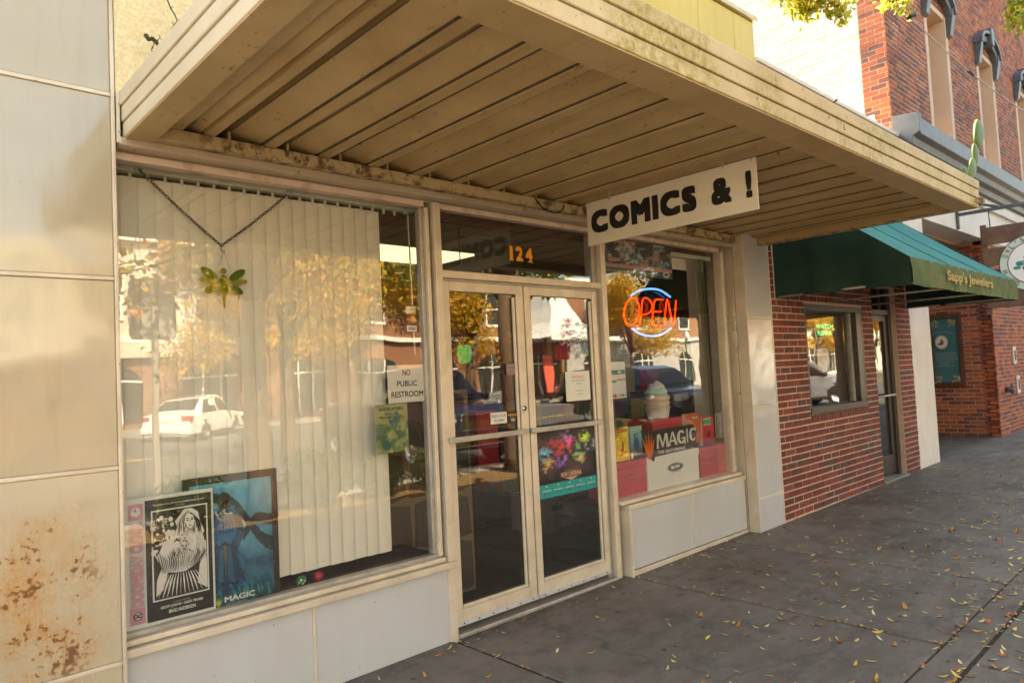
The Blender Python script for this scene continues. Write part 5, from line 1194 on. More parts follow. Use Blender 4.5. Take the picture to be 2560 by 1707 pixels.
def ink_art(s0):
    """brush drawing of a long haired figure in a wide cloak, another small figure before it"""
    class F:                               # art frame inside the sheet
        def poly(self, pts, c): s0.poly([(0.302 + 0.606*x, 0.186 + 0.688*y) for x, y in pts], c); s0.lift -= 0.00037
        def ell(self, x, y, rx, ry, c, n=16): self.poly([(x + rx*math.cos(2*math.pi*k/n), y + ry*math.sin(2*math.pi*k/n)) for k in range(n)], c)
    f = F(); r = random.Random(12); W_, K_ = INK_W, BLK
    s0.rect(0.285, 0.925, 0.175, 0.885, CRM); s0.rect(0.302, 0.908, 0.186, 0.874, K_)
    for k in range(60):                    # smoke
        f.ell(r.uniform(0.0, 0.36), r.uniform(0.52, 0.93), r.uniform(0.02, 0.06), r.uniform(0.012, 0.035), W_ if r.random() > 0.36 else K_, 9)
    # cloak
    f.poly([(0.02,0.50),(0.20,0.545),(0.45,0.50),(0.70,0.52),(0.98,0.58),(0.99,0.30),(0.86,0.36),(0.70,0.30),(0.56,0.265),(0.40,0.27),(0.25,0.29),(0.14,0.36)], W_)
    f.poly([(0.86,0.36),(0.99,0.30),(0.99,0.02),(0.80,0.10)], W_); f.poly([(0.14,0.36),(0.25,0.29),(0.16,0.10),(0.03,0.04),(0.05,0.22)], W_)
    # back, shoulders, arms
    f.poly([(0.30,0.66),(0.44,0.74),(0.62,0.76),(0.80,0.73),(0.93,0.64),(0.99,0.48),(0.88,0.42),(0.80,0.56),(0.72,0.47),(0.46,0.47),(0.30,0.54),(0.22,0.60)], W_)
    f.poly([(0.20,0.66),(0.34,0.62),(0.38,0.48),(0.22,0.44),(0.08,0.50)], W_)
    # spotted dress
    f.poly([(0.42,0.72),(0.60,0.74),(0.74,0.60),(0.70,0.48),(0.50,0.46)], (0.64,0.62,0.57))
    for k in range(34):
        x, y = r.uniform(0.45, 0.71), r.uniform(0.47, 0.71)
        if x - 0.42 < (0.74 - y) * 1.1 + 0.06: f.ell(x, y, 0.020, 0.013, K_, 7); f.ell(x, y, 0.009, 0.006, W_, 6)
    # hair
    f.poly([(0.50,0.93),(0.58,0.985),(0.72,0.985),(0.84,0.93),(0.87,0.82),(0.95,0.70),(0.88,0.60),(0.80,0.70),(0.74,0.74),(0.56,0.72),(0.46,0.66),(0.36,0.72),(0.44,0.78),(0.40,0.86)], W_)
    for k in range(30):
        x = r.uniform(0.42, 0.90); t = (x - 0.64); stroke(f, [(0.64 + t*0.4, 0.965 - abs(t)*0.2), (0.64 + t*0.95, 0.86 - abs(t)*0.15), (0.64 + t*1.05 + r.uniform(-.02,.02), 0.78), (0.64 + t*1.2 + r.uniform(-.04,.04), 0.66 + r.uniform(0,.05))], r.uniform(0.003, 0.009), K_)
    # face
    f.poly([(0.585,0.90),(0.66,0.93),(0.75,0.895),(0.765,0.83),(0.735,0.775),(0.68,0.748),(0.62,0.775),(0.585,0.83)], (0.78,0.76,0.70))
    f.poly([(0.605,0.862),(0.66,0.848),(0.655,0.838),(0.615,0.846)], K_); f.poly([(0.69,0.850),(0.75,0.868),(0.742,0.850),(0.70,0.840)], K_)
    stroke(f, [(0.60,0.882),(0.635,0.870),(0.668,0.858)], 0.006, K_); stroke(f, [(0.692,0.860),(0.72,0.875),(0.755,0.888)], 0.006, K_)
    stroke(f, [(0.678,0.845),(0.684,0.815),(0.668,0.806)], 0.004, K_); f.poly([(0.645,0.785),(0.68,0.792),(0.712,0.787),(0.68,0.776)], K_); stroke(f, [(0.585,0.83),(0.61,0.78),(0.66,0.752)], 0.006, K_)
    # small figure
    f.ell(0.42, 0.60, 0.055, 0.045, (0.76,0.74,0.68), 12); stroke(f, [(0.37,0.62),(0.42,0.65),(0.475,0.62)], 0.016, K_); f.poly([(0.40,0.600),(0.415,0.596),(0.402,0.592)], K_); f.poly([(0.435,0.596),(0.452,0.600),(0.45,0.592)], K_); stroke(f, [(0.41,0.572),(0.44,0.572)], 0.003, K_)
    f.poly([(0.33,0.54),(0.40,0.56),(0.46,0.555),(0.54,0.52),(0.50,0.42),(0.36,0.42)], (0.70,0.68,0.62))
    for k in range(16): x = r.uniform(0.34, 0.52); stroke(f, [(x, 0.55), (x + r.uniform(-.03,.03), 0.50), (x + r.uniform(-.05,.05), 0.43)], 0.004, K_)
    # folds
    for k in range(26):
        x = 0.03 + 0.036*k; stroke(f, [(x, 0.50 + 0.03*math.sin(k)), (x + 0.03, 0.44 - 0.02*math.sin(k*1.7)), (0.5 + (x-0.5)*0.86, 0.36), (0.5 + (x-0.5)*0.72, 0.285)], r.uniform(0.003, 0.010), K_)
    for k in range(12):
        x = 0.06 + 0.082*k; stroke(f, [(0.5 + (x-0.5)*0.55, 0.26), (0.5 + (x-0.5)*0.75, 0.17), (x, 0.02)], r.uniform(0.006, 0.020), W_); stroke(f, [(0.5 + (x-0.5)*0.6 + 0.01, 0.25), (x + 0.02, 0.03)], 0.004, K_)
    for k in range(20): x = r.uniform(0.78, 0.98); stroke(f, [(x, r.uniform(0.45, 0.68)), (x + 0.01, r.uniform(0.36, 0.44))], 0.004, K_)
ink_art(s)
s.text('"Somebody has to do it, don\'t you see? Somebody has to save the world..."', 0.30, 0.90, 0.918, 0.938, (0.6,0.6,0.55), 0.01); s.text('CAPTAIN METROPOLIS', 0.53, 0.66, 0.902, 0.910, (0.5,0.5,0.46))
s.text('GEOFF JOHNS \u2022 GARY FRANK', 0.36, 0.84, 0.108, 0.135, (0.68,0.68,0.62), 0.012); s.text('BRAD ANDERSON', 0.45, 0.75, 0.070, 0.097, (0.68,0.68,0.62), 0.012); s.text('A TWELVE ISSUE MAXI-SERIES', 0.50, 0.69, 0.146, 0.154, (0.5,0.5,0.46))
po = thing('poster', 'black and white ink drawing poster with a pink lettered strip low in the near window', 'poster', ((px0+px1)/2, 0.046, pz0))
s.build('print', po)
W0, H0 = px1 - px0, pz1 - pz0
s2 = Sheet((px0 + W0*0.205, 0.0385, pz0 + H0*0.17), (px0 + W0*0.205, 0.0385, pz0 + H0*0.82), (px0 + W0*0.045, 0.0385, pz0 + H0*0.17)); s2.text('DOOMSDAY CLOCK', 0.0, 1.0, 0.08, 0.92, PNK, 0.06); s2.build('lettering', po)
# framed blue poster
pq = Z((0,850), 3.3357, (1510,1170), (2315,1060)) + [(696.0, 1500.0), (468.0, 1568.0)]
s, (qx0, qx1, qz0, qz1) = sheetY(pq, 0.066)
fp = thing('framed_poster', 'blue poster of a cloaked figure in a black frame leaning inside the near window', 'poster', ((qx0+qx1)/2, 0.07, qz0))
for a in ((qx0, qx1, qz1 - 0.035, qz1), (qx0, qx1, qz0, qz0 + 0.03), (qx0, qx0 + 0.028, qz0 + 0.0305, qz1 - 0.0355), (qx1 - 0.028, qx1, qz0 + 0.0305, qz1 - 0.0355)):
    MB().box(a[0], a[1], 0.058, 0.080, a[2], a[3]).build('frame_rail', MT['ink'], fp, bevel=0.003)
def art2(u, v):
    n = fbm(u*5, v*6, 3, 4); sky = lerp((0.005,0.07,0.13), (0.10,0.40,0.56), 0.2 + 1.0*(v - 0.25) + (n-0.5)*1.4)
    c = sky
    br = abs((v - 0.93) + 0.62*(u - 0.25) + 0.05*math.sin(u*9)); 
    if br < 0.030 + 0.03*u and u > 0.15: c = (0.006,0.03,0.05)
    br2 = abs((v - 0.60) - 0.30*(u - 0.7) + 0.04*math.sin(u*14))
    if br2 < 0.045 and u > 0.62: c = (0.004,0.035,0.06)
    rob = 0.13 + 0.20*max(0, (0.72 - v))
    if v < 0.80 and v > 0.14 and abs(u - 0.40) < rob + 0.02*math.sin(v*40):
        k = fbm(u*16, v*7, 8, 3); c = lerp((0.003,0.022,0.05), (0.012,0.16,0.38), k*1.9 - 0.40 + 0.5*(v-0.4))
        if abs(u-0.40) < 0.018 and 0.25 < v < 0.5: c = (0.10,0.09,0.03)
    if ((u-0.40)/0.075)**2 + ((v-0.845)/0.062)**2 < 1: c = (0.022,0.018,0.018) if v < 0.87 else (0.012,0.011,0.012)
    if v < 0.22: 
        g_ = fbm(u*40 + v*12, v*10, 6, 3); c = lerp(c, (0.01,0.24,0.20) if g_ > 0.5 else (0.0,0.05,0.07), min(1, (0.22 - v)*7))
    if v < 0.08: c = lerp(c, (0.003,0.015,0.025), (0.08 - v)*14)
    return c
s = Sheet((qx0+0.026, 0.066, qz0+0.028), (qx1-0.026, 0.066, qz0+0.028), (qx0+0.026, 0.066, qz1-0.033))
s.grid(90, 130, art2)
for pts, c in (([(0.20,0.70),(0.32,0.775),(0.48,0.775),(0.61,0.70),(0.64,0.56),(0.56,0.52),(0.54,0.40),(0.66,0.16),(0.58,0.22),(0.52,0.12),(0.45,0.20),(0.40,0.09),(0.34,0.20),(0.27,0.12),(0.22,0.22),(0.14,0.17),(0.27,0.40),(0.25,0.52),(0.17,0.56)], (0.004,0.035,0.085)),
    ([(0.30,0.745),(0.40,0.765),(0.50,0.745),(0.55,0.60),(0.47,0.50),(0.40,0.53),(0.33,0.50),(0.25,0.60)], (0.008,0.13,0.30)), ([(0.33,0.48),(0.39,0.50),(0.37,0.24),(0.30,0.18)], (0.006,0.10,0.22)), ([(0.47,0.48),(0.41,0.50),(0.43,0.24),(0.51,0.18)], (0.006,0.085,0.19)),
    ([(0.385,0.50),(0.415,0.50),(0.405,0.22)], (0.16,0.13,0.03)), ([(0.17,0.56),(0.25,0.62),(0.30,0.52),(0.24,0.47)], (0.01,0.10,0.2)), ([(0.64,0.56),(0.55,0.62),(0.50,0.52),(0.56,0.47)], (0.01,0.08,0.17)), ([(0.36,0.80),(0.44,0.80),(0.455,0.74),(0.345,0.74)], (0.02,0.02,0.025))): s.poly(pts, c)
s.ell(0.40, 0.845, 0.075, 0.066, (0.035,0.024,0.020)); s.ell(0.40, 0.872, 0.077, 0.044, (0.010,0.009,0.010)); s.rect(0.355, 0.385, 0.846, 0.852, (0.006,0.005,0.005)); s.rect(0.415, 0.445, 0.846, 0.852, (0.006,0.005,0.005)); s.rect(0.38, 0.42, 0.805, 0.812, (0.012,0.008,0.008))
for k in range(14): stroke(s, [(0.40 + 0.012*(k-7), 0.74), (0.40 + 0.020*(k-7), 0.64), (0.40 + 0.017*(k-7), 0.56)], 0.003, (0.02,0.24,0.46) if k % 2 else (0.004,0.05,0.12)); s.lift -= 0.00035
flame(s, 0.30, 0.035, 0.085, 0.075, (0.45,0.50,0.05)); s.text('MAGIC', 0.37, 0.74, 0.062, 0.105, (0.62,0.66,0.66), 0.03); s.text('THE GATHERING', 0.38, 0.62, 0.038, 0.050, (0.4,0.45,0.45))
s.build('print', fp)
# eggs
for (u, v, c1, c2, dots, lab) in ((753, 1452, (0.01,0.22,0.06), (0.62,0.70,0.50), True, 'green egg with white spots on the near window ledge'), (797, 1440, (0.42,0.01,0.02), (0.45,0.2,0.2), False, 'plain red egg on the near window ledge')):
    p = onY(u, v, 0.115); z0 = 0.498
    e = thing('egg', lab, 'egg', (p.x, 0.115, z0)); r0 = 0.026
    prof = [(0.001, 0.0), (r0*0.6, r0*0.14), (r0*0.95, r0*0.6), (r0, r0*1.0), (r0*0.85, r0*1.55), (r0*0.5, r0*2.05), (0.001, r0*2.3)]
    mb = MB().lathe(prof, 20, (0,0,0), 0, c1)
    mb.v = [(a*0.95 if dots else c_*0.95 - r0, b, (c_*0.86 if dots else a*0.95 + r0)) for a, b, c_ in mb.v]
    mb.v = [(p.x + a, 0.115 + b, z0 + c_) for a, b, c_ in mb.v]; mb.build('shell', vcol('egg_shell', 0.25), e)
    if dots:
        for k in range(16):
            th = R(200 + 17*k*1.3); hh = r0*(0.5 + 1.15*((k*0.37) % 1)); rr = r0*math.sqrt(max(0.05, 1 - ((hh - r0*0.95)/(r0*1.1))**2))*1.0
            c = Vector((p.x + rr*math.cos(th), 0.115 + rr*math.sin(th), z0 + hh)); n_ = (c - Vector((p.x, 0.115, z0 + r0))).normalized(); a_ = n_.cross(Vector((0,0,1))).normalized(); b_ = a_.cross(n_)
            MB().poly([c + n_*0.0015 + a_*0.005*math.cos(R(q)) + b_*0.005*math.sin(R(q)) for q in range(0, 360, 60)]).build('spot', MT['white'], e)
# notices on the near window
q = Z((920,900), 6.272, (293,88), (885,64), (915,638), (323,680))
s, _ = sheetY(q, 0.040); s.rect(0, 1, 0, 1, (0.74,0.72,0.62)); s.text('NO', 0.39, 0.60, 0.72, 0.87, (0.02,0.02,0.02), 0.018); s.text('PUBLIC', 0.235, 0.77, 0.43, 0.58, (0.02,0.02,0.02), 0.018); s.text('RESTROOM', 0.08, 0.92, 0.14, 0.30, (0.02,0.02,0.02), 0.018)
tag(s.build('notice'), 'white no public restroom sheet taped in the near window', 'notice')
q = Z((920,900), 6.272, (108,695), (610,675), (645,1415), (140,1480))
s, _ = sheetY(q, 0.0375)
def art3(u, v):
    n = fbm(u*5 + 2*fbm(u*3, v*3, 4), v*6, 1, 4); c = lerp((0.05,0.13,0.06), (0.42,0.44,0.16), n*2.1 - 0.55)
    if fbm(u*7, v*7, 12, 3) > 0.62 and v < 0.7: c = (0.02,0.12,0.14)
    if v > 0.72: c = lerp(c, (0.34,0.37,0.16), 0.6)
    return c
s.grid(40, 58, art3)
s.text('SHOPLIFTERS', 0.11, 0.87, 0.865, 0.925, BLK, 0.03); s.text('WILL BE', 0.27, 0.71, 0.77, 0.815, BLK, 0.03); s.text('PROSECUTED', 0.12, 0.86, 0.70, 0.755, BLK, 0.03); s.text('THIS MEANS GOBLINS', 0.33, 0.65, 0.838, 0.848, BLK); s.text('GOATS', 0.62, 0.88, 0.455, 0.50, (0.5,0.42,0.16), 0.01)
tag(s.build('notice'), 'mottled green shoplifters will be prosecuted sheet in the near window', 'notice')
q = Z((600,740), 4.3556, (1795,105), (1913,105), (1928,392), (1810,396))
s, _ = sheetY(q, 0.0385); s.rect(0, 1, 0, 1, (0.03,0.02,0.02)); s.rect(0.06, 0.96, 0.69, 0.98, (0.75,0.72,0.62)); s.poly([(0.35,0.69),(0.96,0.69),(0.96,0.80)], (0.75,0.33,0.02)); s.text('DISCOVER', 0.10, 0.90, 0.83, 0.88, (0.1,0.08,0.06), 0.01)
s.rect(0.06, 0.96, 0.29, 0.66, (0.03,0.02,0.07)); s.ell(0.34, 0.475, 0.25, 0.125, (0.50,0.015,0.015)); s.ell(0.68, 0.475, 0.25, 0.125, (0.72,0.32,0.01)); s.text('MasterCard', 0.12, 0.88, 0.45, 0.505, (0.75,0.6,0.5), 0.02)
s.rect(0.06, 0.96, 0.02, 0.25, (0.70,0.72,0.74)); s.text('VISA', 0.16, 0.86, 0.07, 0.20, (0.03,0.04,0.30), 0.03, 1.0, 0.2)
tag(s.build('card_sticker'), 'strip of three payment card emblems on the near window glass', 'sticker')

# ------------------------------------------------------------------ on the door
q = Z((1060,480), 4.704, (1000,632), (1282,650), (1275,836), (1005,812))
x0, x1, z0, z1 = rectY(q, 0.020)
s = Sheet((x0, 0.0205, z0), (x1, 0.0205, z0), (x0, 0.0205, z1))
MT['amber'] = mat('amber_vinyl', (0.80, 0.32, 0.01), 0.4)
num = thing('house_number', 'amber numerals one two four on the transom glass', 'number', (x0, 0.02, z0))
for ch_, a, b in (('1', 0.02, 0.15), ('2', 0.28, 0.57), ('4', 0.69, 0.99)):
    sh = Sheet((x0, 0.0205, z0), (x1, 0.0205, z0), (x0, 0.0205, z1)); sh.text(ch_, a, b, 0.04, 0.96, (1,1,1), 0.045)
    if ch_ == '1': sh.rect(-0.01, 0.18, 0.04, 0.10, (1,1,1)); sh.rect(0.0, 0.10, 0.90, 0.96, (1,1,1))
    if ch_ == '4': sh.rect(0.76, 1.0, 0.04, 0.10, (1,1,1))
    if ch_ == '2': sh.ell(0.31, 0.80, 0.045, 0.07, (1,1,1), 14)
    sh.build('numeral', num, MT['amber'])
D2 = lambda *p: Z((1080,780), 5.107, *p)
def glass_sheet(name, q, label, cat, fn, Y=-0.0008):
    s, r_ = sheetY(q, Y); fn(s); return tag(s.build(name), label, cat)
def f(s): s.rect(0, 1, 0, 1, (0.70,0.72,0.66)); s.text('PUSH DOOR', 0.07, 0.93, 0.60, 0.84, BLK, 0.004); s.text('TO OPEN', 0.18, 0.82, 0.16, 0.40, BLK, 0.004); s.rect(0.07, 0.93, 0.545, 0.56, BLK)
glass_sheet('notice', D2((745,1290), (950,1270), (960,1412), (752,1432)), 'white push door to open card on the door glass', 'notice', f)
def f(s): s.rect(0, 1, 0, 1, (0.012,0.012,0.012)); s.text('NICHOLS', 0.02, 0.98, 0.62, 0.78, (0.75,0.33,0.01), 0.04); s.text('SECURITY', 0.2, 0.8, 0.50, 0.57, (0.5,0.22,0.01)); s.text('Y3', 0.25, 0.6, 0.12, 0.40, (0.6,0.6,0.6), 0.04); s.ell(0.55, 0.30, 0.12, 0.08, (0.75,0.33,0.01), 12)
glass_sheet('sticker', D2((965,1265), (1100,1262), (1105,1410), (970,1420)), 'black sticker with orange lettering beside the door lock', 'sticker', f)
def f(s):
    s.rect(0, 1, 0, 1, (0.72,0.72,0.70))
    for k in range(9): s.ell(0.5 + 0.18*math.sin(k*2.1), 0.18 + 0.08*k, 0.10, 0.035, (0.35,0.05,0.08) if k % 2 else (0.2,0.12,0.15), 8)
glass_sheet('sticker', D2((178,1365), (275,1357), (285,1545), (187,1550)), 'small white sticker with a dark red drawing low on the near door leaf', 'sticker', f)
def f(s):
    s.rect(0, 1, 0, 1, (0.16,0.10,0.09)); s.rect(0.05, 0.95, 0.04, 0.96, (0.22,0.15,0.13)); s.text('SHOP', 0.1, 0.55, 0.72, 0.9, (0.4,0.3,0.27)); s.text('LOCAL', 0.1, 0.65, 0.30, 0.55, (0.4,0.3,0.27)); s.rect(0.74, 0.86, 0.15, 0.5, (0.4,0.3,0.28))
glass_sheet('sticker', D2((945,660), (1070,655), (1072,800), (945,808)), 'brown square sticker high on the near door leaf', 'sticker', f)
def f(s):
    s.rect(0, 1, 0, 1, (0.68,0.69,0.62)); s.text('STORE HOURS', 0.24, 0.74, 0.76, 0.86, (0.62,0.20,0.10), 0.005)
    for (a, b, v, c) in ((0.22,0.78,0.67,(0.22,0.26,0.38)),(0.38,0.64,0.56,(0.30,0.30,0.30)),(0.36,0.66,0.33,(0.36,0.34,0.33)),(0.40,0.64,0.21,(0.36,0.36,0.33))):
        n_ = int((b-a)/0.03)
        for k in range(n_): 
            if (k * 7) % 5: s.rect(a + k*0.03, a + k*0.03 + 0.02, v, v + 0.035, c)
glass_sheet('notice', D2((1697,765), (2005,747), (2025,1115), (1718,1145)), 'white sheet with store hours on the far door leaf', 'notice', f)
# coloured window cling above the hours
cl = thing('window_cling', 'see-through pink and blue swirl picture stuck high on the far door leaf', 'decal', tuple(onY(1430, 850, 0.0)))
cq = [onY(*p, -0.0012) for p in D2((1660, 100), (1830, 90), (1990, 120))]
r_ = random.Random(2)
for (u0, u1, v0, v1, pal, n_) in ((1660, 1790, 90, 290, [(0.62,0.16,0.34),(0.45,0.08,0.22),(0.7,0.3,0.42)], 22), (1680, 1820, 270, 550, [(0.62,0.22,0.34),(0.5,0.25,0.25),(0.2,0.06,0.1)], 18), (1800, 1990, 110, 330, [(0.12,0.25,0.26),(0.35,0.3,0.12),(0.2,0.3,0.34)], 16), (1800, 1985, 330, 600, [(0.10,0.30,0.42),(0.18,0.42,0.52),(0.08,0.16,0.2)], 24)):
    mb = MB()
    for k in range(n_):
        cu, cv = r_.uniform(u0, u1), r_.uniform(v0, v1); a = r_.uniform(1.0, 2.2); L_ = r_.uniform(20, 60); w_ = r_.uniform(4, 9)
        pts = [(cu + L_*t*math.cos(a + t) + sg*w_*(1-abs(t))*math.sin(a+t), cv + L_*t*math.sin(a+t) - sg*w_*(1-abs(t))*math.cos(a+t)) for sg, ts in ((1, (-1,-0.4,0.2,0.8)), (-1, (0.9,0.3,-0.3,-0.9))) for t in ts]
        mb.poly([onY(*D2(p)[0], -0.0012 - 0.0001*k) for p in pts], 0, r_.choice(pal))
    mb.build('swirl', MT['print'], cl)
# the dark set poster with a turquoise foot
q = Z((1100,1060), 5.107, (1228,110), (1965,-5), (1995,800), (1272,970))
def art4(u, v):
    n = fbm(u*5, v*4, 21, 4); c = lerp((0.012,0.010,0.014), (0.08,0.05,0.06), n*2 - 0.6)
    for (a, b, r0, cc) in ((0.50,0.84,0.10,(0.16,0.12,0.22)),(0.42,0.66,0.13,(0.30,0.03,0.03)),(0.55,0.73,0.09,(0.45,0.05,0.20)),(0.80,0.80,0.07,(0.25,0.55,0.03)),(0.36,0.42,0.10,(0.20,0.08,0.34)),(0.13,0.55,0.09,(0.08,0.25,0.34)),(0.16,0.36,0.09,(0.30,0.18,0.07)),(0.68,0.52,0.11,(0.10,0.22,0.10)),(0.92,0.62,0.08,(0.20,0.26,0.30)),(0.72,0.40,0.08,(0.28,0.22,0.10)),(0.28,0.72,0.10,(0.16,0.03,0.03))):
        d = math.hypot(u-a + 0.10*(fbm(u*9, v*9, 61, 3) - 0.45), (v-b)/1.1 + 0.10*(fbm(u*9, v*9, 67, 3) - 0.45))/(r0*1.55); w = max(0, 1 - d*d)**0.8 * min(1, max(0, fbm(u*17, v*17, int(a*90), 4)*4.6 - 1.75)); c = lerp(c, tuple(min(0.9, q_*2.2) for q_ in cc), w)
    return c
s, (a0, a1, b0, b1) = sheetY(q, 0.0055); s.grid(70, 96, art4, 0, 1, 0.20, 1)
s.rect(0, 1, 0, 0.20, (0.0,0.30,0.30)); s.text('STREETS OF', 0.44, 0.66, 0.345, 0.36, (0.5,0.3,0.2)); s.text('NEW CAPENNA', 0.37, 0.73, 0.26, 0.335, (0.60,0.34,0.22), 0.03); s.poly([(0.42,0.25),(0.55,0.20),(0.68,0.25)], (0.55,0.32,0.22))
for k in range(5):
    u = 0.12 + 0.19*k; s.text('PRERELEASE', u-0.06, u+0.06, 0.130, 0.142, (0.28,0.30,0.22)); s.rect(u-0.075, u+0.075, 0.100, 0.110, (0.5,0.65,0.62)); s.ell(u, 0.17, 0.012, 0.010, (0.6,0.7,0.68), 8)
    for j in range(3): s.ell(u - 0.035 + 0.035*j, 0.06, 0.012, 0.012, ((0.05,0.05,0.1),(0.3,0.1,0.05),(0.1,0.15,0.1))[(k+j) % 3], 8)
tag(s.build('poster'), 'dark crowded fantasy poster with a turquoise foot behind the far door leaf', 'poster')

# ------------------------------------------------------------------ far display window
D5 = lambda *p: Z((1450,380), 4.519, *p); D6 = lambda *p: Z((1490,680), 4.9, *p); D7 = lambda *p: Z((1490,980), 4.9, *p)
YG = YW + 0.040
q = D5((250,985), (1025,1060), (1045,1440), (275,1370))
s, _ = sheetY(q, YG)
def art5(u, v):
    a = fbm(u*12, v*7, 31, 3); b = fbm(u*9 + 3, v*6, 32, 3)
    if v < 0.20: return lerp((0.01,0.05,0.10), (0.02,0.09,0.17), a)
    if v < 0.30: return lerp((0.40,0.20,0.22), (0.55,0.36,0.34), a*1.3)
    c = (0.008,0.014,0.03)
    if a > 0.44: c = (0.02,0.18,0.32) if b > 0.47 else (0.03,0.14,0.18)
    if a > 0.54: c = (0.56,0.52,0.40) if b > 0.46 else (0.46,0.24,0.24)
    if b > 0.60: c = (0.05,0.22,0.40)
    return c
s.grid(74, 36, art5); s.text('CELEBRATE  THE  DARK  KNIGHT', 0.03, 0.80, 0.085, 0.125, (0.65,0.63,0.5), 0.02, 1.5); s.ell(0.90, 0.13, 0.055, 0.10, (0.62,0.60,0.45)); s.ell(0.90, 0.13, 0.035, 0.04, (0.03,0.03,0.05))
tag(s.build('poster'), 'busy blue comic poster hung at the top of the far window', 'poster')
# neon
MT['neon_red'] = emit('red_neon', (1.0, 0.035, 0.004), 0.50); MT['neon_blue'] = emit('blue_neon', (0.09, 0.33, 1.0), 0.36)
ns = thing('neon_sign', 'lit red OPEN neon sign between two blue arcs in the far window', 'sign', tuple(onY(1630, 780, 0.06)))
def ne(pts, closed=False): return [onY(*p, 0.045) for p in D6(*pts)]
def smooth(P, closed=False, n=6):
    out = []; m_ = len(P)
    for i in range(m_ if closed else m_ - 1):
        p0, p1, p2, p3 = (P[(i-1) % m_] if closed else P[max(i-1, 0)]), P[i], P[(i+1) % m_], (P[(i+2) % m_] if closed else P[min(i+2, m_-1)])
        for k in range(n):
            t = k / n; out.append(0.5*((2*p1) + (p2-p0)*t + (2*p0-5*p1+4*p2-p3)*t*t + (3*p1-p0-3*p2+p3)*t**3))
    if not closed: out.append(P[-1])
    return out
oo = [(437 + 92*math.cos(R(a)) + 16*math.sin(R(a)), 486 - 170*math.sin(R(a))) for a in range(0, 360, 30)]
MB().tube(smooth(ne(oo), True, 3), 0.0062, 8, closed=True).build('letter_tube', MT['neon_red'], ns)
for nm, P in (('letter_tube', [(500,655),(535,650),(552,520),(575,335),(640,330),(688,400),(672,480),(610,518),(556,522)]), ('letter_tube', [(822,340),(745,336),(716,365),(700,470),(690,615),(712,650),(828,648)]), ('letter_tube', [(682,486),(740,486),(800,484)]), ('letter_tube', [(835,642),(850,480),(866,352),(878,352),(912,500),(942,640),(955,640),(968,500),(980,345)])):
    MB().tube(smooth(ne(P), False, 4), 0.0062, 8).build(nm, MT['neon_red'], ns)
for P in ([(428,292),(520,232),(660,206),(790,226),(910,306)], [(440,690),(540,755),(680,785),(810,760),(920,688)]):
    MB().tube(smooth(ne(P), False, 6), 0.0085, 8).build('arc_tube', MT['neon_blue'], ns)
bp = [onY(*D6((665 + 340*math.cos(R(a)), 495 + 260*math.sin(R(a))))[0], 0.075) for a in range(0, 360, 12)]
MB().prism([(p.x, 0.075, p.z) for p in bp], (0, 0.004, 0)).build('backing', MT['glass_dark'], ns)
tp = onY(*D6((660, 300))[0], 0.077)
for dx in (-0.2, 0.2): MB().tube([(tp.x + dx, 0.077, tp.z), (tp.x + dx, 0.077, 2.55)], 0.0015, 5).build('hanging_wire', MT['chain'], ns)
# flyer in the corner
q = Z((1500,880), 11.2, (262,285), (690,268), (748,1278), (322,1312))
s, _ = sheetY(q, YG - 0.003); s.rect(0, 1, 0, 1, (0.72,0.72,0.68)); s.rect(0.02, 0.97, 0.66, 0.78, (0.02,0.22,0.17)); s.rect(0.03, 0.25, 0.66, 0.72, (0.45,0.05,0.06)); s.ell(0.6, 0.72, 0.12, 0.04, (0.6,0.5,0.3)); s.rect(0.03, 0.38, 0.44, 0.50, (0.02,0.26,0.17)); s.rect(0.40, 0.97, 0.49, 0.53, (0.45,0.10,0.12))
for k in range(6): s.rect(0.03 + 0.16*k, 0.16 + 0.16*k, 0.03, 0.12, ((0.4,0.2,0.08),(0.35,0.03,0.03),(0.4,0.5,0.6),(0.5,0.3,0.1),(0.15,0.25,0.1),(0.3,0.3,0.45))[k])
for k in range(4): s.rect(0.06, 0.92 - 0.1*(k % 2), 0.86 + 0.025*k, 0.868 + 0.025*k, (0.45,0.48,0.46))
for k in range(8): s.rect(0.42, 0.90, 0.20 + 0.035*k, 0.207 + 0.035*k, (0.55,0.55,0.52))
tag(s.build('flyer'), 'printed form with green and red blocks in the corner of the far window', 'flyer')
# boxes
MT['pinkpaper'] = noisy('red_tissue_paper', (0.56, 0.075, 0.10), (0.46, 0.055, 0.075), 7, 0.75, None, 0, 0.5, 16)
MT['redpaper'] = noisy('bright_red_paper', (0.52, 0.04, 0.06), (0.45, 0.035, 0.05), 5, 0.65, None, 0, 0.3, 14)
MT['card'] = noisy('white_cardboard', (0.76, 0.75, 0.70), (0.72, 0.71, 0.65), 2, 0.7)
def storage_box(q, Y, depth, mt, label, lid=0.28, name='storage_box'):
    x0, x1, z0, z1 = rectY(q, Y); t = thing(name, label, 'box', ((x0+x1)/2, Y, z0), 'storage boxes in the far window'); zl = z1 - (z1 - z0) * lid
    MB().box(x0 + 0.006, x1 - 0.006, Y + 0.006, Y + depth - 0.006, 0.5355 if z0 < 0.7 else z0, zl).build('carton', mt, t, bevel=0.004)
    MB().box(x0, x1, Y, Y + depth, zl + 0.0005, z1).build('lid', mt, t, bevel=0.004); return t, (x0, x1, z0, z1, zl)
tA, A = storage_box(D7((240,872), (630,800), (634,1250), (264,1335)), 0.035, 0.30, MT['pinkpaper'], 'red paper covered carton beside the door, under two comics', 0.2)
s = Sheet((A[0], 0.035, A[2]), (A[1], 0.035, A[2]), (A[0], 0.035, A[3])); s.lift = 0.0005; s.ell(0.46, 0.56, 0.20, 0.065, (0.28,0.05,0.06), 20); s.ell(0.46, 0.545, 0.16, 0.04, (0.44,0.07,0.09), 20); s.build('faded_print', tA)
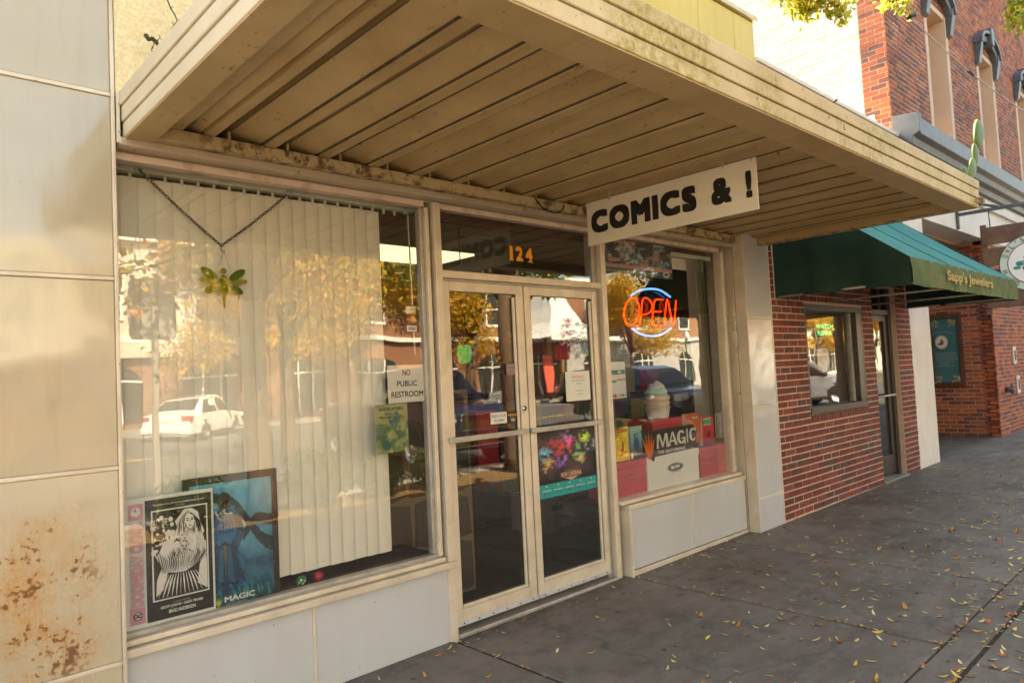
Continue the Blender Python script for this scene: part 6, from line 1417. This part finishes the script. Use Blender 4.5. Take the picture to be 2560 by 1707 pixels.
tB, B = storage_box(D7((632,795), (1275,675), (1272,1095), (638,1235)), 0.030, 0.34, MT['card'], 'white cardboard carton with a black oval mark in the middle of the far window', 0.22)
s = Sheet((B[0], 0.030, B[2]), (B[1], 0.030, B[2]), (B[0], 0.030, B[3])); s.lift = 0.004; s.lift = 0.0; s.o = s.o + Vector((0, 0.005, 0))
s.ell(0.52, 0.57, 0.155, 0.125, (0.04,0.04,0.035), 32); s.ell(0.52, 0.57, 0.143, 0.110, (0.55,0.55,0.5), 32); s.ell(0.52, 0.57, 0.135, 0.100, (0.025,0.025,0.02), 32); s.text('BCW', 0.435, 0.605, 0.525, 0.625, (0.75,0.75,0.7), 0.05)
for k in range(3): s.rect(0.42 + 0.07*k, 0.475 + 0.07*k, 0.425, 0.437, (0.15,0.15,0.13))
s.build('brand_mark', tB)
tC, C_ = storage_box(D7((1280,672), (1600,628), (1608,1012), (1280,1085)), 0.040, 0.30, MT['pinkpaper'], 'red paper covered carton next to the far jamb, under the red book', 0.2)
s = Sheet((C_[0], 0.040, C_[2]), (C_[1], 0.040, C_[2]), (C_[0], 0.040, C_[3])); s.lift = 0.0005; s.ell(0.52, 0.60, 0.24, 0.09, (0.34,0.05,0.06), 20); s.rect(0.0, 1.0, 0.42, 0.428, (0.3,0.04,0.05)); s.build('faded_print', tC)
x0, x1, z0, z1 = rectY(D7((690,345), (1082,292), (1082,415), (690,470)), 0.10)
tD = thing('gift_box', 'flat red box standing on the white carton behind the black sign', 'box', ((x0+x1)/2, 0.2, z0), 'storage boxes in the far window')
MB().box(x0, x1, 0.10, 0.40, B[3] + 0.002, z1 - 0.045).build('carton', MT['redpaper'], tD, bevel=0.004); MB().box(x0 - 0.006, x1 + 0.006, 0.094, 0.406, z1 - 0.0445, z1).build('lid', MT['pinkpaper'], tD, bevel=0.004)
TOPZ = z1
# cup with soft swirl
cp = onY(*D7((755, 250))[0], 0.19); cx = cp.x; cup = thing('dessert_cup', 'white paper cup with a pale green and cream swirl on the flat red box', 'cup', (cx, 0.19, TOPZ))
ch_ = onY(*D7((755, 175))[0], 0.19).z - TOPZ; top_ = onY(*D6((755, 1335))[0], 0.19).z
cw = abs(onY(*D7((915, 200))[0], 0.19).x - onY(*D7((600, 200))[0], 0.19).x) / 2 * 0.60
MB().lathe([(cw*0.80, 0.0), (cw*0.86, ch_*0.3), (cw*0.98, ch_*0.93), (cw*1.03, ch_*0.94), (cw*1.03, ch_)], 28, (cx, 0.19, TOPZ + 0.001)).build('cup_wall', MT['card'], cup)
H_ = top_ - TOPZ - ch_
for i, (r0, r1, a, b, m_) in enumerate(((0.94, 1.0, 0.0, 0.26, (0.62,0.50,0.36)), (0.98, 0.92, 0.24, 0.48, (0.66,0.56,0.42)), (0.90, 0.84, 0.46, 0.72, (0.40,0.62,0.54)), (0.74, 0.56, 0.70, 0.90, (0.62,0.66,0.60)), (0.45, 0.10, 0.88, 1.02, (0.72,0.70,0.66)))):
    zz = TOPZ + ch_; n_ = 8; prof = [(cw*(r0*(1-t) + r1*t) * (0.84 + 0.16*math.sin(math.pi*t)), (a + (b-a)*t)*H_) for t in [k/n_ for k in range(n_+1)]]
    MB().lathe(prof, 26, (cx + 0.012*math.sin(i*2.0)*1.0, 0.19, zz)).build('swirl', mat('swirl_tone', m_, 0.55), cup)
# comics and books
def leaning(name, q, Y, label, cat, fn, th=0.004, group='comics and books in the far window'):
    x0, x1, z0, z1 = rectY(q, Y); t = thing(name, label, cat, ((x0+x1)/2, Y, z0), group)
    MB().box(x0, x1, Y + 0.0006, Y + th, z0, z1).build('pages', MT['paper'], t); s = Sheet((x0, Y, z0), (x1, Y, z0), (x0, Y, z1)); fn(s); s.build('cover', t); return t
def f(s):
    s.grid(26, 40, lambda u, v: lerp(lerp((0.72,0.40,0.02), (0.75,0.62,0.10), fbm(u*4, v*5, 41)*1.6-0.3), (0.05,0.10,0.03), max(0, (v - 0.55 - u*0.4)*3) if v > 0.5 else 0))
    s.rect(0.10, 0.95, 0.84, 0.93, (0.55,0.10,0.01)); s.rect(0.02, 0.09, 0.78, 0.97, (0.6,0.05,0.05)); s.poly([(0.42,0.22),(0.60,0.28),(0.66,0.50),(0.56,0.62),(0.50,0.40)], (0.42,0.03,0.01)); s.poly([(0.30,0.12),(0.80,0.24),(0.74,0.28),(0.34,0.18)], (0.5,0.12,0.01)); s.ell(0.22, 0.66, 0.06, 0.03, (0.7,0.68,0.6), 12)
leaning('comic_book', D7((218,440), (398,415), (400,832), (234,862)), 0.028, 'yellow comic leaning in the far window beside the door post', 'comic', f)
def f(s):
    s.grid(26, 40, lambda u, v: (0.012,0.02,0.03) if abs(u-0.5) > 0.42 or v < 0.10 else lerp((0.02,0.12,0.24), (0.20,0.46,0.60), v*1.2 - 0.2 + 0.4*(fbm(u*6, v*6, 44)-0.5)))
    s.text('SUPER', 0.24, 0.96, 0.87, 0.96, (0.62,0.50,0.10), 0.03); s.poly([(0.35,0.78),(0.60,0.78),(0.70,0.45),(0.60,0.15),(0.40,0.15),(0.30,0.45)], (0.02,0.07,0.16)); s.ell(0.52, 0.70, 0.08, 0.05, (0.3,0.15,0.1), 12); s.ell(0.30, 0.18, 0.16, 0.09, (0.25,0.14,0.06), 14); s.ell(0.78, 0.24, 0.13, 0.08, (0.14,0.11,0.06), 14); s.rect(0.07, 0.22, 0.03, 0.18, (0.7,0.7,0.66))
leaning('comic_book', D7((405,428), (572,402), (582,800), (410,835)), 0.028, 'blue comic leaning in the far window next to the yellow comic', 'comic', f)
def f(s): s.grid(20, 26, lambda u, v: lerp((0.50,0.05,0.02), (0.62,0.20,0.03), fbm(u*5, v*6, 47)*1.6 - 0.3)); s.rect(0.0, 0.12, 0.0, 1.0, (0.55,0.22,0.04)); s.rect(0.45, 0.85, 0.82, 0.88, (0.65,0.4,0.3))
leaning('hardback_book', D7((1115,268), (1312,245), (1255,600), (1070,640)), 0.075, 'orange red book behind the black lettered sign', 'book', f, 0.03)
def f(s): s.rect(0, 1, 0, 1, (0.48,0.02,0.04)); s.rect(0.12, 0.76, 0.74, 0.90, (0.02,0.42,0.14)); s.rect(0.12, 0.76, 0.70, 0.735, (0.6,0.55,0.5)); s.rect(0.12, 0.76, 0.905, 0.94, (0.6,0.55,0.5)); s.poly([(0.30,0.34),(0.50,0.46),(0.60,0.52),(0.68,0.40),(0.55,0.24),(0.50,0.32)], (0.06,0.01,0.02)); s.rect(0, 1, 0, 0.16, (0.16,0.02,0.03))
leaning('hardback_book', D7((1310,300), (1452,285), (1442,640), (1290,662)), 0.060, 'crimson book with a green label standing on the far red carton', 'book', f, 0.04)
def f(s):
    s.grid(20, 30, lambda u, v: lerp((0.02,0.022,0.03), (0.40,0.42,0.48), max(0, 1 - abs(u-0.45)*3.2)*(fbm(u*9, v*9, 49)*2.2 - 0.6))); s.poly([(0.3,0.2),(0.6,0.25),(0.5,0.45)], (0.5,0.2,0.22))
leaning('comic_book', D7((1458,258), (1575,245), (1590,545), (1475,560)), 0.050, 'dark grey comic beside the stacked blind slats', 'comic', f)
# the black lettered sign with orange flame
q = D7((700,455), (1240,390), (1240,690), (700,775))
x0, x1, z0, z1 = rectY(q, 0.020); mg = thing('game_sign', 'black cut-out sign with white lettering and an orange flame in the far window', 'sign', ((x0+x1)/2, 0.02, z0))
w_, h_ = x1 - x0, z1 - z0
MB().prism([(x0 - 0.10*w_, 0.028, z0 + 0.02*h_), (x0 - 0.02*w_, 0.028, z0 - 0.06*h_), (x0 + 0.80*w_, 0.028, z0 + 0.02*h_), (x0 + 0.99*w_, 0.028, z0 + 0.18*h_), (x1 + 0.01*w_, 0.028, z0 + 0.75*h_), (x0 + 0.92*w_, 0.028, z1), (x0 + 0.1*w_, 0.028, z1 - 0.02*h_), (x0 - 0.12*w_, 0.028, z0 + 0.85*h_)], (0, 0.006, 0)).build('board', MT['ink'], mg)
s = Sheet((x0, 0.027, z0), (x1, 0.027, z0), (x0, 0.027, z1))
s.poly([(-0.23,1.05),(-0.19,0.50),(-0.02,-0.20),(0.02,-0.20),(0.09,0.50),(0.04,0.95)], (0.012,0.010,0.010))
flame(s, -0.075, -0.16, 0.27, 1.14, (0.62,0.11,0.015))
LW = (0.66,0.66,0.60)
def serif(u0, u1, v0, v1, ch):
    """blocky flared capitals"""
    w = u1 - u0; h = v1 - v0; P = lambda a, b: (u0 + a*w, v0 + b*h)
    if ch == 'M':
        for pts in ([(0,0),(0.14,0.06),(0.22,0.94),(0.16,1.0),(0.06,0.96)], [(0.14,1.0),(0.30,1.0),(0.53,0.28),(0.44,0.0)], [(0.44,0.0),(0.56,0.12),(0.86,1.0),(0.70,1.0)], [(0.72,0.98),(0.90,1.0),(1.0,0.0),(0.78,0.0)], [(-0.06,0),(0.20,0),(0.16,0.08),(0,0.08)]): s.poly([P(*p) for p in pts], LW)
    if ch == 'A':
        for pts in ([(0,0),(0.18,0.0),(0.55,1.0),(0.42,1.0)], [(0.42,1.0),(0.60,1.0),(1.0,0.0),(0.72,0.0)], [(0.25,0.26),(0.80,0.26),(0.76,0.40),(0.30,0.40)], [(-0.08,0),(0.26,0),(0.22,0.07),(0,0.07)]): s.poly([P(*p) for p in pts], LW)
    if ch in 'GC':
        a = [(0.5 + 0.5*math.cos(R(t)), 0.5 + 0.5*math.sin(R(t))) for t in range(40, 321, 14)]; b = [(0.54 + 0.22*math.cos(R(t)), 0.5 + 0.36*math.sin(R(t))) for t in range(320, 39, -14)]
        for i in range(len(a) - 1): s.poly([P(*a[i]), P(*a[i+1]), P(*b[-2-i]), P(*b[-1-i])], LW); s.lift -= 0.0004
        s.up(0.0006)
        if ch == 'G': s.poly([P(0.52,0.46), P(1.0,0.46), P(0.96,-0.12), P(0.80,-0.02), P(0.78,0.36), P(0.52,0.36)], LW)
        else: s.poly([P(0.80,1.0), P(1.0,1.02), P(0.96,0.68), P(0.86,0.76)], LW)
    if ch == 'I': s.poly([P(0.15,0), P(0.85,0), P(0.75,0.1), P(0.75,0.9), P(0.95,1.0), P(0.05,1.0), P(0.25,0.9), P(0.25,0.1)], LW)
for ch_, a, b, dz in (('M', 0.08, 0.345, 0.0), ('A', 0.33, 0.535, 0.02), ('G', 0.525, 0.72, 0.03), ('I', 0.735, 0.79, 0.04), ('C', 0.81, 0.975, 0.06)): serif(a, b, 0.26 + dz, 0.80 + dz, ch_)
s.text('THE GATHERING', 0.07, 0.70, 0.045, 0.165, LW, 0.03)
s.build('lettering', mg)
# slats gathered at the far end
bl2 = thing('vertical_blinds', 'ivory vertical blinds stacked against the far jamb of the far window', 'blinds', (3.05, 0.10, 2.5))
MB().box(1.60, 3.24, 0.085, 0.125, 2.500, 2.535).build('head_rail', MT['rail'], bl2, bevel=0.003)
g_me = slat_mesh(2.50, 0.60)
for k in range(6): inst('slat', g_me, (2.90 + 0.047 * k, 0.105, 0), bl2, (0, 0, R(62 - 4 * k)))
MB().tube([onY(*D6((1208, 0))[0], 0.08), onY(*D6((1290, 760))[0], 0.08)], 0.004, 6).build('wand', MT['slat'], bl2)
MB().box(2.55, 3.2, 0.14, 0.16, 2.40, 2.50).build('valance', MT['slat'], bl2)

# ------------------------------------------------------------------ deeper inside the shop
MT['dimcard'] = noisy('dimmed_white_carton', (0.20, 0.18, 0.15), (0.16, 0.14, 0.12), 4, 0.8)  # white cartons, the dimness of the room put into their colour
def inside_box(name, label, cat, x0, x1, y0, y1, z0, z1, m_, extra=None):
    t = thing(name, label, cat, ((x0+x1)/2, y0, z0)); MB().box(x0, x1, y0, y1, z0, z1).build('carton', m_, t, bevel=0.005)
    if extra: extra(t)
    return t
i0 = onY(*Z((1100,1060), 5.107, (500, 580))[0], 0.9); i1 = onY(*Z((1100,1060), 5.107, (765, 545))[0], 0.9)
inside_box('red_cabinet', 'bright red drape-fronted cabinet hung inside behind the near door leaf', 'cabinet', i0.x, i1.x, 0.9, 1.3, i0.z, 1.26, MT['redpaper'], lambda t: [MB().box(i0.x + 0.02 + k*0.15, i0.x + 0.14 + k*0.15, 0.893, 0.899, i0.z + 0.04, 1.20).build('door_panel', MT['redpaper'], t, bevel=0.004) for k in range(int((i1.x - i0.x) / 0.15))])
j0 = onY(*Z((1100,1060), 5.107, (100, 640))[0], 0.9)
inside_box('display_stand', 'patterned red and tan stand inside behind the near door leaf', 'stand', j0.x, i0.x - 0.02, 0.92, 1.25, 0.70, 1.16, MT['maroon'], lambda t: [MB().box(j0.x + 0.03 + k*0.11, j0.x + 0.09 + k*0.11, 0.912, 0.919, 0.74, 1.12).build('panel', MT['card'] if k % 2 else MT['mulch'], t) for k in range(int((i0.x - j0.x - 0.08) / 0.11))])
k0 = onY(*Z((1100,1060), 5.107, (1330, 1190))[0], 1.3); k1 = onY(*Z((1100,1060), 5.107, (1520, 1205))[0], 1.3)
for n_, (a, b, lab) in enumerate(((k0.x, k1.x, 'dim white carton on the shop floor behind the far door leaf'), (k1.x + 0.12, k1.x + 0.75, 'wider dim white carton on the shop floor behind the far door leaf'))):
    inside_box('storage_box', lab, 'box', a, b, 1.3 + 0.1 * n_, 1.75, 0.036, 0.40, MT['dimcard'], lambda t: MB().box(a + 0.1, a + 0.25, 1.296, 1.2995, 0.24, 0.29).build('hand_hole', MT['ink'], t) if n_ == 0 else None)
sp = onY(*Z((1080,780), 5.107, (412, 520))[0], 0.55)
gs = thing('green_lampshade', 'glowing green glass lampshade hanging behind the near door leaf', 'lamp', (sp.x, 0.55, sp.z))
MB().lathe([(0.045, 0.055), (0.055, 0.0), (0.042, -0.06), (0.030, -0.075)], 20, (sp.x, 0.55, sp.z)).build('shade', emit('green_shade', (0.0, 0.42, 0.10), 0.10), gs); MB().tube([(sp.x, 0.55, sp.z + 0.05), (sp.x, 0.55, 2.62)], 0.004, 6).build('cord', MT['chain'], gs)
shc = [(0.40,0.05,0.05),(0.05,0.12,0.30),(0.45,0.32,0.06),(0.10,0.22,0.08),(0.5,0.48,0.42),(0.22,0.08,0.2),(0.38,0.16,0.05)]
sh = thing('wall_shelf', 'tall wooden bookcase of bright spines on the far inside wall', 'bookcase', (3.5, 2.4, 0.03))
for zz in (0.04, 0.45, 0.86, 1.27, 1.68, 2.09): MB().box(3.42, 3.71, 1.0, 4.6, zz, zz + 0.03).build('shelf', MT['wood'], sh)
r_ = random.Random(8)
for zz in (0.071, 0.481, 0.891, 1.301, 1.711):
    y = 1.05
    while y < 4.5:
        w_ = r_.uniform(0.05, 0.16); MB().box(3.45, 3.68, y, y + w_ - 0.006, zz, zz + r_.uniform(0.24, 0.34), 0, r_.choice(shc)).build('book', MT['print'], sh); y += w_
# ------------------------------------------------------------------ the COMICS sign
SX = 1.0
s0 = [onX(*p, SX) for p in D5((70,580), (1980,60), (2018,655), (92,1060))]
y0 = (s0[0].y + s0[3].y)/2; y1 = (s0[1].y + s0[2].y)/2; z1 = (s0[0].z + s0[1].z)/2; z0 = (s0[2].z + s0[3].z)/2
cs_ = thing('hanging_sign', 'white board lettered COMICS & ! hanging under the canopy', 'sign', (SX, (y0+y1)/2, z0))
MT['signwhite'] = noisy('white_sign_board', (0.72, 0.65, 0.54), (0.67, 0.59, 0.47), 3, 0.5)  # white board with the canopy's warm bounce light mixed into its colour
MB().box(SX, SX + 0.012, y1, y0, z0, z1).build('board', MT['signwhite'], cs_, bevel=0.002)
def sf(p): q = onX(*D5(p)[0], SX - 0.002); return ((y0 - q.y)/(y0 - y1), (q.z - z0)/(z1 - z0))
s = Sheet((SX - 0.0008, y0, z0), (SX - 0.0008, y1, z0), (SX - 0.0008, y0, z1))
for body, pts in (('COMICS', ((118,655),(290,950),(1130,395),(1325,730))), ('&', ((1470,310),(1725,655))), ('!', ((1860,220),(1955,575)))):
    us = [sf(p) for p in pts]
    u0_, u1_ = min(u for u, v in us), max(u for u, v in us)
    tot = [text_shape(c_, 0.07)[2] for c_ in body]; gap = 0.09; W_ = sum(tot) + gap * (len(body) - 1); a_ = u0_
    for c_, w_ in zip(body, tot):
        b_ = a_ + (u1_ - u0_) * w_ / W_; sh = Sheet((SX - 0.0008, y0, z0), (SX - 0.0008, y1, z0), (SX - 0.0008, y0, z1)); sh.text(c_, a_, b_, 0.255, 0.775, (0.012,0.010,0.008), 0.07 if len(body) > 1 else 0.045); sh.build('letter', cs_)
        a_ = b_ + (u1_ - u0_) * gap / W_
for p in ((330, 480), (1608, 130)):
    q = onX(*D5(p)[0], SX)
    hk_ = thing('sign_hook', 'steel snap hook holding the %s end of the hanging board' % ('inner' if p[0] < 500 else 'outer'), 'hook', (SX, q.y, z1), 'hooks of the hanging board')
    zt = 2.70
    MB().tube(smooth([Vector((SX + 0.006 + 0.011*math.cos(R(a)), q.y, (z1 - 0.012 + zt)/2 + (zt - z1 + 0.03)/2*math.sin(R(a)))) for a in range(0, 360, 30)], True, 3), 0.0035, 7, closed=True).build('link', MT['alu_grey'], hk_)
    MB().tube([(SX + 0.006, q.y, zt + 0.006), (SX + 0.006, q.y, zt + 0.04)], 0.005, 7).build('eye_bolt', MT['alu_grey'], hk_)
for u, v in ((100, 585), (1928, 92)):
    q = onX(*D5((u, v))[0], SX); MB().tube([(SX - 0.001, q.y, q.z), (SX + 0.002, q.y, q.z)], 0.004, 8).build('screw_hole', MT['ink'], cs_)
# loose cable under the beam
cb = thing('loose_cable', 'thin black cable drooping from the rusty beam over the door', 'cable', tuple(onY(1390, 530, -0.17)))
MB().tube(smooth([onY(*p, -0.175) for p in Z((1060,480), 4.704, (1310,75), (1370,160), (1440,215), (1540,245), (1610,225), (1645,180), (1640,150))], False, 5), 0.0045, 7).build('cable', MT['chain'], cb)
# ------------------------------------------------------------------ growth and litter on the canopy
TWIG = noisy('dead_twig', (0.05, 0.035, 0.02), (0.09, 0.06, 0.03), 20, 0.9)
R1 = lambda *p: Z((0,0), 3.3357, *p)
def twig(name, label, pts, r, Y, fn=None):
    t = thing(name, label, 'twig', tuple(onY(*pts[-1], Y)), 'dead twigs on the canopy')
    P = [onY(*p, Y - 0.01*(i % 2)) for i, p in enumerate(pts)]; MB().tube(P, [r*(1 - 0.5*i/len(P)) for i in range(len(P))], 6).build('stem', TWIG, t)
    for i in range(1, len(P) - 1): MB().tube([P[i], P[i] + Vector((0.008*(1 if i % 2 else -1), -0.006, 0.010))], 0.0015, 5).build('bud', TWIG, t)
    return t
YT = -0.13
twig('dead_twig', 'thin budded twig rising from the near canopy corner', R1((1395,0), (1425,75), (1460,130), (1478,180), (1450,215), (1425,250), (1405,295)), 0.0032, YT)
twig('dead_twig', 'thick curled dead stalk on the near canopy corner', R1((1215,295), (1240,330), (1275,325), (1305,355), (1322,385), (1310,408)), 0.011, YT - 0.02)
twig('dead_twig', 'fine forked twig beside the curled stalk', R1((1275,440), (1262,415), (1285,370), (1310,340), (1335,318), (1355,340), (1375,380)), 0.0022, YT - 0.03)
E7 = lambda *p: Z((1180,0), 2.867, *p)
twig('dead_twig', 'bent twig lying on the top edge of the canopy front', E7((1112,45), (1150,55), (1200,40), (1235,72), (1252,108)), 0.0035, CY0 + 0.01)
twig('dead_twig', 'short twig lying near the jeweller end of the canopy edge', E7((1740,350), (1780,355), (1830,375)), 0.004, CY0 + 0.01)
E1_ = lambda *p: Z((1860,0), 3.357, *p)
twig('dead_twig', 'stubby dark stick poking up above the canopy edge', E1_((780,838), (745,870), (715,900)), 0.006, CY0 + 0.01)
twig('dead_twig', 'dark splinter wedged where the canopy edge meets the panels', R1((1065,765), (1040,790), (1010,812)), 0.006, YL - 0.04)
# prickly pear
MT['cactus'] = noisy('cactus_green', (0.07, 0.15, 0.03), (0.12, 0.20, 0.05), 9, 0.45)
cy_b = CY0 + 0.04
cac = thing('prickly_pear', 'prickly pear cactus of flat green pads growing at the far canopy corner', 'cactus', tuple(onY(*E1_((1905, 1490))[0], cy_b)))
def pad(base, tip, w, tone=MT['cactus']):
    b, t = onY(*E1_(base)[0], cy_b), onY(*E1_(tip)[0], cy_b); d = t - b; L_ = d.length; d.normalize(); sd_ = d.cross(Vector((0, -1, 0))).normalized(); nn_ = Vector((0, -1, 0)); vs = []; n_ = 14
    prof = [(0.0, 0.28), (0.10, 0.55), (0.3, 0.82), (0.55, 1.0), (0.78, 0.92), (0.93, 0.58), (1.0, 0.08)]
    for t_, k_ in prof:
        for j in range(n_): a = 2*math.pi*j/n_; vs.append(b + d*L_*t_ + sd_*w*k_*math.cos(a) + nn_*w*0.28*k_*math.sin(a))
    m_ = len(prof); MB().add(vs, [(i*n_+j, i*n_+(j+1)%n_, (i+1)*n_+(j+1)%n_, (i+1)*n_+j) for i in range(m_-1) for j in range(n_)] + [tuple(range(n_-1,-1,-1)), tuple(range((m_-1)*n_, m_*n_))], sm=True).build('pad', tone, cac)
k_ = (onY(*E1_((2015,1130))[0], cy_b) - onY(*E1_((1920,1130))[0], cy_b)).length / 2 * 0.62
pad((1890,1500), (1935,1350), k_*0.62); pad((1940,1375), (1940,1210), k_*0.62); pad((1945,1215), (1985,1045), k_*0.95); pad((1850,1480), (1858,1420), k_*0.48)
# ------------------------------------------------------------------ fallen leaves
LC = [(0.70,0.47,0.10),(0.76,0.56,0.17),(0.60,0.33,0.05),(0.80,0.66,0.30),(0.46,0.23,0.05),(0.42,0.12,0.04),(0.72,0.60,0.13)]
def fallen(c, bend, w):
    vs = []; n_ = 5
    for i in range(n_ + 1):
        t = i / n_; ww = w * math.sin(math.pi * min(1, t * 0.94 + 0.03)) ** 0.8; zz = 0.0015 + bend * (t - 0.5) ** 2 * 4 * 0.25
        vs += [(t - 0.5, -ww, zz + ww * 0.25), (t - 0.5, 0, zz), (t - 0.5, ww, zz + ww * 0.25)]
    fs = [(i*3+k, i*3+k+1, i*3+k+4, i*3+k+3) for i in range(n_) for k in range(2)]
    return vs, fs, c
kinds = [fallen(c, b, w) for c, b, w in zip(LC, (0.7, 0.35, 1.2, 0.5, 1.4, 0.6, 0.2), (0.14, 0.12, 0.17, 0.13, 0.20, 0.22, 0.11))]
MT['dryleaf'] = vcol('dry_leaf', 0.6)
leaf_me = [MB().add(v, f_, 0, c, True).mesh('fallen_leaf', MT['dryleaf']) for v, f_, c in kinds]
r_ = random.Random(21); spots = []
while len(spots) < 3300:
    x, y = r_.uniform(-1.2, 9.5), r_.uniform(-4.1, -0.04)
    if y > YF and 3.3 < x: continue
    if y > -0.1 and x > 1.55: continue
    d = 0.10 + 0.9 * max(0, min(1, (-y - 0.5) / 2.2)) ** 1.3
    d *= 0.55 if x < 1 else (0.8 if x < 1.8 else 1.0)
    if r_.random() > d: continue
    spots.append((x, y, r_.choice((0, 0, 1, 1, 2, 3, 3, 4, 5, 6)), r_.uniform(0.032, 0.062), r_.uniform(0, 6.28)))
for k in range(150):
    x = r_.choice((0.0, 1.62, 2.93)) + r_.gauss(0, 0.012); spots.append((x, -2.1 * r_.random() ** 0.8, r_.randrange(7), r_.uniform(0.02, 0.035), r_.uniform(1.2, 1.9)))
for k in range(150): spots.append((r_.uniform(0.6, 5.0), r_.choice((-2.12, -2.28)) + r_.gauss(0, 0.015), r_.randrange(7), r_.uniform(0.022, 0.045), r_.gauss(0, 0.5)))
for k in range(45): spots.append((r_.uniform(-0.8, 6.0), -0.10 - abs(r_.gauss(0, 0.06)), r_.randrange(7), r_.uniform(0.02, 0.045), r_.uniform(0, 6.28)))
for x, y, k, L_, a in [(-0.10,-0.10,0,0.05,0.3)]: spots.append((x, y, k, L_, a))
def key(s_):
    v = Vector((s_[0], s_[1], G(s_[0]))) - CAM; f_ = v.dot(_fw)
    if f_ < 0.3: return -1
    u, w = FPX*v.dot(_rt)/f_, FPX*v.dot(_up)/f_
    if abs(u) > 1290 or abs(w) > 860: return -1
    return s_[3] / f_
spots = [s_ for s_ in spots if not (s_[1] > YF and s_[0] > 3.3)]
spots.sort(key=key, reverse=True)
rest = MB()
for i, (x, y, k, L_, a) in enumerate(spots):
    if i < 290:
        o = inst('fallen_leaf', leaf_me[k], (x, y, G(x) + 0.002), None, (r_.gauss(0, 0.18), r_.gauss(0, 0.18), a), (L_, L_ * r_.uniform(0.7, 1.4), L_))
        wx = 'the near window' if x < -0.03 else 'the near door leaf' if x < 0.7 else 'the far door leaf' if x < 1.5 else 'the far window, door end' if x < 2.2 else 'the far window, pillar end' if x < 3.3 else 'the white pillar' if x < 3.85 else 'the jeweller window' if x < 5.9 else 'the jeweller door'
        wy = 'against the shop fronts' if y > -0.35 else 'a step out' if y > -1.0 else 'in mid pavement' if y > -1.6 else 'short of the double joint' if y > -2.08 else 'on the double joint' if y > -2.32 else 'beyond the double joint'
        sz = 'tiny' if L_ < 0.036 else 'small' if L_ < 0.048 else 'longer'
        tag(o, sz + ' ' + ('golden', 'straw yellow', 'ochre', 'pale cream', 'brown', 'rust red', 'lemon')[k] + ' leaf lying ' + wy + ' before ' + wx.replace(',', ''), 'leaf', 'fallen leaves on the pavement')
    else:
        v, f_, c = kinds[k]; ca, sa = math.cos(a)*L_, math.sin(a)*L_
        rest.add([(x + p[0]*ca - p[1]*sa, y + p[0]*sa + p[1]*ca, G(x) + 0.002 + p[2]*L_) for p in v], f_, 0, c, True)
tag(rest.build('leaf_litter', MT['dryleaf']), 'scattered dry leaves farther along the pavement', 'leaves', kind='stuff')
